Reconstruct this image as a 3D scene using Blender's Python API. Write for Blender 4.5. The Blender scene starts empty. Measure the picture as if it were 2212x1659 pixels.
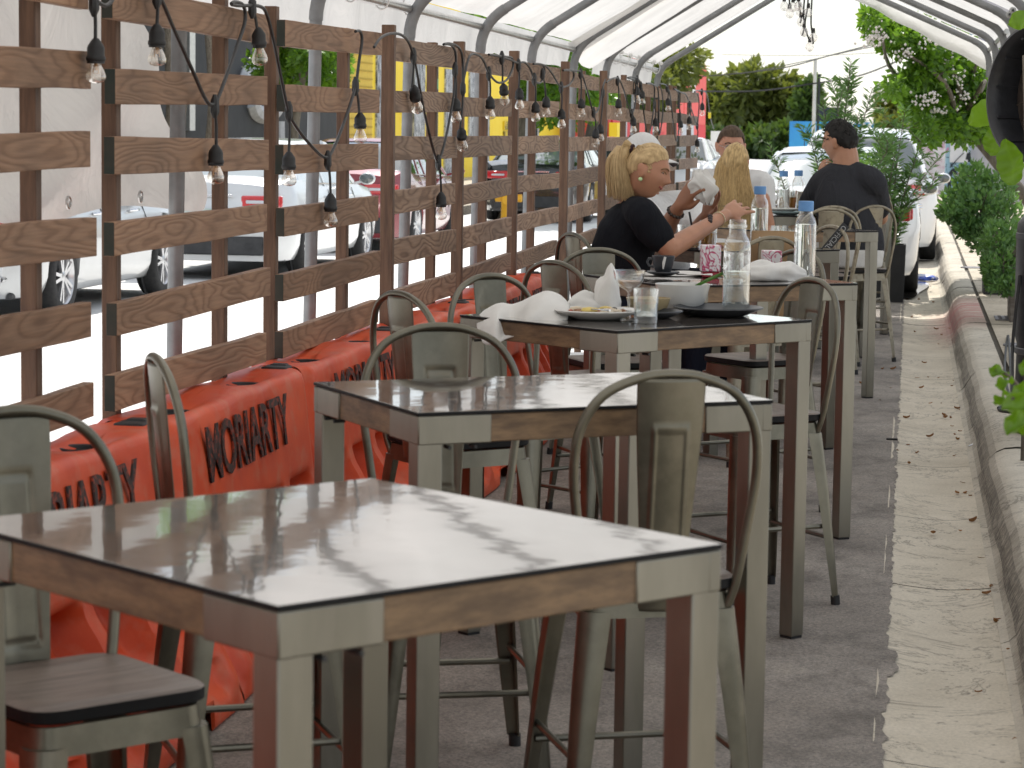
import bpy, bmesh, math, random
from mathutils import Vector as V, Matrix, noise as mnoise
R = math.radians
PI = math.pi
rnd = random.Random(11)
S = bpy.context.scene
COL = S.collection
cos, sin = math.cos, math.sin

# ------------------------------------------------------------------ camera (solved from vanishing points; road runs along +Y)
CAM_H = 1.64
FPX, FW, FH = 5400.0, 2212.0, 1659.0          # focal length and frame in the units the photograph was measured in
RIGHT = V((0.98748, 0.1571, 0.01393)); UP = V((-0.0297, 0.09854, 0.99469)); FWD = V((-0.15489, 0.98265, -0.10197))
cam_d = bpy.data.cameras.new('camera'); cam = bpy.data.objects.new('camera', cam_d); COL.objects.link(cam)
cam.matrix_world = Matrix(((RIGHT.x, UP.x, -FWD.x, 0), (RIGHT.y, UP.y, -FWD.y, 0), (RIGHT.z, UP.z, -FWD.z, CAM_H), (0, 0, 0, 1)))
cam_d.sensor_width = 36; cam_d.lens = FPX / FW * 36
cam_d.clip_start = 0.05; cam_d.clip_end = 2000
cam_d.dof.use_dof = True; cam_d.dof.focus_distance = 11.5; cam_d.dof.aperture_fstop = 11
S.camera = cam

def _ray(x, y): return RIGHT * (x - FW / 2) + UP * (-(y - FH / 2)) + FWD * FPX
def at(x, y, Y):                              # measured point of the photo -> point of the scene at street distance Y
    r = _ray(x, y); return r * (Y / r.y) + V((0, 0, CAM_H))
def atz(x, y, z):                             # ... on the horizontal plane z
    r = _ray(x, y); return r * ((z - CAM_H) / r.z) + V((0, 0, CAM_H))
def atX(x, y, X):                             # ... on the plane of the fence
    r = _ray(x, y); return r * (X / r.x) + V((0, 0, CAM_H))

# ------------------------------------------------------------------ render, sky, sun
S.render.engine = 'CYCLES'
S.view_settings.view_transform = 'Standard'; S.view_settings.look = 'None'; S.view_settings.exposure = 0
S.cycles.use_denoising = True
S.cycles.max_bounces = 10; S.cycles.diffuse_bounces = 2; S.cycles.transparent_max_bounces = 16; S.cycles.transmission_bounces = 6
S.cycles.caustics_reflective = False; S.cycles.caustics_refractive = False
S.cycles.sample_clamp_indirect = 6
SUN_DIR = V((-0.14, 0.82, 1.0)).normalized()  # towards the sun: ahead of the camera, a little to the left
W = bpy.data.worlds.new('World'); S.world = W; W.use_nodes = True
nt = W.node_tree; nt.nodes.clear()
out = nt.nodes.new('ShaderNodeOutputWorld'); bg = nt.nodes.new('ShaderNodeBackground'); sky = nt.nodes.new('ShaderNodeTexSky')
sky.sky_type = 'NISHITA'; sky.sun_disc = False; sky.sun_elevation = math.asin(SUN_DIR.z); sky.sun_rotation = math.atan2(SUN_DIR.x, SUN_DIR.y)
sky.air_density = 1.0; sky.dust_density = 0.6; sky.ozone_density = 1.0
tc = nt.nodes.new('ShaderNodeTexCoord'); mp = nt.nodes.new('ShaderNodeMapping'); mp.inputs['Scale'].default_value = (1.2, 1.2, 4.0)
cn = nt.nodes.new('ShaderNodeTexNoise'); cn.inputs['Scale'].default_value = 2.2; cn.inputs['Detail'].default_value = 7; cn.inputs['Roughness'].default_value = 0.6
cr = nt.nodes.new('ShaderNodeValToRGB'); cr.color_ramp.elements[0].position = 0.36; cr.color_ramp.elements[1].position = 0.66
cr.color_ramp.elements[0].color = (0.3, 0.3, 0.3, 1); cr.color_ramp.elements[1].color = (0.95, 0.95, 0.95, 1)
mx = nt.nodes.new('ShaderNodeMixRGB'); mx.inputs[2].default_value = (8.9, 9.1, 9.3, 1)
nt.links.new(tc.outputs['Generated'], mp.inputs[0]); nt.links.new(mp.outputs[0], cn.inputs['Vector']); nt.links.new(cn.outputs[0], cr.inputs[0])
nt.links.new(cr.outputs[0], mx.inputs[0]); nt.links.new(sky.outputs[0], mx.inputs[1]); nt.links.new(mx.outputs[0], bg.inputs[0])
bg.inputs[1].default_value = 0.135; nt.links.new(bg.outputs[0], out.inputs[0])
sl = bpy.data.lights.new('sun', 'SUN'); sl.energy = 5.0; sl.angle = R(0.53); sl.color = (1.0, 0.955, 0.89)
so = bpy.data.objects.new('sun', sl); COL.objects.link(so); so.rotation_euler = SUN_DIR.to_track_quat('Z', 'Y').to_euler(); so.location = (0, 0, 30)

# ------------------------------------------------------------------ mesh helpers
class MB:
    def __init__(s): s.v = []; s.f = []; s.mi = []; s.col = []
    def add(s, vs, fs, mi=0, M=None, c=None):
        o = len(s.v)
        s.v += [tuple(M @ V(p)) if M else tuple(p) for p in vs]
        s.f += [tuple(i + o for i in f) for f in fs]; s.mi += [mi] * len(fs)
        if c is not None: s.col += [c] * len(vs)
        return s
    def box(s, c, d, rz=0, mi=0, M=None, tilt=None):
        x, y, z = d[0] / 2, d[1] / 2, d[2] / 2
        vs = [(-x,-y,-z),(x,-y,-z),(x,y,-z),(-x,y,-z),(-x,-y,z),(x,-y,z),(x,y,z),(-x,y,z)]
        m = Matrix.Translation(c) @ Matrix.Rotation(rz, 4, 'Z')
        if tilt: m = m @ tilt
        if M: m = M @ m
        return s.add(vs, [(0,3,2,1),(4,5,6,7),(0,1,5,4),(1,2,6,5),(2,3,7,6),(3,0,4,7)], mi, m)
    def bar(s, a, b, w, d, mi=0, up=(0, 0, 1)):
        a, b = V(a), V(b); t = (b - a); L = t.length; t.normalize(); u = V(up)
        if abs(t.dot(u)) > 0.98: u = V((0, 1, 0))
        x = t.cross(u).normalized(); y = x.cross(t).normalized()
        m = Matrix(((x.x,t.x,y.x,0),(x.y,t.y,y.y,0),(x.z,t.z,y.z,0),(0,0,0,1)))
        return s.box((0, 0, 0), (w, L, d), 0, mi, Matrix.Translation((a + b) / 2) @ m)
    def loft(s, rings, closed=True, caps=True, mi=0, loop=False):
        n = len(rings[0]); o = len(s.v)
        for r in rings: s.v += [tuple(p) for p in r]
        m = len(rings); fs = []
        for i in range(m if loop else m - 1):
            for j in range(n if closed else n - 1):
                a, b = i * n + j, i * n + (j + 1) % n; k = (i + 1) % m
                c, d = k * n + (j + 1) % n, k * n + j
                fs.append((a, b, c, d))
        if caps and closed and not loop:
            fs.append(tuple(range(n - 1, -1, -1))); fs.append(tuple((m - 1) * n + j for j in range(n)))
        s.f += [tuple(i + o for i in f) for f in fs]; s.mi += [mi] * len(fs); return s
    def tube(s, pts, r, n=8, caps=True, mi=0, loop=False, flat=1.0):
        P = [V(p) for p in pts]; m = len(P); rr = r if isinstance(r, (list, tuple)) else [r] * m
        rings = []; N = None
        for i in range(m):
            if loop: t = P[(i + 1) % m] - P[i - 1]
            else: t = P[min(i + 1, m - 1)] - P[max(i - 1, 0)]
            if t.length < 1e-9: t = V((0, 0, 1))
            t.normalize()
            if N is None: N = t.cross(V((0, 0, 1)) if abs(t.z) < 0.95 else V((0, 1, 0))).normalized()
            else:
                N = N - t * N.dot(t)
                N = N.normalized() if N.length > 1e-6 else t.orthogonal().normalized()
            B = t.cross(N)
            rings.append([P[i] + (N * cos(2*PI*k/n) + B * sin(2*PI*k/n) * flat) * rr[i] for k in range(n)])
        return s.loft(rings, True, caps, mi, loop)
    def lathe(s, prof, n=24, M=None, mi=0, caps=False):
        M = M or Matrix()
        rings = [[M @ V((r * cos(2*PI*k/n), r * sin(2*PI*k/n), z)) for k in range(n)] for r, z in prof]
        return s.loft(rings, True, caps, mi)
    def grid(s, fn, nu, nv, mi=0):
        o = len(s.v)
        for i in range(nu + 1):
            for j in range(nv + 1): s.v.append(tuple(fn(i / nu, j / nv)))
        fs = [(i*(nv+1)+j, (i+1)*(nv+1)+j, (i+1)*(nv+1)+j+1, i*(nv+1)+j+1) for i in range(nu) for j in range(nv)]
        s.f += [tuple(i + o for i in f) for f in fs]; s.mi += [mi] * len(fs); return s
    def ball(s, c, r, n=12, mi=0):
        r = r if isinstance(r, (tuple, list)) else (r, r, r); c = V(c); h = n // 2
        rings = [[c + V((r[0]*sin(PI*i/h)*cos(2*PI*k/n), r[1]*sin(PI*i/h)*sin(2*PI*k/n), -r[2]*cos(PI*i/h))) for k in range(n)] for i in range(1, h)]
        o = len(s.v); s.loft(rings, True, False, mi); e = len(s.v)
        s.v += [tuple(c - V((0,0,r[2]))), tuple(c + V((0,0,r[2])))]
        for k in range(n):
            s.f.append((o + (k+1) % n, o + k, e)); s.f.append((e - n + k, e - n + (k+1) % n, e + 1)); s.mi += [mi, mi]
        return s
    def build(s, name, mats, parent=None, label=None, smooth=40, bevel=0, recalc=True, solid=0, kind=None):
        me = bpy.data.meshes.new(name); me.from_pydata(s.v, [], s.f)
        for m in (mats if isinstance(mats, (list, tuple)) else [mats]): me.materials.append(m)
        if any(s.mi): me.polygons.foreach_set('material_index', s.mi)
        if s.col and len(s.col) == len(s.v):
            a = me.attributes.new('var', 'FLOAT', 'POINT'); a.data.foreach_set('value', s.col)
        if recalc:
            b = bmesh.new(); b.from_mesh(me); bmesh.ops.recalc_face_normals(b, faces=b.faces); b.to_mesh(me); b.free()
        if smooth:
            me.polygons.foreach_set('use_smooth', [True] * len(me.polygons)); me.set_sharp_from_angle(angle=R(smooth))
        me.update()
        o = bpy.data.objects.new(name, me); COL.objects.link(o)
        if parent: o.parent = parent
        if label: o['label'] = label
        if kind: o['kind'] = kind
        if solid:
            md = o.modifiers.new('thick', 'SOLIDIFY'); md.thickness = solid; md.offset = 0
        if bevel:
            md = o.modifiers.new('bevel', 'BEVEL'); md.width = bevel; md.segments = 2; md.limit_method = 'ANGLE'; md.angle_limit = R(35)
        return o

def thing(name, label, cat, loc=(0, 0, 0), rz=0, group=None, M=None):
    o = bpy.data.objects.new(name, None); COL.objects.link(o)
    o.empty_display_size = 0.1
    if M is not None: o.matrix_world = M
    else: o.location = loc; o.rotation_euler = (0, 0, rz)
    o['label'] = label; o['category'] = cat
    if group: o['group'] = group
    return o
def tag(o, label, cat, group=None):
    o['label'] = label; o['category'] = cat
    if group: o['group'] = group
    return o
def copy_tree(o, parent=None):
    c = o.copy(); COL.objects.link(c)
    if parent: c.parent = parent
    for ch in o.children: copy_tree(ch, c)
    return c
def bez(p0, p1, p2, n=10):
    p0, p1, p2 = V(p0), V(p1), V(p2); return [p0*(1-t)**2 + p1*2*t*(1-t) + p2*t*t for t in [i/n for i in range(n+1)]]
def spline(pts, k=6, loop=False):
    P = [V(p) for p in pts]; n = len(P); res = []
    for i in range(n if loop else n - 1):
        if loop: a, b, c, d = P[i-1], P[i], P[(i+1) % n], P[(i+2) % n]
        else: a, b, c, d = P[max(i-1, 0)], P[i], P[i+1], P[min(i+2, n-1)]
        for j in range(k):
            t = j / k
            res.append(0.5 * ((2*b) + (c-a)*t + (2*a - 5*b + 4*c - d)*t*t + (3*b - a - 3*c + d)*t**3))
    if not loop: res.append(P[-1])
    return res
def interp(xs, ys, x):
    if x <= xs[0]: return ys[0]
    for i in range(len(xs) - 1):
        if x <= xs[i+1]:
            t = (x - xs[i]) / (xs[i+1] - xs[i]); return ys[i] + (ys[i+1] - ys[i]) * t
    return ys[-1]
def sstep(a, b, x):
    t = max(0.0, min(1.0, (x - a) / (b - a))); return t * t * (3 - 2 * t)
def nz(x, y, z=0.0): return mnoise.noise(V((x, y, z)))

# ------------------------------------------------------------------ materials
def _nodes(name):
    m = bpy.data.materials.new(name); m.use_nodes = True; t = m.node_tree; b = t.nodes['Principled BSDF']; return m, t, b
def rgb(c): return (c[0], c[1], c[2], 1)
def coords(t, scale=(1, 1, 1), rand=True):
    tc = t.nodes.new('ShaderNodeTexCoord'); mp = t.nodes.new('ShaderNodeMapping'); mp.inputs['Scale'].default_value = scale
    t.links.new(tc.outputs['Object'], mp.inputs[0])
    if rand:
        oi = t.nodes.new('ShaderNodeObjectInfo'); mu = t.nodes.new('ShaderNodeMath'); mu.operation = 'MULTIPLY'; mu.inputs[1].default_value = 37.0
        t.links.new(oi.outputs['Random'], mu.inputs[0]); t.links.new(mu.outputs[0], mp.inputs['Location'])
    return mp.outputs[0]
def noise_n(t, vec, scale, detail=6, rough=0.55, dist=0):
    n = t.nodes.new('ShaderNodeTexNoise'); n.inputs['Scale'].default_value = scale; n.inputs['Detail'].default_value = detail
    n.inputs['Roughness'].default_value = rough; n.inputs['Distortion'].default_value = dist
    t.links.new(vec, n.inputs['Vector']); return n.outputs[0]
def ramp(t, fac, stops):
    r = t.nodes.new('ShaderNodeValToRGB'); e = r.color_ramp.elements
    while len(e) < len(stops): e.new(0.5)
    for k, (p, c) in enumerate(stops): e[k].position = p; e[k].color = rgb(c) if len(c) == 3 else c
    t.links.new(fac, r.inputs[0]); return r.outputs[0]
def mixc(t, fac, a, b, mode='MIX'):
    m = t.nodes.new('ShaderNodeMixRGB'); m.blend_type = mode
    for i, v in ((0, fac), (1, a), (2, b)):
        if hasattr(v, 'is_output') or isinstance(v, bpy.types.NodeSocket): t.links.new(v, m.inputs[i])
        elif isinstance(v, (int, float)): m.inputs[i].default_value = v
        else: m.inputs[i].default_value = rgb(v)
    return m.outputs[0]
def bump(t, b, h, strength=0.3, dist=0.01):
    n = t.nodes.new('ShaderNodeBump'); n.inputs['Strength'].default_value = strength; n.inputs['Distance'].default_value = dist
    t.links.new(h, n.inputs['Height']); t.links.new(n.outputs[0], b.inputs['Normal'])
def mat(name, c1, c2=None, rough=0.5, metal=0.0, scale=8, lo=0.35, hi=0.65, stretch=(1, 1, 1), bmp=0, bscale=None, rough2=None, spec=0.5, coat=0, c3=None, scale3=60, amt3=0.3, dist=0.0):
    m, t, b = _nodes(name)
    b.inputs['Roughness'].default_value = rough; b.inputs['Metallic'].default_value = metal
    b.inputs['Specular IOR Level'].default_value = spec
    if coat: b.inputs['Coat Weight'].default_value = coat; b.inputs['Coat Roughness'].default_value = 0.06
    if c2 is None: b.inputs['Base Color'].default_value = rgb(c1)
    vec = coords(t, stretch)
    if c2 is not None:
        n = noise_n(t, vec, scale, 7, 0.6, dist); c = ramp(t, n, [(lo, c1), (hi, c2)])
        if c3 is not None:
            n3 = noise_n(t, vec, scale3, 4); f = ramp(t, n3, [(0.5, (0, 0, 0)), (0.72, (amt3, amt3, amt3))]); c = mixc(t, f, c, c3)
        t.links.new(c, b.inputs['Base Color'])
        if rough2 is not None:
            rr = t.nodes.new('ShaderNodeMapRange'); rr.inputs[3].default_value = rough; rr.inputs[4].default_value = rough2
            t.links.new(n, rr.inputs[0]); t.links.new(rr.outputs[0], b.inputs['Roughness'])
    if bmp: bump(t, b, noise_n(t, vec, bscale or scale * 4, 5), bmp)
    return m

def wood_figure(name, dark, mid, light, freq=9.0, rough=0.62):
    m, t, b = _nodes(name); b.inputs['Roughness'].default_value = rough; b.inputs['Specular IOR Level'].default_value = 0.3
    v = coords(t, (3.6, 0.55, 3.6)); n = noise_n(t, v, 1.5, 2.4, 0.45, 0.3)
    mu = t.nodes.new('ShaderNodeMath'); mu.operation = 'MULTIPLY'; mu.inputs[1].default_value = freq * 6.283; t.links.new(n, mu.inputs[0])
    si = t.nodes.new('ShaderNodeMath'); si.operation = 'SINE'; t.links.new(mu.outputs[0], si.inputs[0])
    mr = t.nodes.new('ShaderNodeMapRange'); mr.inputs[1].default_value = -1; t.links.new(si.outputs[0], mr.inputs[0])
    c = ramp(t, mr.outputs[0], [(0.0, dark), (0.30, mid), (1.0, light)])
    v2 = coords(t, (40, 1.6, 40)); g = noise_n(t, v2, 3.0, 4); gf = ramp(t, g, [(0.3, (0.72, 0.72, 0.72)), (0.75, (1.12, 1.12, 1.12))])
    c = mixc(t, 0.85, c, gf, 'MULTIPLY')
    v3 = coords(t, (1, 1, 1)); n3 = noise_n(t, v3, 1.7, 3); gf3 = ramp(t, n3, [(0.3, (0.72, 0.72, 0.74)), (0.7, (1.15, 1.12, 1.1))])
    c = mixc(t, 1.0, c, gf3, 'MULTIPLY')
    oi = t.nodes.new('ShaderNodeObjectInfo'); tone = ramp(t, oi.outputs['Random'], [(0.0, (0.74, 0.72, 0.70)), (0.5, (1.0, 0.98, 0.96)), (1.0, (1.16, 1.14, 1.13))]); c = mixc(t, 1.0, c, tone, 'MULTIPLY')
    v5 = coords(t, (1.4, 1.0, 4)); n5 = noise_n(t, v5, 2.2, 5, 0.7); c = mixc(t, ramp(t, n5, [(0.60, (0, 0, 0)), (0.78, (0.55, 0.55, 0.55))]), c, tuple(x * 0.45 for x in dark))
    t.links.new(c, b.inputs['Base Color']); bump(t, b, mr.outputs[0], 0.2, 0.003); return m

def thin_glass(name, tint=(1, 1, 1), refl=(1, 1, 1), facing=0.35, rough=0.02, fac_hi=0.9, lo=0.06):
    m = bpy.data.materials.new(name); m.use_nodes = True; t = m.node_tree; t.nodes.clear()
    o = t.nodes.new('ShaderNodeOutputMaterial'); tr = t.nodes.new('ShaderNodeBsdfTransparent'); gl = t.nodes.new('ShaderNodeBsdfGlossy'); mi = t.nodes.new('ShaderNodeMixShader')
    tr.inputs[0].default_value = rgb(tint); gl.inputs[0].default_value = rgb(refl); gl.inputs['Roughness'].default_value = rough
    lw = t.nodes.new('ShaderNodeLayerWeight'); lw.inputs[0].default_value = facing
    r = t.nodes.new('ShaderNodeMapRange'); r.inputs[3].default_value = lo; r.inputs[4].default_value = fac_hi
    t.links.new(lw.outputs['Facing'], r.inputs[0]); t.links.new(r.outputs[0], mi.inputs[0])
    t.links.new(tr.outputs[0], mi.inputs[1]); t.links.new(gl.outputs[0], mi.inputs[2]); t.links.new(mi.outputs[0], o.inputs[0]); return m

def cloth_translucent(name, col, tr_col, tfac=0.5, bmp=0.25, scale=3.0):
    m = bpy.data.materials.new(name); m.use_nodes = True; t = m.node_tree; t.nodes.clear()
    o = t.nodes.new('ShaderNodeOutputMaterial'); d = t.nodes.new('ShaderNodeBsdfDiffuse'); tl = t.nodes.new('ShaderNodeBsdfTranslucent'); mi = t.nodes.new('ShaderNodeMixShader'); mi.inputs[0].default_value = tfac
    v = coords(t, (1, 1, 1)); n = noise_n(t, v, scale, 5, 0.6, 0.6)
    c = ramp(t, n, [(0.3, tuple(x * 0.86 for x in col)), (0.7, col)]); t.links.new(c, d.inputs[0])
    c2 = ramp(t, n, [(0.3, tuple(x * 0.85 for x in tr_col)), (0.7, tr_col)]); t.links.new(c2, tl.inputs[0])
    bp = t.nodes.new('ShaderNodeBump'); bp.inputs['Strength'].default_value = bmp; bp.inputs['Distance'].default_value = 0.05
    t.links.new(n, bp.inputs['Height']); t.links.new(bp.outputs[0], d.inputs['Normal']); t.links.new(bp.outputs[0], tl.inputs['Normal'])
    t.links.new(d.outputs[0], mi.inputs[1]); t.links.new(tl.outputs[0], mi.inputs[2]); t.links.new(mi.outputs[0], o.inputs[0]); return m

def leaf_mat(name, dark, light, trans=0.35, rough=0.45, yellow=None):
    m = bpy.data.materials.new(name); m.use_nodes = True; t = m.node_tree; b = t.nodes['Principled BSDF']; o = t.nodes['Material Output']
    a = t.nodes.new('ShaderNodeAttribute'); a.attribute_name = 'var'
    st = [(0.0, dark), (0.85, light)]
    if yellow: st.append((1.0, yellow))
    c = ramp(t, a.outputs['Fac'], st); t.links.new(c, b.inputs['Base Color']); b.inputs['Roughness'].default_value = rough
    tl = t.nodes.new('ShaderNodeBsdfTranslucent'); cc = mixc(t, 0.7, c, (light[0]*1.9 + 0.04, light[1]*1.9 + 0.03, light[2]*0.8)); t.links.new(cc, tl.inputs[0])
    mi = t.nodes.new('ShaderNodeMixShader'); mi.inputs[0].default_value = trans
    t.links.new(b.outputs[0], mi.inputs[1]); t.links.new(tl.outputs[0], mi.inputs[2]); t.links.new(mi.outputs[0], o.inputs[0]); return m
# ------------------------------------------------------------------ shared materials
m_slat = wood_figure('slat wood', (0.255, 0.145, 0.086), (0.325, 0.192, 0.117), (0.36, 0.218, 0.135), 24)
m_slat2 = wood_figure('slat wood weathered', (0.225, 0.140, 0.094), (0.335, 0.220, 0.150), (0.40, 0.275, 0.195), 25)
m_post = mat('post wood', (0.085, 0.042, 0.024), (0.165, 0.088, 0.05), rough=0.6, scale=6, stretch=(8, 8, 0.8), bmp=0.2)
m_endgrain = mat('dark end grain', (0.02, 0.03, 0.024), (0.05, 0.04, 0.03), rough=0.8)
m_orange = mat('orange barrier plastic', (0.62, 0.062, 0.018), (0.78, 0.11, 0.036), spec=0.32, rough=0.38, scale=3, bmp=0.06, bscale=160, c3=(0.62, 0.20, 0.12), scale3=13, amt3=0.55, rough2=0.5)
m_black = mat('black rubber', (0.012, 0.012, 0.013), (0.025, 0.025, 0.026), rough=0.55)
m_stencil = mat('worn black stencil paint', (0.014, 0.012, 0.012), (0.05, 0.02, 0.014), rough=0.6, scale=26, c3=(0.55, 0.07, 0.025), scale3=60, amt3=0.75)
m_pole = mat('grey painted steel tube', (0.19, 0.195, 0.20), (0.25, 0.255, 0.26), rough=0.42, metal=0.25, scale=12)
m_pipe = mat('galvanised steel pipe', (0.45, 0.46, 0.46), (0.58, 0.58, 0.57), rough=0.3, metal=0.85, scale=15)
m_tarp = cloth_translucent('white canopy tarp', (0.84, 0.83, 0.81), (0.82, 0.805, 0.78), 0.52, 0.6, 2.2)
m_flap = cloth_translucent('grey white tarp', (0.70, 0.67, 0.64), (0.62, 0.59, 0.555), 0.45, 0.8, 2.0)
m_white = mat('white plastic', (0.75, 0.75, 0.74), (0.82, 0.82, 0.8), rough=0.4)
m_steel = mat('raw grey steel', (0.125, 0.118, 0.092), (0.215, 0.202, 0.16), rough=0.23, metal=0.88, scale=4, c3=(0.22, 0.20, 0.16), scale3=18, amt3=0.5, rough2=0.44, bmp=0.03, bscale=40)
m_steel_old = mat('scuffed aged steel', (0.215, 0.192, 0.142), (0.315, 0.28, 0.21), rough=0.36, metal=0.6, scale=6, c3=(0.13, 0.09, 0.06), scale3=26, amt3=0.75, rough2=0.5)
m_legsteel = mat('brushed table steel', (0.175, 0.166, 0.138), (0.285, 0.27, 0.226), rough=0.28, metal=0.84, scale=4, stretch=(1, 1, 0.25), rough2=0.46, c3=(0.3, 0.28, 0.25), scale3=9, amt3=0.4)
m_seatwood = mat('dark seat wood', (0.13, 0.10, 0.085), (0.235, 0.185, 0.155), rough=0.38, scale=5, stretch=(1.2, 12, 1), bmp=0.15)
m_seatedge = mat('black seat edge', (0.008, 0.008, 0.009), (0.014, 0.014, 0.015), rough=0.6, spec=0.2)
m_apron = mat('brown wood apron', (0.12, 0.072, 0.038), (0.255, 0.158, 0.082), rough=0.5, scale=4, stretch=(2.5, 2.5, 12), bmp=0.1, c3=(0.1, 0.06, 0.035), scale3=14, amt3=0.5)
m_top, _t, _b = _nodes('lacquered dark wood table top')
_v = coords(_t, (7, 0.8, 1)); _n = noise_n(_t, _v, 3.0, 6)
_t.links.new(ramp(_t, _n, [(0.3, (0.11, 0.094, 0.082)), (0.7, (0.25, 0.215, 0.19))]), _b.inputs['Base Color'])
_b.inputs['Roughness'].default_value = 0.09; _b.inputs['Coat Weight'].default_value = 1.0; _b.inputs['Coat Roughness'].default_value = 0.035; _b.inputs['Coat IOR'].default_value = 2.5
_v2 = coords(_t, (1, 1, 1)); bump(_t, _b, noise_n(_t, _v2, 4.0, 2), 0.06, 0.02)
_nc = _t.nodes.new('ShaderNodeBump'); _nc.inputs['Strength'].default_value = 0.035; _nc.inputs['Distance'].default_value = 0.02
_t.links.new(noise_n(_t, _v2, 5.0, 3), _nc.inputs['Height']); _t.links.new(_nc.outputs[0], _b.inputs['Coat Normal'])
m_bulb = thin_glass('clear bulb glass', (0.98, 0.96, 0.93), (1, 0.98, 0.95), 0.4, 0.02, 0.95, 0.12)
m_glass = thin_glass('clear drinking glass', (0.965, 0.975, 0.97), (1, 1, 1), 0.35, 0.01, 0.9, 0.07)
m_filament = mat('warm filament glass', (0.75, 0.42, 0.2), (0.9, 0.6, 0.35), rough=0.3)
m_brass = mat('brass socket ring', (0.5, 0.36, 0.16), rough=0.35, metal=0.9)

# ------------------------------------------------------------------ ground, street, gutter, kerb, pavement
def sheet(name, x0, x1, y0, y1, z, m, nx=1, ny=1, edge=None):
    b = MB()
    def fn(u, v):
        x = x0 + (x1 - x0) * u; y = y0 + (y1 - y0) * v
        if edge: x = edge(u, y, x)
        return (x, y, z)
    b.grid(fn, nx, ny); return b.build(name, m, kind='structure', smooth=0)
m_ground = mat('far ground', (0.42, 0.41, 0.39), (0.55, 0.54, 0.51), rough=0.9, scale=0.2)
m_street = mat('street with painted sunlight', (0.74, 0.74, 0.72), (0.88, 0.88, 0.86), rough=0.85, scale=0.9, c3=(0.62, 0.61, 0.6), scale3=7, amt3=0.4, bmp=0.08, bscale=50)  # asphalt raised to near white: direct sunlight put into the colour
m_asph, _t, _b = _nodes('worn asphalt')
_v = coords(_t); _n = noise_n(_t, _v, 1.4, 6); _n2 = noise_n(_t, _v, 110, 3, 0.75); _n3 = noise_n(_t, _v, 300, 2); _n4 = noise_n(_t, coords(_t, (1, 0.6, 1)), 5, 6, 0.65)
_c = ramp(_t, _n, [(0.3, (0.205, 0.18, 0.155)), (0.7, (0.325, 0.29, 0.252))])
_c = mixc(_t, 0.9, _c, ramp(_t, _n2, [(0.32, (0.45, 0.45, 0.45)), (0.5, (0.95, 0.95, 0.95)), (0.72, (1.55, 1.5, 1.45))]), 'MULTIPLY')
_c = mixc(_t, 1.0, _c, ramp(_t, _n4, [(0.30, (0.55, 0.54, 0.53)), (0.5, (1, 1, 1)), (0.70, (1.2, 1.18, 1.15))]), 'MULTIPLY')
_c = mixc(_t, ramp(_t, _n3, [(0.69, (0, 0, 0)), (0.74, (0.6, 0.6, 0.6))]), _c, (0.5, 0.48, 0.45))
_t.links.new(_c, _b.inputs['Base Color']); _b.inputs['Roughness'].default_value = 0.85; bump(_t, _b, _n2, 0.6, 0.006)
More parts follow.
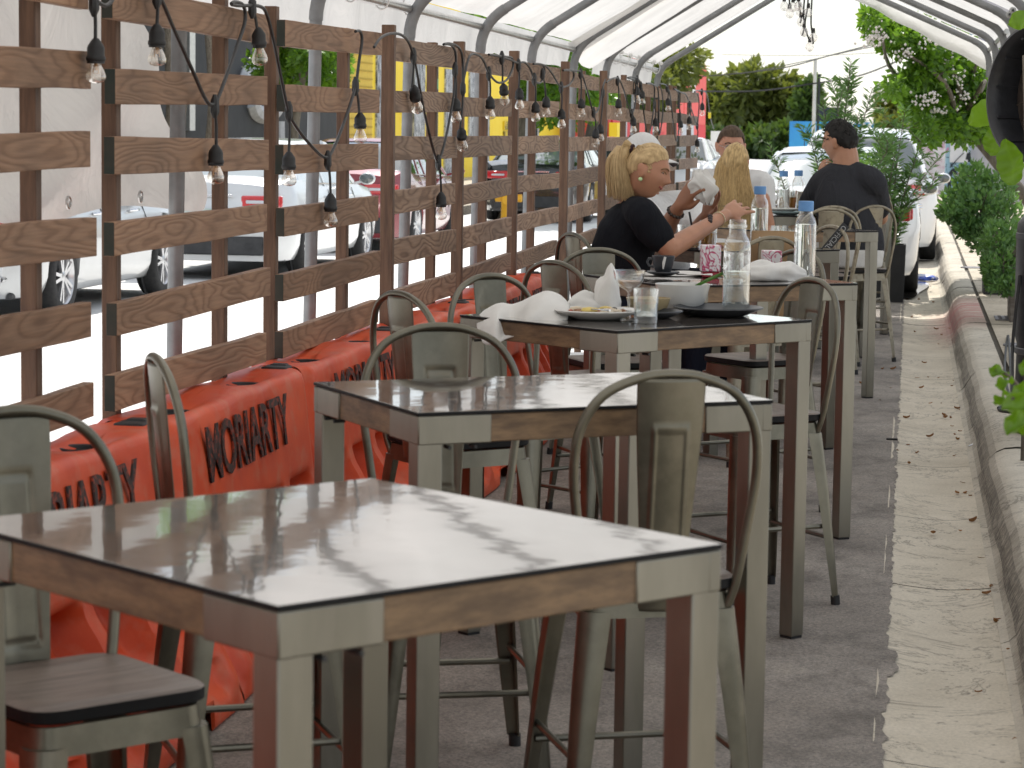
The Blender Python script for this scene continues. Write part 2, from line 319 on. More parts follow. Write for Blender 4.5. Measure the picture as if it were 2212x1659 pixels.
def concrete(name, c1, c2, stain, red=False):
    m, t, b = _nodes(name); v = coords(t, (1, 1, 1), True)
    n = noise_n(t, v, 2.2, 8, 0.62); c = ramp(t, n, [(0.28, c1), (0.72, c2)])
    n2 = noise_n(t, v, 90, 4, 0.7); c = mixc(t, 0.7, c, ramp(t, n2, [(0.3, (0.72, 0.72, 0.72)), (0.6, (1.05, 1.05, 1.05))]), 'MULTIPLY')
    v2 = coords(t, (2.4, 9, 9)); n3 = noise_n(t, v2, 3, 5, 0.65); c = mixc(t, ramp(t, n3, [(0.60, (0, 0, 0)), (0.82, (0.55, 0.55, 0.55))]), c, stain)
    n6 = noise_n(t, v, 1.1, 6, 0.7, 1.5); c = mixc(t, ramp(t, n6, [(0.488, (0, 0, 0)), (0.4985, (0.55, 0.55, 0.55)), (0.5015, (0.55, 0.55, 0.55)), (0.512, (0, 0, 0))]), c, tuple(x * 0.5 for x in stain))
    n5 = noise_n(t, v, 28, 3, 0.5); c = mixc(t, ramp(t, n5, [(0.68, (0, 0, 0)), (0.74, (0.75, 0.75, 0.75))]), c, tuple(x * 0.7 for x in stain))
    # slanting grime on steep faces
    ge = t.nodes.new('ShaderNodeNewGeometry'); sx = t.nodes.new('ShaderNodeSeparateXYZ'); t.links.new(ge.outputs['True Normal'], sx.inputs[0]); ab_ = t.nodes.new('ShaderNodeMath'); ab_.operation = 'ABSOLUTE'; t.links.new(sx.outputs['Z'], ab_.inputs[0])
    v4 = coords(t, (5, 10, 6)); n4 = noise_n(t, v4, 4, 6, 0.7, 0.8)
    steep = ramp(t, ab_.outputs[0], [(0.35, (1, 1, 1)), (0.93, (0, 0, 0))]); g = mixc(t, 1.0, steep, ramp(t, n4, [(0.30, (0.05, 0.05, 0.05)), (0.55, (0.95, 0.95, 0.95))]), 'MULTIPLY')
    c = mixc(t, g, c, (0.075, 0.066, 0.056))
    if red:                                                     # sprayed red paint across kerb and gutter about 21 m along
        tc = t.nodes.new('ShaderNodeTexCoord'); s2 = t.nodes.new('ShaderNodeSeparateXYZ'); t.links.new(tc.outputs['Object'], s2.inputs[0])
        v5 = coords(t, (1.5, 14, 1.5), False); n5 = noise_n(t, v5, 2.0, 5, 0.6)
        band = ramp(t, s2.outputs['Y'], [(0.0, (0, 0, 0)), (1.0, (0, 0, 0))])
        mrn = t.nodes.new('ShaderNodeMapRange'); mrn.inputs[1].default_value = 19.3; mrn.inputs[2].default_value = 23.6; t.links.new(s2.outputs['Y'], mrn.inputs[0])
        band = ramp(t, mrn.outputs[0], [(0.0, (0, 0, 0)), (0.4, (1, 1, 1)), (0.7, (1, 1, 1)), (1.0, (0, 0, 0))])
        mrx = t.nodes.new('ShaderNodeMapRange'); mrx.inputs[1].default_value = 0.12; mrx.inputs[2].default_value = 0.36; t.links.new(s2.outputs['X'], mrx.inputs[0])
        f = mixc(t, 1.0, band, ramp(t, n5, [(0.40, (0, 0, 0)), (0.55, (0.75, 0.75, 0.75))]), 'MULTIPLY'); f = mixc(t, 1.0, f, mrx.outputs[0], 'MULTIPLY')
        c = mixc(t, f, c, (0.42, 0.12, 0.12))
    t.links.new(c, b.inputs['Base Color']); b.inputs['Roughness'].default_value = 0.88; bump(t, b, n2, 0.35, 0.004); return m
m_gutter = concrete('gutter concrete', (0.52, 0.455, 0.35), (0.70, 0.625, 0.50), (0.24, 0.21, 0.165), True)
m_kerb = concrete('kerb concrete', (0.45, 0.405, 0.325), (0.63, 0.575, 0.475), (0.20, 0.18, 0.145), True)
m_walk = concrete('pavement concrete', (0.44, 0.38, 0.285), (0.60, 0.53, 0.42), (0.28, 0.24, 0.19))
m_dirt = mat('joint dirt', (0.05, 0.042, 0.033), (0.10, 0.085, 0.06), rough=0.95, scale=40)

sheet('ground', -400, 400, -60, 900, -0.05, m_ground)
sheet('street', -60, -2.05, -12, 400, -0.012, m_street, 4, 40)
def asph_edge(u, y, x):
    if u > 0.99: return -0.025 + 0.012 * nz(y * 3.1, 3) + 0.016 * nz(y * 11, 5) + 0.008 * nz(y * 40, 9) + (0.028 if 7.55 < y < 7.95 else 0)
    if u < 0.01: return -2.12 + 0.03 * nz(y * 2, 1)
    return x
sheet('parking_lane', -2.12, -0.02, -8, 70, 0.0, m_asph, 6, 2600, asph_edge)
sheet('joint_bed', -0.12, 0.75, -8, 70, -0.038, m_dirt)
joints = [-8, -2.0, 0.4, 2.8, 5.2, 6.55, 7.84, 9.19, 10.87, 12.6, 14.77, 17.15, 19.54, 22.0, 24.5, 27, 29.5, 32, 35, 38, 42, 46, 52, 60, 70]
gut = MB(); krb = MB()
KP = [(0.335, -0.006), (0.362, 0.004), (0.378, 0.025), (0.392, 0.062), (0.412, 0.102), (0.440, 0.132), (0.475, 0.150), (0.53, 0.156), (0.628, 0.155), (0.634, 0.10)]
for a, b_ in zip(joints[:-1], joints[1:]):
    g = 0.0025; dz = rnd.uniform(-0.004, 0.004); n = max(2, int((b_ - a) * 6))
    def fg(u, v, a=a, b_=b_, dz=dz):
        y = a + g + (b_ - a - 2*g) * v; x = -0.055 + 0.40 * u
        dish = -0.020 * sin(PI * min(1, u * 0.9)) ; e = 0.004 if 0.02 < v < 0.98 else 0
        return (x, y, -0.004 + dish + dz * 0.5 + e + 0.002 * nz(x * 9, y * 4))
    gut.grid(fg, 10, n)
for a, b_ in zip([-8, 1.5, 4.4, 6.3, 8.15, 10.3, 12.1, 14.0, 16.2, 18.3, 20.2, 22.4, 24.8, 27.6, 30.5, 34, 38, 44, 52, 60], [1.5, 4.4, 6.3, 8.15, 10.3, 12.1, 14.0, 16.2, 18.3, 20.2, 22.4, 24.8, 27.6, 30.5, 34, 38, 44, 52, 60, 70]):
    dx = rnd.uniform(-0.006, 0.006); dz = rnd.uniform(-0.005, 0.005); n = max(3, int((b_ - a) * 8))
    rings = []
    for i in range(n + 1):
        y = a + 0.004 + (b_ - a - 0.008) * i / n; ee = 0.006 if i in (0, n) else 0
        rings.append([(x + dx * (z > 0.02) + 0.012 * nz(y * 1.3, x * 6) * (0.02 < z < 0.15) + ee * (z > 0.03), y, z + (dz if z > 0.05 else 0) + 0.003 * nz(y * 5, 4) - ee * (z > 0.1)) for x, z in KP])
    krb.loft(rings, False, False)
gut.build('gutter', m_gutter, kind='structure', smooth=50); krb.build('kerb', m_kerb, kind='structure', smooth=60)
pav = MB()
for a, b_ in [(-8, -4), (-4, -1), (-1, 2), (2, 5.0), (5.0, 8.0), (8.0, 11.0), (11.0, 14.0), (14.0, 17.0), (17.0, 20.0), (20.0, 23.0), (23.0, 26.0), (26, 29), (29, 32), (32, 36), (36, 40), (40, 46), (46, 54), (54, 62), (62, 70)]:
    dz = rnd.uniform(-0.003, 0.003)
    pav.grid(lambda u, v: (0.664 + 0.012 * nz((a + (b_ - a) * v) * 4, 8) * (u < 0.01) + 2.9 * u, a + 0.004 + (b_ - a - 0.008) * v, 0.153 + dz + 0.002 * nz(u * 9, v * 6 + a)), 12, 12)
pav.build('pavement', m_walk, kind='structure', smooth=50)
sheet('pavement_bed', 0.60, 3.6, -8, 70, 0.138, m_dirt)
# metal covers set in the pavement
m_cover = mat('grey cast cover', (0.16, 0.155, 0.17), (0.27, 0.26, 0.27), rough=0.6, metal=0.4, scale=30, bmp=0.4)
cv = MB(); cv.box((0, 0, 0.004), (0.30, 0.42, 0.012))
for i in range(7):
    for j in range(5): cv.box((-0.11 + j * 0.055, -0.17 + i * 0.056, 0.011), (0.03, 0.012, 0.006), 0.6 if (i + j) % 2 else -0.6)
o = cv.build('utility_cover', m_cover, bevel=0.002); o.location = (0.86, 20.6, 0.155); tag(o, 'square ridged grey metal cover set in the pavement beside the planter', 'utility cover', 'metal covers in the pavement')
for (x, y, l) in ((0.82, 18.0, 'small round metal cover lying flush in the pavement in front of the ridged square one'), (0.80, 12.9, 'round rusty metal cover at the right edge of the photo, nearest the camera'), (0.72, 28.4, 'round cover in sunlight far along the kerb beside the black planter')):
    cv = MB(); cv.lathe([(0, 0.006), (0.105, 0.006), (0.115, 0.002), (0.118, -0.004)], 28); cv.lathe([(0.118, 0.0), (0.122, 0.009), (0.135, 0.009), (0.138, -0.004)], 28)
    o = cv.build('round_cover', m_cover); o.location = (x, y, 0.155); tag(o, l, 'utility cover', 'metal covers in the pavement')

# ------------------------------------------------------------------ orange water barriers
BX = -2.165
prof = [(0.0, 0.80), (0.075, 0.80), (0.098, 0.797), (0.115, 0.782), (0.123, 0.755), (0.135, 0.66), (0.150, 0.52), (0.158, 0.45), (0.170, 0.41), (0.200, 0.36), (0.245, 0.27), (0.29, 0.18), (0.325, 0.115), (0.335, 0.085), (0.335, 0.012), (0.325, 0.0)]
pl = [0]
for p_, q_ in zip(prof[:-1], prof[1:]): pl.append(pl[-1] + math.hypot(q_[0] - p_[0], q_[1] - p_[1]))
def bprof(s):
    s *= pl[-1]; return interp(pl, [p_[0] for p_ in prof], s), interp(pl, [p_[1] for p_ in prof], s)
BLEN = 1.66
def barrier_surface(side, u, v, holes):
    y = -BLEN / 2 + BLEN * v; x, z = bprof(u)
    e = min(v, 1 - v) * BLEN
    # recessed pockets with ribs below the lettered band, scooped hand-holds and a raised rim on top
    m = sstep(0.47, 0.40, z) * sstep(0.05, 0.10, z) * sstep(0.0, 0.05, e - 0.05)
    k = (y + BLEN / 2 - 0.06) / (BLEN - 0.12) * 4.0; fr = k - math.floor(k)
    pk = sstep(0.10, 0.22, fr) * sstep(0.92, 0.78, fr); x -= 0.115 * m * pk * (0.35 + 0.65 * sstep(0.10, 0.36, z))
    if 0.16 < z < 0.24: x += 0.03 * m * pk
    top = sstep(0.70, 0.79, z)
    w1 = math.exp(-((abs(y) - 0.42) / 0.16) ** 2); z -= 0.035 * top * w1 * sstep(0.11, 0.03, x); z += 0.012 * top * math.exp(-(y / 0.16) ** 2)
    x -= 0.018 * sstep(0.60, 0.76, z) * math.exp(-((abs(y) - 0.42) / 0.13) ** 2)
    x += 0.004 * nz(y * 4, z * 5) ; x -= 0.03 * sstep(0.05, 0.0, e) * sstep(0.0, 0.1, z)
    if z < 0.09 and (0.22 < abs(y) < 0.52): z += 0.075 * sstep(0.02, 0.09, 0.1 - abs(z))
    return (x * side, y, max(z, 0.0))
bb = MB()
for sd in (1, -1): bb.grid(lambda u, v: barrier_surface(sd, u, v, None), 64, 96)
for v in (0, 1):
    ring = [barrier_surface(1, i / 24, v, None) for i in range(25)] + [barrier_surface(-1, 1 - i / 24, v, None) for i in range(25)]
    bb.add(ring, [tuple(range(len(ring)))])
def font_mesh(name, text, width, height, m, parent=None, M=None, thick=0.0015, squeeze=True, weight=0.0):
    cu = bpy.data.curves.new(name, 'FONT'); cu.body = text; cu.size = 1.0; cu.extrude = 0.01; cu.offset = weight; cu.align_x = 'CENTER'; cu.align_y = 'CENTER'
    cu.resolution_u = 3
    ob = bpy.data.objects.new(name + '_source', cu); COL.objects.link(ob); dg = bpy.context.evaluated_depsgraph_get()
    me = bpy.data.meshes.new_from_object(ob.evaluated_get(dg)); bpy.data.objects.remove(ob); bpy.data.curves.remove(cu)
    xs = [v.co.x for v in me.vertices]; ys = [v.co.y for v in me.vertices]; sx = width / (max(xs) - min(xs)); sy = height / (max(ys) - min(ys)); cx = (max(xs) + min(xs)) / 2; cy = (max(ys) + min(ys)) / 2
    for v in me.vertices:
        p = V(((v.co.x - cx) * sx, (v.co.y - cy) * sy, v.co.z / 0.01 * thick)); v.co = (M @ p) if M else p
    me.materials.clear(); me.materials.append(m); me.update(); me.name = name
    o = bpy.data.objects.new(name, me); COL.objects.link(o)
    if parent: o.parent = parent
    return o
bar0 = thing('water_barrier', '', 'barrier', (BX, 5.91, 0), 0, 'orange water-filled barriers along the street side')
bb.build('body', m_orange, bar0, smooth=45)
lean = math.atan2(0.150 - 0.123, 0.755 - 0.52)
# lettering stands 2 mm proud of the leaning upper band and reads from the table side
LM = Matrix.Translation((0.1405, -0.02, 0.665)) @ Matrix(((0, -sin(lean), cos(lean), 0), (1, 0, 0, 0), (0, cos(lean), sin(lean), 0), (0, 0, 0, 1)))
font_mesh('lettering', 'MORIARTY', 1.0, 0.17, m_stencil, bar0, LM, 0.003, True, 0.012)
for sy in (-0.42, 0.42):
    h = MB(); h.lathe([(0.066, 0.0), (0.062, 0.006), (0.05, 0.004), (0.045, -0.02)], 24, Matrix.Translation((0.0, sy, 0.775))); h.lathe([(0.0, -0.006), (0.05, -0.005)], 24, Matrix.Translation((0.0, sy, 0.775)))
    h.build('fill_hole', m_black, bar0)
h = MB(); h.box((0.02, BLEN/2 - 0.03, 0.797), (0.09, 0.10, 0.018)); h.box((0.02, BLEN/2 + 0.01, 0.804), (0.06, 0.05, 0.014)); h.build('connector_lug', m_black, bar0, bevel=0.008)
bl = ['orange barrier nearest the camera, letters RIARTY showing beside the front stool', 'orange barrier whose whole word MORIARTY is readable beside the bare tables',
      'orange barrier behind the second bare table, third from the camera', 'orange barrier behind the table with dirty plates, fourth from the camera', 'orange barrier behind the second set table, fifth from the camera', 'farthest orange barrier, at the end of the row behind the blonde woman']
for i, t_ in enumerate(bl):
    o = bar0 if i == 0 else copy_tree(bar0); o.location = (BX + rnd.uniform(-0.012, 0.012), 5.91 + 1.70 * i - (0.0 if i < 5 else 0.72), 0); o.rotation_euler = (0, 0, rnd.uniform(-0.012, 0.012)); o['label'] = t_
o.scale = (1, 0.55, 1)
for k_ in range(3):  # unseen barriers added to darken the left side and for reflections
    o2 = copy_tree(bar0); o2.location = (BX, 5.91 - 1.70 * (k_ + 1), 0); o2['label'] = 'unseen orange barrier beside the camera, added for light and reflections'
# only a short end piece of the last one shows
o.location.y = 13.92

# ------------------------------------------------------------------ slatted fence panels
SZ = [1.965, 1.75, 1.535, 1.31, 1.09, 0.88]
def panel(y0, y1, posts, label, front_post=False, tops=(2.06, 2.03), jit=0.012, m=m_slat, ground=False, slats=SZ):
    t = thing('fence_panel', label, 'fence panel', (-2.2, y0, 0), 0, 'wooden slat fence panels on the barriers')
    for k, py in enumerate(posts):
        b = MB(); y = py - y0; zb = 0.0 if ground else 0.70; zt = tops[k % 2]
        fx = -0.008 if (front_post and k == 0) else -0.062
        w = 0.046
        b.box((fx - 0.01, y, (zb + zt) / 2), (0.055 if fx > -0.03 else 0.045, w, zt - zb)); b.build('post', m_post, t, bevel=0.003)
    ys = posts[0] - y0 + 0.03 if front_post else 0
    for z in slats:
        b = MB(); L = y1 - y0 - ys + rnd.uniform(-0.03, 0.03); a = rnd.uniform(-jit, jit); off = rnd.uniform(-0.015, 0.02)
        n = 10; hh = 0.05 + rnd.uniform(-0.004, 0.004); wv = rnd.random() * 9
        # each slat is a rough-sawn board: slightly wavy edges
        rings = []
        for i in range(n + 1):
            yy = L * i / n; w1 = 0.003 * nz(yy * 3, wv); w2 = 0.003 * nz(yy * 3, wv + 5); c = a * (yy - L / 2)
            rings.append([(-0.016, yy, -hh + w1 + c), (0.016, yy, -hh + w1 + c), (0.016, yy, hh + w2 + c), (-0.016, yy, hh + w2 + c)])
        b.loft(rings)
        sl_ = b.build('slat', [m, m_endgrain], t, bevel=0.002, smooth=30)
        for pl_ in sl_.data.polygons:
            if abs(pl_.normal.y) > 0.9: pl_.material_index = 1
        sl_.location = (-0.016, ys + off, z + rnd.uniform(-0.008, 0.008))
    return t
panel(4.85, 6.56, (5.2, 6.28), 'wooden slat panel cut by the left edge of the photo', tops=(2.16, 2.1), slats=[2.0, 1.775, 1.555, 1.335, 1.115, 0.885])
panel(3.05, 4.75, (3.2, 4.5), 'unseen wooden slat panel beside the front table, added for light and reflections')  # unseen panel, added to hold back light from the left
panel(1.3, 2.95, (1.5, 2.75), 'unseen wooden slat panel beside the camera, added for light and reflections')  # another unseen panel added for its shade and reflections
panel(6.76, 8.46, (6.95, 8.10), 'wooden slat panel beside the word MORIARTY, hung with three bulbs', tops=(2.05, 2.12), slats=[1.975, 1.75, 1.535, 1.31, 1.09, 0.875])
panel(8.69, 10.32, (8.78, 9.93), 'wooden slat panel between the white and the red car, third from the left', tops=(2.06, 2.03), slats=[1.965, 1.745, 1.52, 1.29, 1.07, 0.855])
panel(10.5, 12.1, (10.56, 11.83), 'slat panel with a tall dark left post before the yellow wall, fourth from the left', True, (2.07, 2.04), m=m_slat2)
panel(12.2, 13.85, (12.25, 13.30), 'wooden slat panel with striped grain, fifth from the left', True, (2.06, 2.03), m=m_slat2)
panel(13.95, 15.75, (13.99, 15.05), 'wooden slat panel before the tree trunk, sixth from the left', True, (2.07, 2.03), m=m_slat2)
panel(16.05, 17.75, (16.10, 17.35), 'wooden slat panel before the black car, seventh from the left', True, (2.07, 2.04), ground=True, m=m_slat2)
panel(18.1, 19.95, (18.14, 19.9), 'wooden slat panel behind the woman in black, eighth from the left', True, (2.06, 2.07), ground=True, m=m_slat2)
panel(20.0, 21.9, (20.9, 21.8), 'wooden slat panel behind the white cap, ninth from the left', False, (2.05, 2.03), ground=True, m=m_slat2)
panel(22.0, 23.8, (22.6, 23.75), 'wooden slat panel right of the white cap, second from the far end', False, (2.03, 2.06), ground=True, m=m_slat2)
panel(24.1, 26.2, (24.2, 25.9), 'farthest wooden slat panel, ending beside the man with glasses', False, (2.06, 2.04), ground=True, m=m_slat2)

# ------------------------------------------------------------------ canopy tents (steel frame, white tarp)
LX, LZ, RX, RZ, TX, TZ = -2.5, 2.24, 0.72, 2.47, -0.95, 3.20
def lerp(a, b, t): return a + (b - a) * t
def canopy(name, label, ys, y0, y1, left_only=False):
    t = thing('canopy_tent', label, 'canopy tent', (0, 0, 0), 0, 'white tarp canopies over the tables')
    for y in ys:
        for sd in ((1,) if left_only else (1, -1)):
            ex, ez = (LX, LZ) if sd == 1 else (RX, RZ)
            zb = 0.0 if sd == 1 else 0.15
            legs = sd == 1 or y < 11
            lean = 0.02 * (1 if sd == 1 else -1)
            top = V((ex, y, ez - 0.16)); bot = V((ex - lean * 2.0, y + 0.03, zb))
            b = MB(); b.tube([bot if legs else top - V((0, 0, 0.12)), top], 0.028, 12)
            if legs: b.lathe([(0.07, 0.0), (0.07, 0.008), (0.03, 0.012)], 12, Matrix.Translation(bot))
            b.build('pole' if legs else 'pole_stub', m_pole, t)
            d = V((TX - ex, 0, TZ - ez)).normalized()
            knee = bez(top, (ex, y, ez), V((ex, y, ez)) + d * 0.17, 8); b = MB(); b.tube(knee, 0.031, 12); b.build('elbow', m_pole, t)
            b = MB(); b.tube([V((ex, y, ez)) + d * 0.15, V((TX, y, TZ))], 0.028, 12); b.build('rafter', m_pole, t)
    for ex, ez in (((LX, LZ),) if left_only else ((LX, LZ), (RX, RZ))):
        b = MB(); b.tube([(ex, y0 + 0.05, ez - 0.015), (ex, y1 - 0.02, ez - 0.015)], 0.021, 10); b.build('eave_pipe', m_pipe, t)
    b = MB(); b.tube([(TX, y0, TZ), (TX, y1, TZ)], 0.024, 10); b.build('ridge_pipe', m_pipe, t)
    def roof(side):
        ex, ez = (LX - 0.03, LZ + 0.05) if side == 1 else (RX + 0.03, RZ + 0.05)
        def fn(u, v):
            y = y0 + (y1 - y0) * v; k = 0.0
            for a, c in zip(ys[:-1], ys[1:]):
                if a <= y <= c: k = sin(PI * (y - a) / (c - a))
            sag = -0.045 * k * sin(PI * u) + 0.012 * nz(y * 1.4, u * 3, side) + 0.006 * nz(y * 5, u * 9, side)
            return (lerp(ex, TX, u), y, lerp(ez, TZ + 0.06, u) + sag)
        b = MB(); b.grid(fn, 26, int((y1 - y0) * 7)); return b
    roof(1).build('roof_tarp', m_tarp, t, smooth=80)
    if not left_only: roof(-1).build('roof_tarp', m_tarp, t, smooth=80)
    for side in ((1,) if left_only else (1, -1)):
        ex, ez = (LX - 0.035, LZ + 0.05) if side == 1 else (RX + 0.035, RZ + 0.05)
        def val(u, v):
            y = y0 + (y1 - y0) * v; w = nz(y * 0.8, 2, side) * 0.5 + 0.5
            d = 0.17 + 0.13 * w + 0.03 * nz(y * 3, 5)
            return (ex - side * (0.02 + 0.05 * u * nz(y * 2.2, 7)) - side * 0.03 * u, y, ez - d * u)
        b = MB(); b.grid(val, 6, int((y1 - y0) * 8)); b.build('valance', m_tarp, t, smooth=80)
    # elastic ball ties round the eave pipe
    for k, y in enumerate([ys[0] + i * 0.68 for i in range(int((ys[-1] - ys[0]) / 0.68) + 1)]):
        if y < 10 or k > 30: continue
        ring = [(LX + 0.038 * cos(a), y + 0.02 * sin(a * 0.5), LZ + 0.005 + 0.055 * sin(a)) for a in [2*PI*i/14 for i in range(14)]]
        b = MB(); b.tube(ring, 0.0045, 6, loop=True); b.ball((LX + 0.05, y, LZ + 0.05), 0.019, 10); b.build('ball_tie', m_white, t)
    for y in ([] if left_only else [12.0, 14.5, 17.9, 18.5]):
        b = MB(); b.ball((RX - 0.05, y, RZ + 0.03), 0.026, 10); b.tube([(RX - 0.05, y, RZ + 0.03), (RX + 0.02, y + 0.04, RZ - 0.06), (RX + 0.03, y, RZ - 0.02)], 0.005, 6); b.build('ball_tie', m_white, t)
    return t
tentA = canopy('canopy_tent', 'long white tarp canopy on grey steel frame over the near tables', [-8, -6, -4, -2, 0.1, 2.2, 4.2, 6.3, 8.4, 10.4, 12.4, 14.5, 16.5, 18.6], -8.2, 18.9)  # rearmost bays, behind the camera, are unseen and added for shade
tentB = canopy('canopy_tent', 'second white canopy at the far end of the row, by the white cars', [20.6, 22.8, 24.8], 20.3, 24.95)
# tarp panel bridging the two canopies, its lower corner hanging across the corner of the near one
def bridge(u, v):
    y = 18.4 + 2.3 * v; x = lerp(LX - 0.02, TX, u); z = lerp(LZ + 0.02, TZ + 0.02, u) - 0.05 * sin(PI * v) - 0.10 * (1 - u) * sin(PI * v) + 0.012 * nz(x * 4, y * 3)
    return (x, y, z)
b = MB(); b.grid(bridge, 20, 14); b.build('joining_tarp', m_tarp, tentB, smooth=80)
b = MB(); b.grid(lambda u, v: (lerp(TX, RX, u), 18.7 + 1.9 * v, lerp(TZ + 0.02, RZ + 0.03, u) - 0.05 * sin(PI * v) + 0.012 * nz(u * 4, v * 3)), 20, 12); b.build('joining_tarp', m_tarp, tentB, smooth=80)
# end tarp folded down along the far right rafter: wide white band
def band(u, v):
    x = lerp(TX, RX + 0.1, u); z = lerp(TZ + 0.02, RZ + 0.0, u); d = 0.02 + 0.26 * v
    return (x, 24.95 + 0.06 * sin(v * 3) + 0.02 * nz(u * 8, v * 3), z + 0.03 - d * (0.85 + 0.2 * nz(u * 5, 3)) * (0.6 + 0.55 * u))
b = MB(); b.grid(band, 30, 8); b.build('gable_flap', m_tarp, tentB, smooth=80)
# side tarp hanging outside the fence at the far left
def flap(u, v):
    e = 0.0 if v < 0.9 else (v - 0.9) * 10
    yr = lerp(8.05, 9.16, min(1, u * 1.03)); y = lerp(-6.0, yr, v)  # stretch beside and behind the camera is unseen, added to darken the left
    z = lerp(2.26, 1.335, u) + 0.02 * sin(y * 4) * u
    fold = 0.035 * sin((y * 1.1 + u * 2.6) * 3.2 + 1.5 * nz(y, u * 2)) * u * (0.4 + v) + 0.02 * nz(y * 2.5, u * 5)
    return (-2.64 + fold, y, z)
b = MB(); b.grid(flap, 40, 150); o = b.build('side_tarp', m_flap, smooth=80); tag(o, 'creased grey white tarp hanging outside the fence with eyelets along its hem', 'tarp')
for y in (-4.4, -3.2, -2, -0.8, 0.4, 1.6, 2.8, 4.0, 5.2, 6.2, 6.75, 7.6, 8.35):
    b = MB(); b.tube([(-2.625, y + 0.018 * cos(a), 1.385 + 0.018 * sin(a)) for a in [2*PI*i/12 for i in range(12)]], 0.005, 6, loop=True); b.build('eyelet', m_pipe, o)
# ------------------------------------------------------------------ tables
TH = 1.04
def make_table(label, cx, cy, deg, wx=0.78, wy=0.78, group='tall square tables in a row'):
    t = thing('high_table', label, 'table', (cx, cy, 0), R(deg), group)
    b = MB(); b.box((0, 0, TH - 0.004), (wx, wy, 0.008)); tp = b.build('table_top', [m_top, m_seatedge], t, bevel=0.0015)
    for pl_ in tp.data.polygons:
        if abs(pl_.normal.z) < 0.5: pl_.material_index = 1
    for k in range(4):
        M = Matrix.Rotation(k * PI / 2, 4, 'Z'); hx, hy = ((wx / 2, wy / 2), (wy / 2, wx / 2))[k % 2]
        b = MB(); b.box((0, -hy + 0.016, TH - 0.0385), (2 * hx - 0.33, 0.022, 0.060), 0, 0, M); b.build('apron', m_apron, t, bevel=0.002)
        # corner leg: square tube with two arms bracketing the apron ends
        cx_, cy_ = hx - 0.030, hy - 0.030; b = MB()
        b.box((-cx_, -cy_, (TH - 0.010) / 2 + 0.004), (0.056, 0.056, TH - 0.018), 0, 0, M)
        b.box((-hx + 0.001 + 0.085, -hy + 0.014, TH - 0.0395), (0.170, 0.026, 0.062), 0, 0, M)
        b.box((-hx + 0.0145, -hy + 0.0005 + 0.085, TH - 0.0397), (0.026, 0.170, 0.062), 0, 0, M)
        l = b.build('leg', m_legsteel, t, bevel=0.003)
        f = MB(); f.box((-cx_, -cy_, 0.004), (0.05, 0.05, 0.008), 0, 0, M)
        for xx in (0.075, 0.135): f.tube([M @ V((-hx + xx, -hy + 0.002, TH - 0.078)), M @ V((-hx + xx, -hy + 0.03, TH - 0.078))], 0.004, 8)
        f.build('foot_pad', m_black, l)
    return t
TAB = [('bare table at the front of the photo, its glossy top mirroring the white canopy', -0.832, 3.578, 50, 0.796, 0.84),
       ('second bare table, its dark top mirroring yellow and green', -0.829, 5.65, 33, 0.86, 0.66),
       ('table littered with used plates, a draped napkin and a coupe glass', -0.858, 7.985, 50, 0.86, 0.74),
       ('table with a dark coffee cup and a rolled napkin, second set table', -0.76, 10.20, 33, 0.85, 0.77),
       ('table where the woman in black and the man in the white cap sit', -0.91, 13.05, 40, 0.80, 0.80),
       ('empty table behind the brown paper bag, third from the far end', -0.74, 15.7, 35, 0.80, 0.80),
       ('table with beer glasses where the man in dark grey sits', -0.80, 18.55, 30, 0.80, 0.80),
       ('farthest table, half hidden behind the man in dark grey', -0.68, 20.75, 30, 0.80, 0.80)]
for a in TAB: make_table(*a)

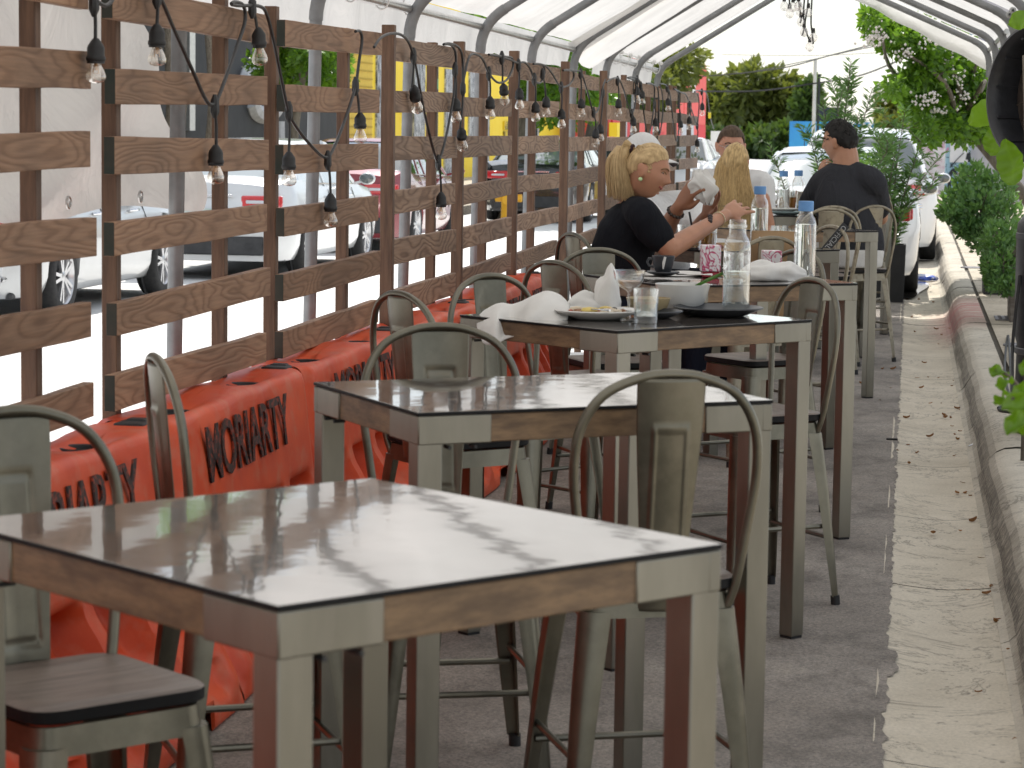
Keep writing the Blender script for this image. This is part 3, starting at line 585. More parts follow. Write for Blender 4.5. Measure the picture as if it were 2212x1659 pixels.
# ------------------------------------------------------------------ bar stools
def stool_parts(t, m_metal, m_splat):
    # seat (sitter faces +Y)
    def rr(h, r, z, n=5):
        return [(sx * (h - r) + r * cos(a), sy * (h - r) + r * sin(a), z) for sx, sy, a0 in ((1, 1, 0), (-1, 1, PI/2), (-1, -1, PI), (1, -1, 3*PI/2)) for a in [a0 + PI/2 * i / n for i in range(n + 1)]]
    b = MB(); b.loft([rr(0.168, 0.05, 0.640), rr(0.178, 0.055, 0.646), rr(0.178, 0.055, 0.666)], True, True, 1)
    b.loft([rr(0.178, 0.055, 0.666), rr(0.172, 0.05, 0.671), rr(0.12, 0.04, 0.668), rr(0.02, 0.01, 0.667)], True, True, 0)
    b.build('seat', [m_seatwood, m_seatedge], t, smooth=50)
    b = MB(); b.loft([rr(0.163, 0.045, 0.638), rr(0.167, 0.045, 0.636), rr(0.172, 0.045, 0.585), rr(0.166, 0.045, 0.585), rr(0.16, 0.045, 0.634)], True, False, 0); b.build('seat_frame', m_metal, t, smooth=50)
    for sx in (1, -1):
        for sy in (1, -1):
            rings = []
            for z, c, w in ((0.600, 0.148, 0.036), (0.42, 0.170, 0.031), (0.20, 0.193, 0.024), (0.05, 0.208, 0.018), (0.028, 0.210, 0.017)):
                cx, cy = c * sx, c * sy
                # folded sheet leg: rounded outward corner, hollow inside
                pts = [(-w*1.05, 0.62*w), (-w*0.1, 0.80*w), (0.52*w, 0.52*w), (0.80*w, -w*0.1), (0.62*w, -w*1.05), (0.40*w, -w*0.9), (0.40*w, 0.10*w), (0.10*w, 0.40*w), (-w*0.9, 0.40*w)]
                rings.append([(cx + px * sx, cy + py * sy, z) for px, py in pts])
            b = MB(); b.loft(rings); l = b.build('leg', m_metal, t, smooth=50)
            b = MB(); b.tube([(0.211 * sx, 0.211 * sy, 0.032), (0.213 * sx, 0.213 * sy, 0.0)], 0.0165, 10); b.build('foot_cap', m_black, l)
    fb = MB(); q = 0.19
    for z, a, c in ((0.235, (-q, q), (q, q)), (0.235, (-q, -q), (q, -q)), (0.275, (q, -q), (q, q)), (0.275, (-q, -q), (-q, q))):
        k = 1 - (z - 0.2) * 0.2
        fb.tube([(a[0]*k, a[1]*k, z), (c[0]*k, c[1]*k, z)], 0.0085, 8)
    fb.build('footrest', m_metal, t)
    P = [(-0.150, -0.150, 0.585), (-0.172, -0.165, 0.66), (-0.190, -0.178, 0.78), (-0.205, -0.190, 0.90), (-0.196, -0.200, 1.00), (-0.150, -0.212, 1.075), (-0.075, -0.220, 1.112), (0, -0.223, 1.122)]
    P = P + [(-x, y, z) for x, y, z in reversed(P[:-1])]
    b = MB(); b.tube(spline(P, 5), 0.0108, 10); b.build('back_hoop', m_metal, t)
    def spl(u, v):
        z = lerp(0.60, 1.112, v); w = lerp(0.050, 0.076, sstep(0, 1, v)); x = (u * 2 - 1) * w; y = -0.168 - 0.052 * v - 0.016 * (1 - (u * 2 - 1) ** 2)
        # pressed rounded-rectangle emboss
        hw, z0, z1 = 0.036, 0.70, 1.005
        d = max(abs(x) - hw, z - z1, z0 - z); y -= 0.0045 * math.exp(-(d / 0.0045) ** 2)
        return (x, y, z)
    b = MB(); b.grid(spl, 44, 70); b.build('back_splat', m_splat, t, smooth=80, solid=0.003)
st_a = thing('bar_stool', '', 'bar stool', group='metal bar stools at the tables'); stool_parts(st_a, m_steel, m_steel)
st_b = thing('bar_stool', '', 'bar stool', group='metal bar stools at the tables'); stool_parts(st_b, m_steel_old, m_steel_old)
used = set()
def stool(x, y, face, label, old=False):          # face: heading of the sitter in degrees (0 = +X)
    src = st_b if old else st_a
    o = src if src.name not in used else copy_tree(src); used.add(src.name)
    o.location = (x, y, 0); o.rotation_euler = (0, 0, R(face - 90)); o['label'] = label; return o
def back_at(bx, by, face, label, old=False):       # placed by where the top of its back hoop stands
    a = R(face); return stool(bx + 0.22 * cos(a), by + 0.22 * sin(a), face, label, old)
stool(-1.415, 4.12, -41, 'stool at the left edge beside the front table, its wooden seat showing')
back_at(-1.64, 5.33, 27, 'stool seen edge on with a dark narrow back, beside the word MORIARTY')
back_at(-1.20, 6.40, -70, 'stool behind the second bare table, its back facing the camera squarely')
back_at(-0.49, 5.30, 112, 'large stool in the right foreground showing its embossed pale back panel')
back_at(-1.56, 7.62, 42, 'stool turned sideways with its seat under the table of dirty plates')
back_at(-1.45, 8.66, -38, 'stool behind the draped napkin on the far left of the littered table')
back_at(-0.33, 8.86, 215, 'stool at the right of the littered table, its back leaning past the table corner')
back_at(-1.36, 9.62, 50, 'stool with a dark red shaded back left of the coffee cup table')
back_at(-1.32, 10.72, -62, 'stool in front of the woman in black, its back towards her')
back_at(-0.47, 10.98, 222, 'stool on the far right of the coffee cup table, hoop rising behind the rolled napkin')
back_at(-1.64, 12.25, 36, 'stool on which the woman in the black tee sits')
back_at(-0.66, 12.28, 128, 'scuffed stool before the brown paper bag, back to the camera', True)
back_at(-1.50, 13.92, -48, 'stool on which the man in the white cap sits')
back_at(-0.42, 13.93, 215, 'scuffed stool with a black lettered strap slung over its hoop', True)
back_at(-0.53, 17.05, 105, 'scuffed stool left of the man in dark grey, nearer of two nested hoops', True)
back_at(-0.52, 17.62, 110, 'scuffed stool left of the man in dark grey, farther of two nested hoops', True)
back_at(-0.24, 18.02, 128, 'worn cream stool on which the man in dark grey sits', True)
back_at(-1.32, 17.45, 62, 'stool on which the long haired blonde woman sits', True)
back_at(-1.52, 19.42, -48, 'stool on which the man in glasses sits', True)
back_at(-0.22, 20.3, 150, 'empty stool just behind the man in dark grey on the right', True)
back_at(-0.20, 21.5, 165, 'farthest empty stool, its hoop beside the tall potted shrub', True)
back_at(-0.95, 21.6, -90, 'empty stool beyond the two blue capped bottles', True)

# ------------------------------------------------------------------ string lights along the fence
FXP = -2.165
sl_m = mat('black cable', (0.015, 0.015, 0.016), (0.03, 0.03, 0.032), rough=0.42)
def bulb(parent, x, y1, y2, y3, X=FXP, tiltx=0.0, size=None):
    a, c, d = atX(x, y1, X), atX(x + tiltx, y2, X), atX(x + tiltx * 1.7, y3, X)
    ax = (a - d).normalized(); L1 = (a - c).length; L2 = (c - d).length
    q = V((0, 0, 1)).rotation_difference(ax).to_matrix().to_4x4()
    M = Matrix.Translation(c) @ q; r = 0.026
    b = MB(); b.lathe([(0.004, L1 * 1.02), (0.008, L1), (0.013, L1 * 0.9), (0.021, L1 * 0.72), (0.0235, L1 * 0.62), (0.0235, L1 * 0.3), (0.0262, L1 * 0.26), (0.0262, L1 * 0.12), (0.0235, L1 * 0.08), (0.024, 0.0), (0.0, 0.0)], 16, M)
    s_ = b.build('socket', m_black, parent, smooth=50)
    b = MB(); b.lathe([(0.013, 0.002), (0.0155, -L2 * 0.12), (0.022, -L2 * 0.35), (0.027, -L2 * 0.6), (0.0265, -L2 * 0.78), (0.020, -L2 * 0.92), (0.009, -L2 * 0.99), (0.0, -L2)], 16, M); b.build('bulb', m_bulb, s_, smooth=80)
    b = MB(); b.tube([M @ V((0.006, 0, -0.004)), M @ V((0.008, 0, -L2 * 0.5)), M @ V((-0.008, 0, -L2 * 0.5)), M @ V((-0.006, 0, -0.004))], 0.0012, 5); b.tube([M @ V((0, 0, 0)), M @ V((0, 0, -L2 * 0.35))], 0.0045, 6); b.build('filament', m_filament, s_)
    return a
def light_string(label, path, bulbs, drops):
    t = thing('string_light', label, 'string lights', (0, 0, 0), 0, 'strings of clear bulbs on the fence')
    b = MB(); b.tube(spline([atX(x, y, FXP - (0.05 if h else 0)) for x, y, h in path], 5), 0.0062, 7)
    for (x, y, X2, y2) in drops:
        b.tube(spline([atX(x, y, FXP), atX((x + X2) / 2 + 1.5, (y + y2) / 2, FXP), atX(X2, y2, FXP)], 4), 0.0052, 6)
        p = atX(x, y, FXP); b.tube([p + V((0, 0, 0.035)), p + V((0, 0, 0.015)), p - V((0, 0, 0.02)), p - V((0, 0, 0.04))], [0.006, 0.014, 0.015, 0.006], 8)
    b.build('cable', sl_m, t)
    for q in bulbs: bulb(t, *q)
    return t
P_ = lambda s: [(x, y, 0) for x, y in s]
light_string('near string of clear bulbs looping over the two left fence panels',
    P_([(190, -30), (203, -4), (214, 6), (228, 12), (240, 4), (255, -16), (300, -20), (340, -12), (352, 6), (378, 68), (415, 150), (446, 218), (462, 224), (474, 205), (505, 120), (526, 60), (530, 30), (524, 10), (508, 4), (500, 9), (516, 12), (540, 12), (562, 14), (576, 30), (592, 92), (618, 220), (632, 262), (668, 310), (702, 340), (722, 318), (750, 245), (768, 185), (776, 130), (782, 88), (778, 68), (768, 68)]),
    [(207, 83, 137, 180), (339, 52, 102, 143), (558, 60, 102, 142, FXP, 2), (466, 313, 358, 398), (624, 328, 367, 402), (714, 418, 457, 490), (778, 243, 278, 310)],
    [(203, 4, 206, 83), (339, -10, 339, 52), (545, 14, 555, 60), (464, 228, 467, 313), (624, 240, 624, 328), (708, 345, 714, 418), (768, 185, 776, 243)])
light_string('middle string of clear bulbs across the fourth to seventh fence panels',
    P_([(808, 102), (822, 82), (842, 73), (864, 74), (882, 90), (893, 120), (903, 170), (918, 250), (938, 330), (947, 348), (960, 310), (978, 220), (984, 160), (984, 115), (974, 97), (958, 96), (972, 94), (990, 102), (999, 125), (1000, 190), (1002, 170), (1014, 122), (1030, 118), (1044, 130), (1056, 158), (1075, 178), (1095, 172), (1108, 145), (1106, 126), (1090, 122), (1056, 118), (1080, 122), (1104, 130), (1118, 136), (1134, 135), (1146, 150), (1156, 175), (1168, 178), (1176, 158), (1172, 140), (1152, 138), (1176, 141), (1192, 158), (1210, 186), (1228, 184), (1239, 168), (1236, 152), (1216, 152), (1242, 153), (1256, 158), (1268, 195), (1282, 242), (1294, 232), (1302, 190), (1308, 172)]),
    [(893, 187, 215, 245, FXP, 5), (985, 212, 240, 265), (996, 277, 300, 327, FXP, 2), (953, 415, 447, 475), (1059, 208, 235, 258), (1087, 182, 203, 227, FXP, 2), (1122, 190, 215, 237), (1157, 220, 243, 263), (1180, 208, 232, 252), (1213, 235, 257, 277), (1256, 213, 233, 252), (1287, 278, 298, 317), (1297, 268, 288, 305)],
    [(893, 120, 890, 187), (983, 150, 985, 212), (1000, 190, 994, 277), (947, 350, 953, 415), (1056, 158, 1059, 208), (1084, 124, 1085, 182), (1120, 140, 1121, 190), (1154, 170, 1157, 220), (1172, 160, 1179, 208), (1212, 188, 1213, 235), (1254, 158, 1255, 213), (1282, 242, 1287, 278), (1302, 200, 1297, 268)])
light_string('far string of clear bulbs on the last fence panels, a yellow tape near its end',
    P_([(1310, 178), (1322, 170), (1336, 170), (1346, 190), (1356, 225), (1364, 245), (1372, 225), (1372, 178), (1356, 168), (1376, 168), (1384, 185), (1388, 220), (1398, 290), (1408, 265), (1414, 200), (1410, 182), (1396, 180), (1414, 184), (1422, 200), (1424, 290), (1432, 240), (1430, 200), (1426, 182), (1440, 186), (1448, 210), (1456, 280), (1462, 305), (1468, 260), (1466, 205), (1456, 192), (1472, 200), (1482, 205), (1490, 225), (1502, 262), (1506, 270), (1510, 230), (1508, 205), (1500, 198), (1516, 196), (1528, 206), (1534, 250), (1542, 278)]),
    [(1336, 213, 233, 251), (1368, 252, 271, 287), (1376, 187, 205, 222), (1387, 195, 212, 226), (1416, 255, 272, 286), (1443, 212, 227, 240), (1470, 260, 275, 288), (1489, 252, 267, 280), (1517, 222, 237, 250), (1506, 301, 316, 329)],
    [(1334, 174, 1336, 213), (1364, 245, 1368, 252), (1376, 172, 1376, 187), (1384, 185, 1387, 195), (1414, 225, 1416, 255), (1441, 190, 1443, 212), (1466, 225, 1470, 260), (1489, 225, 1489, 252), (1516, 198, 1517, 222), (1506, 272, 1506, 301)])
b = MB(); p = atX(1533, 249, FXP); b.tube([p + V((0, -0.004, 0.03)), p + V((0, 0, 0)), p - V((0, -0.02, 0.025))], 0.016, 8); p2 = atX(1541, 276, FXP); b.build('yellow_tape', mat('yellow tape', (0.75, 0.6, 0.02), rough=0.5), [o for o in bpy.data.objects if o.name.startswith('string_light')][-1])

# globe string lights hanging from the ridge at the far end
m_globe = thin_glass('clear globe bulb glass', (0.97, 0.95, 0.95), (1, 1, 1), 0.4, 0.02, 0.9, 0.15)
def globe_string(label, Y, cords, globes):
    t = thing('globe_string', label, 'string lights', (0, 0, 0), 0, 'globe bulb strings hanging from the canopy ridge')
    b = MB()
    for c in cords: b.tube(spline([at(x, y, Y) for x, y in c], 4), 0.0075, 6)
    b.build('cable', sl_m, t)
    for (x, y) in globes:
        p = at(x, y, Y); b = MB(); b.tube([p + V((0, 0, 0.06)), p + V((0, 0, 0.02))], [0.013, 0.016], 8); s_ = b.build('socket', m_black, t)
        b = MB(); b.ball(p - V((0, 0, 0.02)), (0.036, 0.036, 0.042), 14); b.build('bulb', m_globe, s_)
globe_string('longer tangle of small globe bulbs hanging from the ridge, right of the other', 21.5, [[(1722, -40), (1726, 8), (1731, 38), (1728, 50)], [(1742, -40), (1736, 20), (1737, 60), (1732, 78)], [(1756, -40), (1752, 40), (1754, 70), (1757, 95)], [(1746, -40), (1745, 10), (1739, 55), (1748, 86)]], [(1730, 42), (1737, 64), (1757, 76), (1749, 96), (1728, 20), (1746, 22)])
globe_string('short cluster of small globe bulbs at the top edge left of the longer tangle', 21.0, [[(1690, -40), (1694, 0)], [(1703, -40), (1706, 15)], [(1716, -40), (1718, 2)]], [(1694, 8), (1706, 24), (1713, 10), (1725, 8)])
# ------------------------------------------------------------------ things on the tables
m_cap = mat('blue bottle cap', (0.11, 0.27, 0.56), (0.14, 0.32, 0.62), rough=0.45, scale=30)
m_ceramic = mat('white glazed ceramic', (0.70, 0.69, 0.66), (0.78, 0.77, 0.74), rough=0.22)
m_dark = mat('dark slate ceramic', (0.028, 0.032, 0.038), (0.05, 0.055, 0.062), rough=0.32, scale=20)
m_tan = mat('tan ceramic', (0.40, 0.31, 0.17), (0.47, 0.37, 0.21), rough=0.4)
m_linen = mat('white linen', (0.70, 0.68, 0.645), (0.80, 0.785, 0.755), rough=0.9, scale=5, bmp=0.25, bscale=14)
m_beer = mat('amber beer', (0.62, 0.24, 0.02), (0.78, 0.36, 0.03), rough=0.12, spec=0.6)
_nb = m_beer.node_tree.nodes['Principled BSDF']; _nb.inputs['Emission Color'].default_value = (0.6, 0.22, 0.01, 1); _nb.inputs['Emission Strength'].default_value = 0.0; _nb.inputs['Transmission Weight'].default_value = 0.35
m_foam = mat('beer foam', (0.82, 0.76, 0.62), rough=0.8)
m_water = thin_glass('still water', (0.93, 0.955, 0.95), (1, 1, 1), 0.3, 0.02, 0.7, 0.05)
m_watersolid, _t, _b = _nodes('clear water body'); _b.inputs['Base Color'].default_value = (0.93, 0.96, 0.95, 1); _b.inputs['Transmission Weight'].default_value = 1.0; _b.inputs['IOR'].default_value = 1.34; _b.inputs['Roughness'].default_value = 0.0
m_kraft = mat('brown kraft paper', (0.33, 0.21, 0.11), (0.42, 0.275, 0.15), rough=0.85, scale=5, bmp=0.2, bscale=9)
m_paper = mat('white paper', (0.72, 0.72, 0.74), (0.78, 0.78, 0.79), rough=0.8)
m_ink = mat('grey print', (0.25, 0.25, 0.28), rough=0.9)
m_cut = mat('polished cutlery', (0.7, 0.7, 0.68), rough=0.18, metal=1.0)
m_red = mat('dark red liquid', (0.30, 0.01, 0.03), (0.38, 0.02, 0.04), rough=0.2)
m_pinkpat, _t, _b = _nodes('white card with magenta drawing')
_v = coords(_t, (1, 1, 1)); _n = noise_n(_t, _v, 16, 2, 0.5, 1.6)
_t.links.new(ramp(_t, _n, [(0.43, (0.80, 0.76, 0.77)), (0.475, (0.55, 0.05, 0.16)), (0.505, (0.45, 0.04, 0.13)), (0.54, (0.80, 0.76, 0.77)), (0.64, (0.8, 0.76, 0.77)), (0.67, (0.6, 0.12, 0.25)), (0.70, (0.8, 0.76, 0.77))]), _b.inputs['Base Color']); _b.inputs['Roughness'].default_value = 0.35
TZ_ = TH + 0.001
def bottle(label, p, cap=True, group='clear water bottles', h=0.31, r=0.045, level=0.5):
    t = thing('water_bottle', label, 'bottle', p, rnd.random() * 6, group)
    b = MB(); b.lathe([(0.0, 0.004), (r*0.8, 0.0), (r, 0.008), (r, 0.205), (r*0.97, 0.225), (r*0.85, 0.245), (r*0.66, 0.258), (r*0.62, 0.266), (r*0.62, h - 0.008), (r*0.60, h)] , 28); b.build('glass_body', m_glass, t, smooth=60)
    if level:
        b = MB(); b.lathe([(0, 0.006), (r*0.93, 0.008), (r*0.93, 0.225 * level), (0, 0.225 * level)], 32); b.build('water', m_watersolid if cap else m_water, t)
    if cap:
        b = MB(); b.lathe([(r*0.66, h - 0.036), (r*0.70, h - 0.034), (r*0.70, h + 0.002), (r*0.67, h + 0.006), (0, h + 0.006)], 28); b.build('cap', m_cap, t)
    else:
        b = MB(); b.lathe([(r*0.62, h - 0.03), (r*0.70, h - 0.026), (r*0.70, h - 0.02), (r*0.62, h - 0.016)], 24); b.build('neck_ring', m_glass, t)
    return t
bottle('clear bottle with blue cap on the coffee cup table, nearest of the capped ones', (-0.42, 10.37, TZ_), level=0.98)
bottle('clear uncapped bottle half full of water on the littered table', (-0.555, 8.235, TZ_), False, level=0.62)
bottle('clear bottle with blue cap that the woman in black reaches for', at(1640, 500, 13.0).xy.to_3d() + V((0, 0, TZ_)), level=0.9)
bottle('left of two blue capped bottles on the beer glass table', (-0.905, 18.25, TZ_), level=0.8)
bottle('right of two blue capped bottles on the beer glass table', (-0.815, 18.62, TZ_), level=0.3)

def plate(name, label, cat, p, r, m, rise=0.018, group=None):
    b = MB(); b.lathe([(0, 0.0), (r*0.55, 0.0), (r*0.62, 0.003), (r*0.97, rise), (r, rise + 0.003), (r*0.98, rise + 0.006), (r*0.64, 0.008), (r*0.56, 0.006), (0, 0.006)], 40)
    o = b.build(name, m, smooth=60); o.location = p; return tag(o, label, cat, group)
pl1 = thing('dinner_plate', 'pale plate with half eaten food scraps beside the draped napkin', 'plate', (-0.97, 7.86, TZ_))
b = MB(); b.lathe([(0, 0.0), (0.075, 0.0), (0.085, 0.004), (0.138, 0.024), (0.141, 0.028), (0.138, 0.031), (0.086, 0.011), (0, 0.008)], 40); b.build('plate_body', m_ceramic, pl1)
m_food = [mat('brown food scraps', (0.20, 0.08, 0.03), (0.34, 0.16, 0.06), rough=0.5, scale=40), mat('yellow food scraps', (0.72, 0.52, 0.10), (0.8, 0.62, 0.2), rough=0.5, scale=30), mat('pale food scraps', (0.70, 0.58, 0.42), (0.8, 0.70, 0.55), rough=0.6, scale=30), mat('charred food scraps', (0.03, 0.028, 0.026), (0.08, 0.06, 0.05), rough=0.5, scale=30), mat('red food scraps', (0.40, 0.07, 0.03), (0.5, 0.12, 0.05), rough=0.4, scale=30)]
for k, m_ in enumerate(m_food):
    b = MB()
    for i in range((16, 5, 9, 5, 6)[k]):
        a = rnd.random() * 6.28; d = 0.085 * math.sqrt(rnd.random()); s_ = rnd.uniform(0.007, 0.017)
        b.ball((d * cos(a), d * sin(a), 0.014 + s_ * 0.5 + rnd.random() * 0.008), (s_ * rnd.uniform(0.8, 1.8), s_ * rnd.uniform(0.7, 1.3), s_ * 0.75), 8)
    b.build('food_scraps', m_, pl1, kind='stuff')
b = MB(); b.tube([(-0.02, -0.06, 0.034), (0.02, -0.10, 0.036), (0.06, -0.155, 0.038)], [0.003, 0.0025, 0.004], 6)
for k in range(4): b.tube([(-0.02, -0.06 , 0.034), (-0.035 + k * 0.006, -0.045 + k * 0.005, 0.032), (-0.065 + k * 0.006, -0.02 + k * 0.005, 0.028)], 0.0012, 5)
o = b.build('fork', m_cut); o.location = pl1.location; tag(o, 'fork lying across the plate of food scraps', 'fork')
plate('small_plate', 'small dark plate under the tan bowl on the littered table', 'plate', (-0.80, 7.97, TZ_), 0.095, m_dark)
plate('side_plate', 'large dark empty plate in front of the uncapped bottle', 'plate', (-0.605, 8.13, TZ_), 0.148, m_dark, 0.024)
def bowl(label, p, r, h, m):
    b = MB(); b.lathe([(0, 0.0), (r*0.5, 0.0), (r*0.62, 0.004), (r*0.86, h*0.45), (r, h), (r*0.965, h), (r*0.82, h*0.45), (r*0.55, 0.012), (0, 0.01)], 40); o = b.build('bowl', m, smooth=60); o.location = p; return tag(o, label, 'bowl', 'bowls on the littered table')
bowl('tan bowl on the small dark plate', (-0.83, 8.09, TZ_), 0.073, 0.055, m_tan)
bowl('white bowl with a green leaf on its rim', (-0.735, 8.27, TZ_), 0.092, 0.092, m_ceramic)
m_herb = leaf_mat('herb leaf', (0.03, 0.09, 0.02), (0.07, 0.19, 0.04), 0.25)
b = MB(); b.grid(lambda u, v: (0.10 * u, (0.016 * sin(PI * u)) * (v * 2 - 1), 0.045 * u + 0.01 * abs(v * 2 - 1)), 8, 4); b.col = [0.5] * len(b.v); o = b.build('herb_leaf', m_herb); o.location = (-0.69, 8.22, TZ_ + 0.082); o.rotation_euler = (0, 0, 0.4); tag(o, 'green herb leaf sticking out of the white bowl', 'leaf')
# coupe glass, tumbler
cg = thing('coupe_glass', 'stemmed coupe glass with a little pink drink on the littered table', 'glass', (-0.865, 7.83, TZ_))
b = MB(); b.lathe([(0.0, 0.0), (0.036, 0.001), (0.036, 0.003), (0.008, 0.008), (0.004, 0.02), (0.0038, 0.085), (0.010, 0.095), (0.034, 0.108), (0.047, 0.130), (0.051, 0.158), (0.050, 0.158), (0.045, 0.131), (0.03, 0.11), (0, 0.10)], 32); b.build('glass_body', m_glass, cg, smooth=60)
b = MB(); b.lathe([(0, 0.101), (0.028, 0.111), (0.040, 0.124), (0, 0.124)], 24); b.build('drink', mat('peach drink', (0.75, 0.38, 0.22), (0.8, 0.5, 0.35), rough=0.2), cg)
tb = thing('tumbler', 'water tumbler with a thick base before the small dark plate', 'glass', (-0.80, 7.73, TZ_))
b = MB(); b.lathe([(0, 0.0), (0.034, 0.0), (0.036, 0.004), (0.040, 0.108), (0.0385, 0.108), (0.034, 0.022), (0.022, 0.030), (0.012, 0.036), (0, 0.037)], 32); b.build('glass_body', m_glass, tb, smooth=60)
b = MB(); b.lathe([(0.0, 0.03), (0.0335, 0.023), (0.0355, 0.062), (0, 0.062)], 24); b.build('water', m_water, tb)

# cloth napkins
def napkin_rows(label, rows, ny, parent=None):
    # rows: polylines from back to front; lofted into one creased cloth
    rws = [spline(r_, 6) for r_ in rows]; n = min(len(r_) for r_ in rws); rws = [r_[:n] for r_ in rws]
    cols = [spline([r_[i] for r_ in rws], ny) for i in range(n)]
    b = MB()
    def fn(u, v):
        i = int(round(u * (n - 1))); m_ = len(cols[0]); j = int(round(v * (m_ - 1))); p = cols[i][j]
        return p + V((0.003 * nz(p.x * 40, p.z * 40), 0.004 * nz(p.y * 30, p.x * 30, 3), 0.003 * nz(p.x * 25, p.z * 30, 7)))
    b.grid(fn, n - 1, len(cols[0]) - 1); o = b.build('napkin', m_linen, smooth=80, solid=0.003); return tag(o, label, 'napkin', 'white linen napkins')
Yb, Yr, Ym, Yf = 8.02, 7.93, 7.82, 7.74
napkin_rows('large crumpled napkin draped over the left corner of the littered table', [
    [at(1232, 682, Yb), at(1212, 676, Yb), at(1175, 672, Yb), at(1140, 672, Yb), at(1105, 672, Yb), at(1075, 674, Yb), at(1045, 690, Yb - .05), at(1034, 700, Yb - 0.1)],
    [at(1230, 660, Yr), at(1214, 640, Yr), at(1178, 629, Yr), at(1150, 640, Yr), at(1112, 657, Yr), at(1082, 655, Yr), at(1050, 668, Yr), at(1031, 686, Yr - 0.05)],
    [at(1229, 675, Ym), at(1205, 668, Ym), at(1172, 668, Ym - 0.03), at(1140, 680, Ym - .05), at(1105, 694, Ym), at(1075, 690, Ym - 0.05), at(1050, 700, Ym - .04), at(1031, 705, Ym)],
    [at(1226, 690, Yf + .03), at(1196, 696, Yf), at(1160, 709, Yf), at(1125, 722, Yf - .02), at(1092, 733, Yf), at(1068, 744, Yf - 0.02), at(1046, 742, Yf), at(1036, 722, Yf + .02)]], 6)
def crumple(label, p, sx, sy, sz, seed, rz=0.0, roll=False):
    b = MB(); n = 40; rings = []
    for i in range(n + 1):
        u = i / n; prof_ = (sin(PI * u) ** (0.45 if roll else 0.75)) if 0 < u < 1 else 0.05
        if roll: prof_ *= 0.78 + 0.28 * nz(u * 3.1, seed) + 0.22 * math.exp(-((u - 0.40) / 0.12) ** 2) + 0.18 * math.exp(-((u - 0.72) / 0.14) ** 2)
        ring = []
        for k in range(28):
            a = 2 * PI * k / 28; f = 1 + 0.16 * sin(3 * a + 5 * u + seed) + 0.13 * nz(cos(a) * 2 + seed, sin(a) * 2, u * 5) + 0.07 * sin(7 * a - 9 * u)
            y = sy * prof_ * f * cos(a); z = sz * (prof_ * f * sin(a)); z = max(z, -sz * 0.42)
            ring.append(((u - 0.5) * 2 * sx, y, z + sz * 0.42))
        rings.append(ring)
    b.loft(rings); o = b.build('napkin', m_linen, smooth=80); o.location = p; o.rotation_euler = (0, 0, rz); return tag(o, label, 'napkin', 'white linen napkins')
crumple('rolled napkin lying on the right of the coffee cup table', (-0.535, 10.12, TZ_), 0.145, 0.05, 0.062, 3.1, 0.42, True)
crumple('flattened napkin under the coffee cup saucer', (-0.93, 10.33, TZ_), 0.20, 0.07, 0.012, 8.2, 0.35)
crumple('upright crumpled napkin behind the coupe glass', (-0.955, 8.02, TZ_), 0.05, 0.045, 0.105, 5.5, 0.8)
crumple('crumpled yellow stained napkin behind the plate of food scraps', (-1.02, 8.02, TZ_), 0.085, 0.05, 0.05, 1.7, 0.5)
# coffee cup
cc = thing('coffee_cup', 'dark coffee cup standing on its saucer', 'cup', (-0.985, 10.17, TZ_ + 0.016))
b = MB(); b.lathe([(0, 0.0), (0.026, 0.0), (0.03, 0.004), (0.042, 0.035), (0.047, 0.072), (0.0445, 0.072), (0.038, 0.034), (0.024, 0.008), (0, 0.006)], 32); b.build('cup_body', m_dark, cc, smooth=60)
b = MB(); b.tube([(-0.042, 0, 0.058), (-0.060, 0, 0.060), (-0.066, 0, 0.045), (-0.058, 0, 0.030), (-0.038, 0, 0.026)], 0.005, 8); b.build('handle', m_dark, cc)
b = MB(); b.tube([(0.012, -0.047, 0.07), (0.006, -0.046, 0.045), (0.004, -0.042, 0.02)], [0.005, 0.006, 0.003], 6, flat=0.4); b.build('drip', m_ceramic, cc)
plate('saucer', 'dark saucer under the coffee cup', 'saucer', (-0.985, 10.17, TZ_ + 0.008), 0.068, m_dark, 0.011)
b = MB(); b.tube([(0, 0, 0.0), (0.11, -0.05, 0.004), (0.15, -0.07, 0.006)], [0.003, 0.002, 0.005], 6); o = b.build('teaspoon', m_cut); o.location = (-0.93, 10.17, TZ_ + 0.014); tag(o, 'teaspoon lying beside the coffee cup saucer', 'spoon')
def sauce_glass(name, label, p, h, hasred=True):
    t = thing(name, label, 'candle holder', p, 0.2)
    b = MB(); b.box((0, 0, h * 0.58), (0.078, 0.078, h * 0.80)); b.build('printed_sleeve', m_pinkpat, t, bevel=0.004)
    b = MB(); b.box((0, 0, h * 0.09), (0.070, 0.070, h * 0.18)); b.build('base', m_red, t, bevel=0.006)
    return t
sauce_glass('table_candle', 'square white holder with magenta drawings beside the coffee cup', (-0.80, 10.26, TZ_), 0.135)
sauce_glass('table_candle', 'square white holder with magenta drawings right of the uncapped bottle', (-0.565, 10.52, TZ_), 0.105)
t = thing('glass_jar', 'small empty glass jar beside the magenta printed holder', 'glass', (-0.70, 10.33, TZ_)); b = MB(); b.lathe([(0, 0), (0.032, 0.0), (0.034, 0.004), (0.034, 0.10), (0.032, 0.10), (0.031, 0.008), (0, 0.007)], 28); b.build('glass_body', m_glass, t)
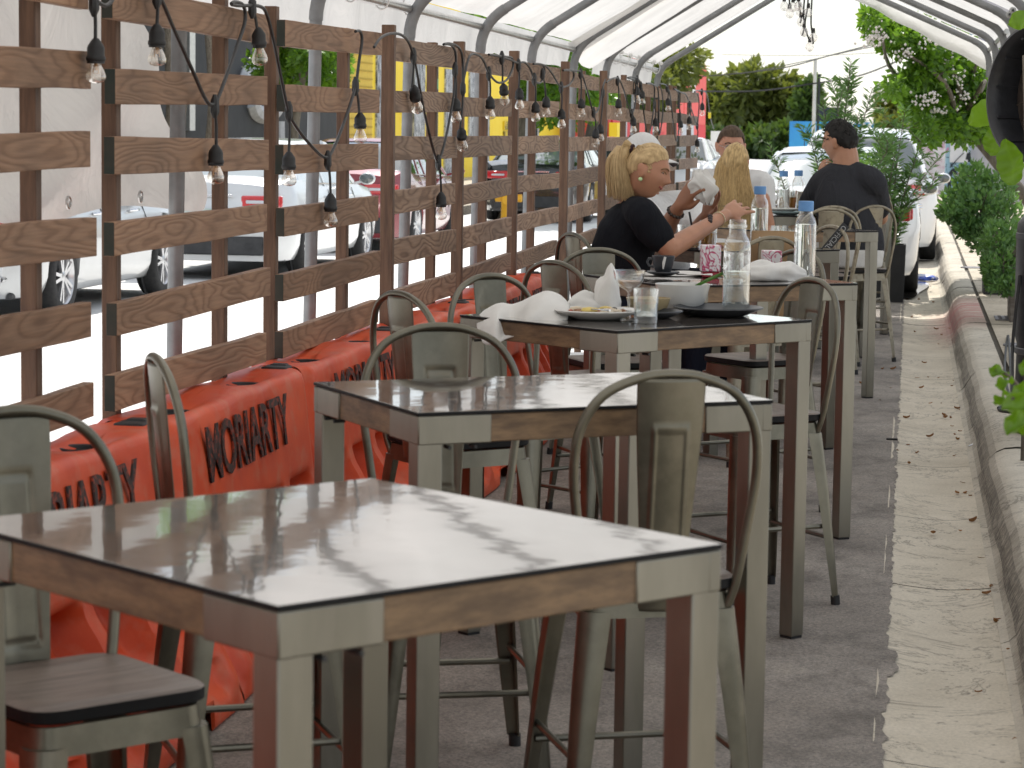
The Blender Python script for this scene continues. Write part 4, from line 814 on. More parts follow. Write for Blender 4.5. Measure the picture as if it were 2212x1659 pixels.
# beers
def beer(label, p, r=0.042, h=0.135, level=0.6, handle=False):
    t = thing('beer_glass', label, 'beer glass', p, 0, 'beer glasses')
    b = MB(); b.lathe([(0, 0), (r*0.80, 0.0), (r*0.84, 0.004), (r, h), (r*0.965, h), (r*0.80, 0.012), (0, 0.01)], 28); b.build('glass_body', m_glass, t, smooth=60)
    b = MB(); b.lathe([(0, 0.012), (r*0.79, 0.013), (r*(0.80 + 0.155 * level), h * level), (0, h * level)], 24); b.build('beer', m_beer, t)
    b = MB(); b.lathe([(0, h*level), (r*(0.80 + 0.155 * level), h*level), (r*(0.81 + 0.155 * level), h*level + 0.006), (0, h*level + 0.006)], 24); b.build('foam', m_foam, t)
    if handle:
        b = MB(); b.tube([(r*0.95, 0, h*0.85), (r*1.6, 0, h*0.8), (r*1.7, 0, h*0.4), (r*0.88, 0, h*0.25)], 0.006, 8); b.build('handle', m_glass, t)
beer('half full beer glass behind the elbow of the woman in black', at(1531, 500, 12.85).xy.to_3d() + V((0, 0, TZ_)), 0.047, 0.14, 0.55)
beer('low beer glass with a black straw at the woman in black', at(1497, 500, 12.6).xy.to_3d() + V((0, 0, TZ_)), 0.047, 0.10, 0.35)
beer('fuller right beer glass beside the man in dark grey', at(1706, 460, 18.5).xy.to_3d() + V((0, 0, TZ_)), 0.056, 0.17, 0.70)
beer('half empty left beer glass beside the man in dark grey', at(1692, 460, 18.8).xy.to_3d() + V((0, 0, TZ_)), 0.056, 0.17, 0.50)
p = at(1503, 500, 12.6); b = MB(); b.tube([(0, 0, 0.02), (-0.035, 0, 0.19)], 0.0055, 8); o = b.build('straw', m_black); o.location = (p.x, p.y, TZ_); tag(o, 'black straw leaning in the low beer glass', 'straw')
plate('stacked_plate', 'pale blue plates stacked at the near edge of the beer glass table', 'plate', (-0.88, 18.20, TZ_), 0.13, mat('pale blue ceramic', (0.38, 0.52, 0.54), rough=0.3), 0.02)
plate('upper_plate', 'white plate on top of the pale blue plates', 'plate', (-0.90, 18.20, TZ_ + 0.022), 0.12, m_ceramic, 0.02)
b = MB(); b.box((0, 0, 0.004), (0.15, 0.075, 0.008)); o = b.build('phone', m_black, bevel=0.003); o.location = at(1480, 500, 12.72).xy.to_3d() + V((0, 0, TZ_)); o.rotation_euler = (0, 0, 0.5); tag(o, 'black phone lying on the table of the woman in black', 'phone')
b = MB(); b.lathe([(0, 0), (0.035, 0.0), (0.043, 0.11), (0.041, 0.11), (0.033, 0.01), (0, 0.008)], 24); o = b.build('empty_glass', m_glass); o.location = at(1480, 500, 13.0).xy.to_3d() + V((0, 0, TZ_)); tag(o, 'empty glass in front of the man in the white cap', 'glass')
# kraft bag on the stool seat with a receipt stapled to it
bg_ = thing('paper_bag', 'brown paper bag with a white receipt on the scuffed stool', 'paper bag', (-0.625, 12.50, 0.672), R(6))
b = MB(); rings = []
for z, k in ((0.0, 1.0), (0.10, 1.0), (0.25, 1.02), (0.40, 0.99), (0.475, 0.96)):
    w, d = 0.15 * k, 0.085 * k * (1 - z * 0.7)
    ring = []
    for x, y in ((-w, -d), (-w*0.4, -d*(1 - 0.04*sin(z*20))), (w*0.3, -d*(1+0.05*sin(z*15))), (w, -d), (w*0.93, 0), (w, d), (0, d), (-w, d), (-w*0.93, 0)): ring.append((x + 0.006 * nz(x * 9, z * 9), y + 0.006 * nz(x * 12, z * 8, 3), z + 0.01 * nz(x * 10, 4) * (z > 0.4)))
    rings.append(ring)
b.loft(rings, True, False); b.add(rings[0], [tuple(range(9))]); b.build('bag_body', m_kraft, bg_, smooth=25, solid=0.002)
b = MB(); b.grid(lambda u, v: (-0.115 + 0.11 * u, -0.092 - 0.006 * sin(v * 3), 0.14 + 0.31 * v - 0.02 * u), 4, 8); rc = b.build('receipt', m_paper, bg_)
b = MB()
for i in range(9): b.box((-0.075 + 0.012 * (i % 3 == 0), -0.1005, 0.20 + i * 0.022), (0.05 - 0.012 * (i % 2), 0.001, 0.003))
b.box((-0.03, -0.1005, 0.415), (0.022, 0.001, 0.022)); b.build('print', m_ink, rc)
# lettered lanyard over a stool hoop
ly = thing('lanyard_strap', 'black strap lettered OFFICIAL slung over the hoop of the scuffed stool', 'strap')
A_, B_ = at(1828, 486, 13.86), at(1782, 541, 13.80); dx = (B_ - A_); L_ = dx.length; dx.normalize(); nrm = V((0.1, -1, 0.1)).normalized(); up_ = nrm.cross(dx).normalized(); nrm = dx.cross(up_)
Ms = Matrix(((dx.x, up_.x, nrm.x, 0), (dx.y, up_.y, nrm.y, 0), (dx.z, up_.z, nrm.z, 0), (0, 0, 0, 1))); Ms.translation = (A_ + B_) / 2
b = MB(); b.box((0, 0, 0), (L_, 0.047, 0.004), 0, 0, Ms); b.build('band', m_black, ly, bevel=0.001)
font_mesh('lettering', 'OFFICIAL', L_ * 0.86, 0.028, mat('grey strap lettering', (0.38, 0.38, 0.38), rough=0.8), ly, Ms @ Matrix.Translation((0, 0, 0.0035 if nrm.y < 0 else -0.0035)) @ (Matrix() if nrm.y < 0 else Matrix.Rotation(PI, 4, 'X')), 0.001)
b = MB(); b.tube([(0, 0, 0), (0.0, 0.0, -0.03)], 0.012, 8); b.build('clip', m_cut, ly).location = B_
# cloth and rag bundle on the ground at the end of the barriers
o = crumple('white bundled cloth on the street at the end of the barriers', (-1.95, 15.7, 0.0), 0.42, 0.25, 0.18, 4.4, 1.2); o.name = 'cloth_bundle'; o['category'] = 'cloth'; del o['group']

# ------------------------------------------------------------------ people
m_skin = {}
def skin(name, c):
    m, t, b = _nodes(name); v = coords(t); n = noise_n(t, v, 14, 4); t.links.new(ramp(t, n, [(0.3, tuple(x * 0.86 for x in c)), (0.7, c)]), b.inputs['Base Color'])
    b.inputs['Roughness'].default_value = 0.48; b.inputs['Subsurface Weight'].default_value = 0.12; b.inputs['Subsurface Radius'].default_value = (0.02, 0.008, 0.004); b.inputs['Specular IOR Level'].default_value = 0.4; return m
def cloth(name, c, fold=7, st=0.7):
    m, t, b = _nodes(name); v = coords(t, (1, 1, 0.55)); n = noise_n(t, v, fold, 4, 0.5, 1.2); f = noise_n(t, v, 300, 2)
    t.links.new(mixc(t, 0.5, ramp(t, n, [(0.3, tuple(x * 0.8 for x in c)), (0.7, c)]), ramp(t, f, [(0.3, tuple(x * 0.8 for x in c)), (0.7, tuple(min(1, x * 1.12) for x in c))])), b.inputs['Base Color'])
    b.inputs['Roughness'].default_value = 0.92; b.inputs['Specular IOR Level'].default_value = 0.15; bump(t, b, n, st, 0.03); return m
def hair_mat(name, dark, light):
    m, t, b = _nodes(name); a = t.nodes.new('ShaderNodeAttribute'); a.attribute_name = 'var'; v = coords(t, (1, 1, 0.25)); n = noise_n(t, v, 90, 4, 0.7)
    f = t.nodes.new('ShaderNodeMath'); f.operation = 'MULTIPLY_ADD'; f.inputs[1].default_value = 0.55; t.links.new(n, f.inputs[0]); sc_ = t.nodes.new('ShaderNodeMath'); sc_.operation = 'MULTIPLY'; sc_.inputs[1].default_value = 0.6; t.links.new(a.outputs['Fac'], sc_.inputs[0]); t.links.new(sc_.outputs[0], f.inputs[2])
    t.links.new(ramp(t, f.outputs[0], [(0.25, dark), (0.75, light)]), b.inputs['Base Color']); b.inputs['Roughness'].default_value = 0.55; b.inputs['Specular IOR Level'].default_value = 0.2; return m
def frame(fwd, up=(0, 0, 1)):
    f = V(fwd).normalized(); u = V(up); r_ = f.cross(u).normalized(); u = r_.cross(f)
    return Matrix(((r_.x, f.x, u.x, 0), (r_.y, f.y, u.y, 0), (r_.z, f.z, u.z, 0), (0, 0, 0, 1)))     # local x = person's right, y = forward, z = up
def head_point(d, female=False):
    x, y, z = d; hx, hy, hz = 0.076, 0.094, 0.118
    p = V((x * hx, y * hy, z * hz))
    if p.z < 0:                                    # jaw narrows towards the chin
        t = min(1, -p.z / hz); p.x *= 1 - (0.34 if female else 0.25) * t ** 1.6
        if p.y < 0: p.y *= 1 - 0.28 * t
        else: p.y *= 1 - 0.10 * t
    if p.y > 0: p.y *= 0.97; p.x *= 1 - 0.10 * (p.y / hy) ** 2
    if p.y < 0 and p.z > -0.02: p.y *= 1.06
    g = lambda cx, cz, sx, sz: math.exp(-((p.x - cx) / sx) ** 2 - ((p.z - cz) / sz) ** 2)
    if y > 0:
        k = 0
        k += 0.006 * g(0, 0.030, 0.05, 0.012)                                     # brow
        k -= 0.010 * (g(0.032, 0.010, 0.017, 0.012) + g(-0.032, 0.010, 0.017, 0.012))   # eye sockets
        k += 0.012 * g(0, 0.0, 0.010, 0.018) + 0.024 * g(0, -0.022, 0.0135, 0.014)    # nose bridge, tip
        k += 0.006 * (g(0.013, -0.028, 0.008, 0.008) + g(-0.013, -0.028, 0.008, 0.008))
        k += 0.005 * (g(0.042, -0.022, 0.02, 0.02) + g(-0.042, -0.022, 0.02, 0.02))   # cheeks
        k += 0.007 * g(0, -0.053, 0.020, 0.006) + 0.007 * g(0, -0.065, 0.017, 0.006) - 0.003 * g(0, -0.059, 0.026, 0.003)
        k += 0.010 * g(0, -0.098, 0.022, 0.016)                                       # chin
        p.y += k
    return p
def add_head(b, M, female=False, sc=1.0):
    n, h = 56, 40; rings = []
    for i in range(1, h):
        th = PI * i / h
        rings.append([M @ (head_point((sin(th) * cos(2*PI*k/n), sin(th) * sin(2*PI*k/n), -cos(th)), female) * sc) for k in range(n)])
    b.loft(rings, True, True)
    for s_ in (1, -1):
        for cx, cy, cz, rx, ry, rz_ in ((0.082, -0.010, -0.008, 0.011, 0.019, 0.031), (0.090, -0.018, 0.006, 0.007, 0.017, 0.023)):
            bb_ = MB(); bb_.ball((cx * s_ * sc, cy * sc, cz * sc), (rx * sc, ry * sc, rz_ * sc), 12); b.add(bb_.v, bb_.f, 0, M)
def seg(b, pts, rads, n=14, k=5):
    P = spline(pts, k); m_ = len(pts); rr_ = []
    for i in range(len(P)):
        t = i / k; a = min(int(t), m_ - 2); rr_.append(rads[a] + (rads[a + 1] - rads[a]) * (t - a))
    b.tube(P, rr_, n)
    b.ball(P[0], rr_[0] * 0.99, 12); b.ball(P[-1], rr_[-1] * 0.99, 12)
def torso(b, spine, wid, dep, side, n=28, k=5):
    """spine points bottom to top; half widths and depths; side = right-hand vector of the chest"""
    P = spline(spine, k); rings = []; m_ = len(spine)
    for i, p in enumerate(P):
        t = i / k; a = min(int(t), m_ - 2); f = t - a; w = wid[a] + (wid[a+1] - wid[a]) * f; d = dep[a] + (dep[a+1] - dep[a]) * f
        tg = (P[min(i + 1, len(P) - 1)] - P[max(i - 1, 0)]).normalized(); s_ = (V(side) - tg * V(side).dot(tg)).normalized(); fw = tg.cross(s_)
        rings.append([p + s_ * w * math.copysign(abs(cos(x)) ** 0.85, cos(x)) + fw * d * math.copysign(abs(sin(x)) ** 0.9, sin(x)) for x in [2*PI*j/n for j in range(n)]])
    b.loft(rings)
def hand(b, wrist, direction, palm_n, sc=1.0, curl=(0.5, 0.6, 0.7, 0.8), spread=0.10, thumb_side=1, thumb_out=0.75):
    M = frame(direction, palm_n); M.translation = V(wrist)        # x across the palm, y to the fingers, -z is the palm side
    pm = MB()
    rings = []
    for y, w, t in ((-0.012, 0.026, 0.020), (0.01, 0.030, 0.019), (0.04, 0.040, 0.017), (0.075, 0.043, 0.015), (0.094, 0.040, 0.012)):
        rings.append([M @ V((w * math.copysign(abs(cos(a)) ** 0.7, cos(a)) * sc, y * sc, t * sin(a) * sc)) for a in [2*PI*j/16 for j in range(16)]])
    b.loft(rings)
    for k, (x, ln) in enumerate(((-0.031, 0.070), (-0.0105, 0.079), (0.0105, 0.075), (0.030, 0.058))):
        x *= thumb_side; pts = [V((x, 0.080, 0.0))]; a = 0.0; lens = (0.020, ln * 0.45, ln * 0.32, ln * 0.26); d0 = spread * (k - 1.5) * thumb_side
        for j, l_ in enumerate(lens):
            if j: a += curl[k] * (0.55, 0.75, 0.6)[j - 1]
            pts.append(pts[-1] + V((l_ * sin(d0), l_ * cos(a) * cos(d0), -l_ * sin(a))))
        seg(b, [M @ (q * sc) for q in pts], [0.0098*sc, 0.0096*sc, 0.0088*sc, 0.0080*sc, 0.0066*sc], 10, 3)
    th = [V((-0.026 * thumb_side, 0.018, -0.004)), V((-0.046 * thumb_side, 0.042, -0.014)), V(((-0.046 - 0.020 * thumb_out) * thumb_side, 0.070, -0.020)), V(((-0.046 - 0.026 * thumb_out) * thumb_side, 0.094, -0.026))]
    seg(b, [M @ (q * sc) for q in th], [0.0135*sc, 0.0115*sc, 0.0100*sc, 0.0075*sc], 10, 3)
def remesh(o, vox, it=4, f=0.5):
    md = o.modifiers.new('skin', 'REMESH'); md.mode = 'VOXEL'; md.voxel_size = vox; md.use_smooth_shade = True
    s2 = o.modifiers.new('relax', 'SMOOTH'); s2.iterations = it; s2.factor = f
def strands(b, curves, r0, taper=0.35, n=6):
    for c in curves:
        P = spline(c, 5); k = len(P); v0 = 0.30 + 0.40 * rnd.random(); o0 = len(b.v)
        b.tube(P, [r0 * (1 - (1 - taper) * (i / (k - 1)) ** 1.5) for i in range(k)], n); b.col += [v0] * (len(b.v) - o0)
def face_bits(t, M, sc, m_iris, m_brow, m_lip, smile=0.0, closed=False):
    def on(x, z, dy=0.0):
        best = None
        for i in range(60):
            yy = 0.13 - i * 0.0015; q = V((x, yy, z))
            d = V((x / 0.076, yy / 0.094, z / 0.118)); l_ = d.length
            s_ = head_point(d.normalized())
            if best is None or (s_.xz - V((x, z))).length < best[0]: best = ((s_.xz - V((x, z))).length, s_.y)
        return M @ (V((x, best[1] + dy, z)) * sc)
    for s_ in (1, -1):
        b = MB(); bb_ = MB(); bb_.ball((0, 0, 0), (0.0105 * sc, 0.0105 * sc, (0.0035 if closed else 0.0075) * sc), 12)
        c = on(0.031 * s_, 0.009, -0.0065)
        b.add(bb_.v, bb_.f, 0, Matrix.Translation(c)); 
        e = b.build('eye', m_eyewhite, t)
        b = MB(); ir = MB(); ir.ball((0, 0, 0), ((0.0055 if not closed else 0.003) * sc), 10); b.add(ir.v, ir.f, 0, Matrix.Translation(c + (M.to_3x3() @ V((0.001, 0.0085, -0.001))) * sc)); b.build('iris', m_iris, e)
        b = MB(); b.tube(spline([on(x * s_, z, 0.0012) for x, z in ((0.015, 0.026), (0.028, 0.032), (0.042, 0.029), (0.050, 0.022))], 4), 0.0030 * sc, 6); b.build('eyebrow', m_brow, t)
        b = MB(); b.tube(spline([on(x * s_, z, 0.001) for x, z in ((0.017, 0.008), (0.024, 0.015), (0.033, 0.016), (0.044, 0.009))], 4), 0.0022 * sc, 6); b.build('eyelid', m_brow, t)
    b = MB(); b.tube(spline([on(x, -0.059 + smile * (abs(x) / 0.026) ** 2 + dz, 0.0005) for x, dz in ((-0.027, 0), (-0.015, 0.002), (0, 0.0), (0.015, 0.002), (0.027, 0))], 5), [0.0015*sc] + [0.0042 * sc] * 19 + [0.0015*sc], 6); b.build('lips', m_lip, t)
m_eyewhite = mat('eye white', (0.42, 0.38, 0.35), rough=0.25); m_iris = mat('dark iris', (0.03, 0.018, 0.01), rough=0.15); m_lip = mat('rose lips', (0.42, 0.13, 0.11), rough=0.4); m_browd = mat('dark brows', (0.05, 0.03, 0.018), rough=0.8); m_browb = mat('fair brows', (0.22, 0.13, 0.06), rough=0.8)
def person(label): return thing('person', label, 'person')
def hair_shell(b, M, sc, cond, off=0.010, ridge=0.0):
    n, h = 72, 54; ids = {}; o0 = len(b.v)
    for i in range(h + 1):
        th = PI * i / h
        for k in range(n):
            d = V((sin(th) * cos(2*PI*k/n), sin(th) * sin(2*PI*k/n), -cos(th))); p = head_point(d)
            c = cond(p)
            if c > 0:
                q = p + d * (off * min(1, c * 6) + 0.002 + ridge * (mnoise.noise(V((d.x * 9, d.y * 9, d.z * 3))) + 0.5 * mnoise.noise(V((d.x * 24, d.y * 24, d.z * 6)))))
                ids[(i, k)] = len(b.v); b.v.append(tuple(M @ (q * sc))); b.col.append(0.5 + 0.5 * mnoise.noise(V((d.x * 14, d.y * 5, d.z * 3))))
    for i in range(h):
        for k in range(n):
            c4 = [(i, k), (i, (k+1) % n), (i+1, (k+1) % n), (i+1, k)]
            if all(c in ids for c in c4): b.f.append(tuple(ids[c] for c in c4)); b.mi.append(0)

# --- woman in black reaching for the bottle
SC = 1.10
m_skinA = skin('tanned skin', (0.50, 0.245, 0.15)); m_skinB = skin('brown skin', (0.36, 0.165, 0.095)); m_skinC = skin('ruddy skin', (0.54, 0.27, 0.185)); m_skinD = skin('olive skin', (0.44, 0.225, 0.14))
m_blacktee = cloth('black tee cloth', (0.012, 0.013, 0.017)); m_whitetee = cloth('white tee cloth', (0.76, 0.755, 0.75)); m_greytee = cloth('dark grey tee cloth', (0.036, 0.037, 0.043), 9, 0.9)
m_jeans = cloth('dark navy trousers', (0.012, 0.014, 0.025)); m_shorts = cloth('white shorts cloth', (0.66, 0.65, 0.63))
def seated_legs(t, hip, fwd, side, m, sc=1.1, foot_z=0.27, name='trousers', spread=0.11, ln=0.44, rr_=(0.098, 0.082, 0.066, 0.05)):
    b = MB(); b2 = MB()
    for s_ in (1, -1):
        h0 = hip + side * 0.09 * s_; kn = hip + fwd * ln + side * spread * s_ + V((0, 0, 0.0)); an = kn + V((0, 0, -(kn.z - foot_z))) - fwd * 0.05
        seg(b, [h0, (h0 + kn) / 2 + V((0, 0, 0.012)), kn, (kn + an) / 2, an], [rr_[0]*sc, rr_[0]*sc*0.95, rr_[1]*sc, rr_[2]*sc, rr_[3]*sc])
        seg(b2, [an + V((0, 0, -0.02)) - fwd * 0.05, an + V((0, 0, -0.045)) + fwd * 0.07, an + V((0, 0, -0.055)) + fwd * 0.17], [0.042, 0.043, 0.030])
    o = b.build(name, m, t); remesh(o, 0.012); o = b2.build('shoes', m_black, t); remesh(o, 0.010)
wm = person('blonde woman in a black tee reaching out her arm for the blue capped bottle')
Yw = 12.35
pel = V((-1.46, 12.40, 0.775)); ch = at(1358, 500, Yw); nb = at(1366, 432, Yw); hd = at(1400, 371, Yw - 0.05)
fA = V((0.86, 0.32, 0)).normalized(); sA = fA.cross(V((0, 0, 1)))
shR, elR, wrR = at(1386, 468, 12.13), at(1446, 538, 12.12), at(1568, 464, 12.60); shL, elL, wrL = at(1372, 462, 12.62), at(1432, 530, 12.8), at(1500, 528, 12.9)
b = MB(); torso(b, [pel - V((0, 0, 0.08)), pel, (pel + ch) / 2 - fA * 0.01, ch, nb - V((0, 0, 0.05)), nb], [0.16, 0.175, 0.16, 0.165, 0.14, 0.06], [0.12, 0.135, 0.13, 0.125, 0.09, 0.06], sA)
Mh = frame(V((0.96, -0.12, -0.24)), V((0.22, 0.1, 1))); Mh.translation = hd
seg(b, [nb - V((0, 0, 0.03)), nb + V((0.02, 0, 0.04)), hd + (Mh.to_3x3() @ V((0, -0.025, -0.06)))], [0.066, 0.058, 0.060]); add_head(b, Mh, True, 1.12)
seg(b, [shR, (shR + elR) / 2, elR], [0.068, 0.063, 0.050]); seg(b, [elR, lerp(elR, wrR, 0.3), wrR], [0.052, 0.050, 0.029])
seg(b, [shL, elL], [0.064, 0.047]); seg(b, [elL, lerp(elL, wrL, 0.3), wrL], [0.048, 0.045, 0.028])
hdir = (at(1634, 428, 12.86) - wrR).normalized(); hand(b, wrR + hdir * 0.012, hdir, V((0.30, -0.75, 0.60)), 1.18, (0.10, 0.22, 0.34, 0.5), 0.13, -1, 0.5)
hand(b, wrL, (wrL - elL), V((0, 0, 1)), 1.1, (0.5, 0.5, 0.6, 0.6))
o = b.build('body', m_skinA, wm); remesh(o, 0.0062, 3)
b = MB(); torso(b, [pel - V((0, 0, 0.06)), pel + V((0, 0, 0.02)), (pel + ch) / 2 - fA * 0.01, ch, nb - V((0, 0, 0.055)), nb + V((0, 0, -0.012))], [0.175, 0.192, 0.178, 0.182, 0.155, 0.075], [0.135, 0.155, 0.155, 0.148, 0.105, 0.072], sA)
seg(b, [nb - V((0, 0, 0.05)), shR + V((0, 0, 0.015)), lerp(shR, elR, 0.30), lerp(shR, elR, 0.62)], [0.07, 0.082, 0.086, 0.080]); seg(b, [nb - V((0, 0, 0.05)), shL + V((0, 0, 0.015)), lerp(shL, elL, 0.55)], [0.07, 0.078, 0.074])
o = b.build('tee_shirt', m_blacktee, wm); remesh(o, 0.011, 6)
seated_legs(wm, pel - V((0, 0, 0.0)), fA, sA, m_jeans)
m_blonde = hair_mat('blonde hair', (0.27, 0.165, 0.070), (0.66, 0.48, 0.26))
b = MB(); hair_shell(b, Mh, 1.12, lambda p: min(0.30, (p.z - 0.072 + 0.80 * max(0, -p.y + 0.075)) * 4) if p.z > -0.065 and not (p.y > -0.012 and p.z < 0.025) else -1, 0.009, 0.0015)
MW = lambda q: Mh @ (V(q) * 1.12)
knot = V((0, -0.088, 0.072)); mass = []
for (q, w, d_) in (((0, -0.098, 0.078), 0.020, 0.018), ((0, -0.132, 0.070), 0.045, 0.036), ((0, -0.140, 0.020), 0.070, 0.050), ((0, -0.118, -0.045), 0.078, 0.062), ((0, -0.092, -0.105), 0.072, 0.062), ((0, -0.085, -0.135), 0.050, 0.045)):
    mass.append([MW(V(q) + V((w * cos(x), d_ * sin(x), 0.006 * sin(3 * x)))) for x in [2*PI*j/24 for j in range(24)]])
b.loft(mass); b.col += [0.45] * (len(b.v) - len(b.col))
cv_ = []
for i in range(1100):
    a = rnd.random() * 2 * PI; r_ = rnd.random() ** 0.3; w = rnd.uniform(0.72, 1.12)
    cv_.append([MW(knot + V((0.014 * r_ * cos(a), 0.0, 0.014 * r_ * sin(a)))), MW(knot + V((0.044 * r_ * cos(a), -0.045, 0.006 + 0.030 * r_ * sin(a)))), MW(V((0.074 * r_ * cos(a), -0.138 + 0.052 * r_ * sin(a), 0.015))), MW(V((0.086 * r_ * cos(a), -0.114 + 0.066 * r_ * sin(a), -0.060))), MW(V((0.078 * r_ * cos(a), -0.084 + 0.066 * r_ * sin(a), -0.140 * w)))])
strands(b, cv_, 0.0021, 0.45, 4)
cv_ = []
for i in range(700):      # strands combed from the forehead and temples back to the tie
    a = rnd.uniform(-1, 1) * 2.0; z0 = (0.098 + 0.008 * rnd.random()) if abs(a) < 0.8 else (0.072 if abs(a) < 1.25 else rnd.uniform(-0.005, 0.06)); d = V((sin(a) * 0.62, cos(a) * 0.62, z0 / 0.118)).normalized(); p0 = head_point(d) * 1.025
    cv_.append([MW(p0), MW(lerp(p0, knot, 0.35) + d * 0.014 + V((0, 0, 0.016))), MW(lerp(p0, knot, 0.7) + d * 0.010 + V((0, 0, 0.014))), MW(knot)])
strands(b, cv_, 0.0019, 0.9, 4)
b.build('hair', m_blonde, wm, smooth=80, recalc=False)
b = MB(); b.tube([MW(knot + V((0.020 * cos(a), -0.010, 0.020 * sin(a)))) for a in [2*PI*i/14 for i in range(14)]], 0.010, 8, loop=True); b.build('hair_tie', mat('dark red hair tie', (0.03, 0.008, 0.012), rough=0.8), wm)
face_bits(wm, Mh, 1.12, m_iris, m_browb, m_lip, 0.008, True)
b = MB(); b.ball(MW(V((0.082, -0.006, -0.044))), 0.011, 10); b.build('earring', mat('pale green stone', (0.55, 0.75, 0.40), rough=0.2), wm)
b = MB(); c = lerp(wrR, elR, 0.13); ax = (wrR - elR).normalized(); Mb = frame(ax); b.tube([c + Mb.to_3x3() @ V((0.036 * cos(a), 0, 0.036 * sin(a))) for a in [2*PI*i/20 for i in range(20)]], 0.003, 6, loop=True); b.build('bracelet', mat('cream bead bracelet', (0.75, 0.62, 0.42), rough=0.5), wm)
m_tat = mat('dark tattoo ink', (0.05, 0.035, 0.035), rough=0.6)
b = MB(); c = lerp(wrR, elR, 0.30)
for k in range(3): b.ball(c + Mb.to_3x3() @ V((0.020 - 0.01 * k, 0.02 * (k - 1), 0.026 + 0.006 * k)) + V((0.0, -0.012, 0)), (0.014, 0.010, 0.012), 8)
b.build('tattoo', m_tat, wm)

# --- man in the white cap holding a napkin
cm = person('man in a white cap and white tee holding up a crumpled napkin')
Yc = 13.65; fB = V((0.80, -0.55, 0)).normalized(); sB = fB.cross(V((0, 0, 1)))
pel = V((-1.36, 13.78, 0.775)); ch = at(1418, 492, Yc); nb = at(1408, 424, Yc); hd = at(1388, 348, Yc - 0.03)
shR, elR, wrR = at(1376, 450, 13.42), at(1432, 508, 13.15), at(1466, 446, 13.05); shL, elL, wrL = at(1486, 448, 13.75), at(1500, 510, 13.5), at(1526, 466, 13.25)
b = MB(); torso(b, [pel - V((0, 0, 0.08)), pel, (pel + ch) / 2, ch, nb - V((0, 0, 0.05)), nb], [0.17, 0.18, 0.175, 0.19, 0.16, 0.065], [0.12, 0.135, 0.13, 0.13, 0.09, 0.065], sB)
Mh = frame(V((0.80, -0.58, 0.0)), V((0.0, 0, 1))); Mh.translation = hd
seg(b, [nb - V((0, 0, 0.03)), hd + (Mh.to_3x3() @ V((0, -0.03, -0.05)))], [0.058, 0.060]); add_head(b, Mh, False, 1.08)
for sh, el, wr in ((shR, elR, wrR), (shL, elL, wrL)): seg(b, [sh, (sh + el) / 2, el], [0.07, 0.064, 0.052]); seg(b, [el, lerp(el, wr, 0.3), wr], [0.053, 0.052, 0.032])
d1 = (at(1500, 400, 13.0) - wrR).normalized(); hand(b, wrR, d1, V((-0.5, -0.75, 0.35)), 1.22, (0.75, 0.85, 0.95, 1.0), 0.09, -1, 0.2)
d2 = (at(1540, 424, 13.2) - wrL).normalized(); hand(b, wrL, d2, V((0.55, 0.7, -0.2)), 1.22, (0.35, 0.4, 0.45, 0.5), 0.14, 1, 0.9)
o = b.build('body', m_skinB, cm); remesh(o, 0.0068, 3)
b = MB(); torso(b, [pel - V((0, 0, 0.06)), pel, (pel + ch) / 2, ch, nb - V((0, 0, 0.06)), nb + V((0, 0, -0.01))], [0.19, 0.20, 0.195, 0.21, 0.175, 0.085], [0.14, 0.155, 0.155, 0.15, 0.11, 0.08], sB)
for sh, el in ((shR, elR), (shL, elL)): seg(b, [nb - V((0, 0, 0.06)), sh + V((0, 0, 0.01)), lerp(sh, el, 0.3), lerp(sh, el, 0.7)], [0.08, 0.088, 0.092, 0.088])
o = b.build('tee_shirt', m_whitetee, cm); remesh(o, 0.012, 6)
seated_legs(cm, pel, fB, sB, m_jeans)
MW = lambda q: Mh @ (V(q) * 1.12)
b = MB(); hair_shell(b, Mh, 1.12, lambda p: 0.3 if (p.z > -0.05 and p.y < 0.01 and p.z < 0.05) else -1, 0.005); b.build('hair', hair_mat('black short hair', (0.012, 0.01, 0.009), (0.05, 0.04, 0.035)), cm, recalc=False)
m_capc = cloth('white cap cloth', (0.74, 0.735, 0.73), 5, 0.35)
b = MB(); hair_shell(b, Mh, 1.16, lambda p: 0.3 if p.z > 0.026 - 0.10 * p.y else -1, 0.016); b.col = []
cp = b.build('cap', m_capc, cm, smooth=80, recalc=False)
def brim(u, v):
    a = lerp(-1.05, 1.05, u); r0, r1 = 0.094, 0.192; r_ = lerp(r0, r1 - 0.028 * (abs(a) / 1.05) ** 2, v); return MW(V((sin(a) * r_ * 0.84, cos(a) * r_ + 0.006, 0.030 - 0.10 * 0.09 + 0.006 - 0.030 * v - 0.030 * (sin(a)) ** 2 * v)))
b = MB(); b.grid(brim, 20, 8); b.build('brim', m_capc, cp, smooth=80, solid=0.006)
b = MB(); b.grid(lambda u, v: brim(0.03 + u * 0.94, 0.05 + v * 0.9) - (Mh.to_3x3() @ V((0, 0, 0.007))), 20, 8); b.build('brim_underside', mat('dark brim lining', (0.05, 0.045, 0.05), rough=0.9), cp, smooth=80)
face_bits(cm, Mh, 1.12, m_iris, m_browd, m_lip)
b = MB(); c = lerp(wrR, elR, 0.20); Mb = frame((wrR - elR))
for i in range(14): b.ball(c + Mb.to_3x3() @ V((0.040 * cos(2*PI*i/14), 0, 0.040 * sin(2*PI*i/14))), 0.0105, 8)
b.build('bead_bracelet', mat('dark beads', (0.02, 0.015, 0.012), (0.06, 0.04, 0.03), rough=0.25, scale=60), cm)
nk = MB(); c = at(1519, 404, 13.0)
rings = []
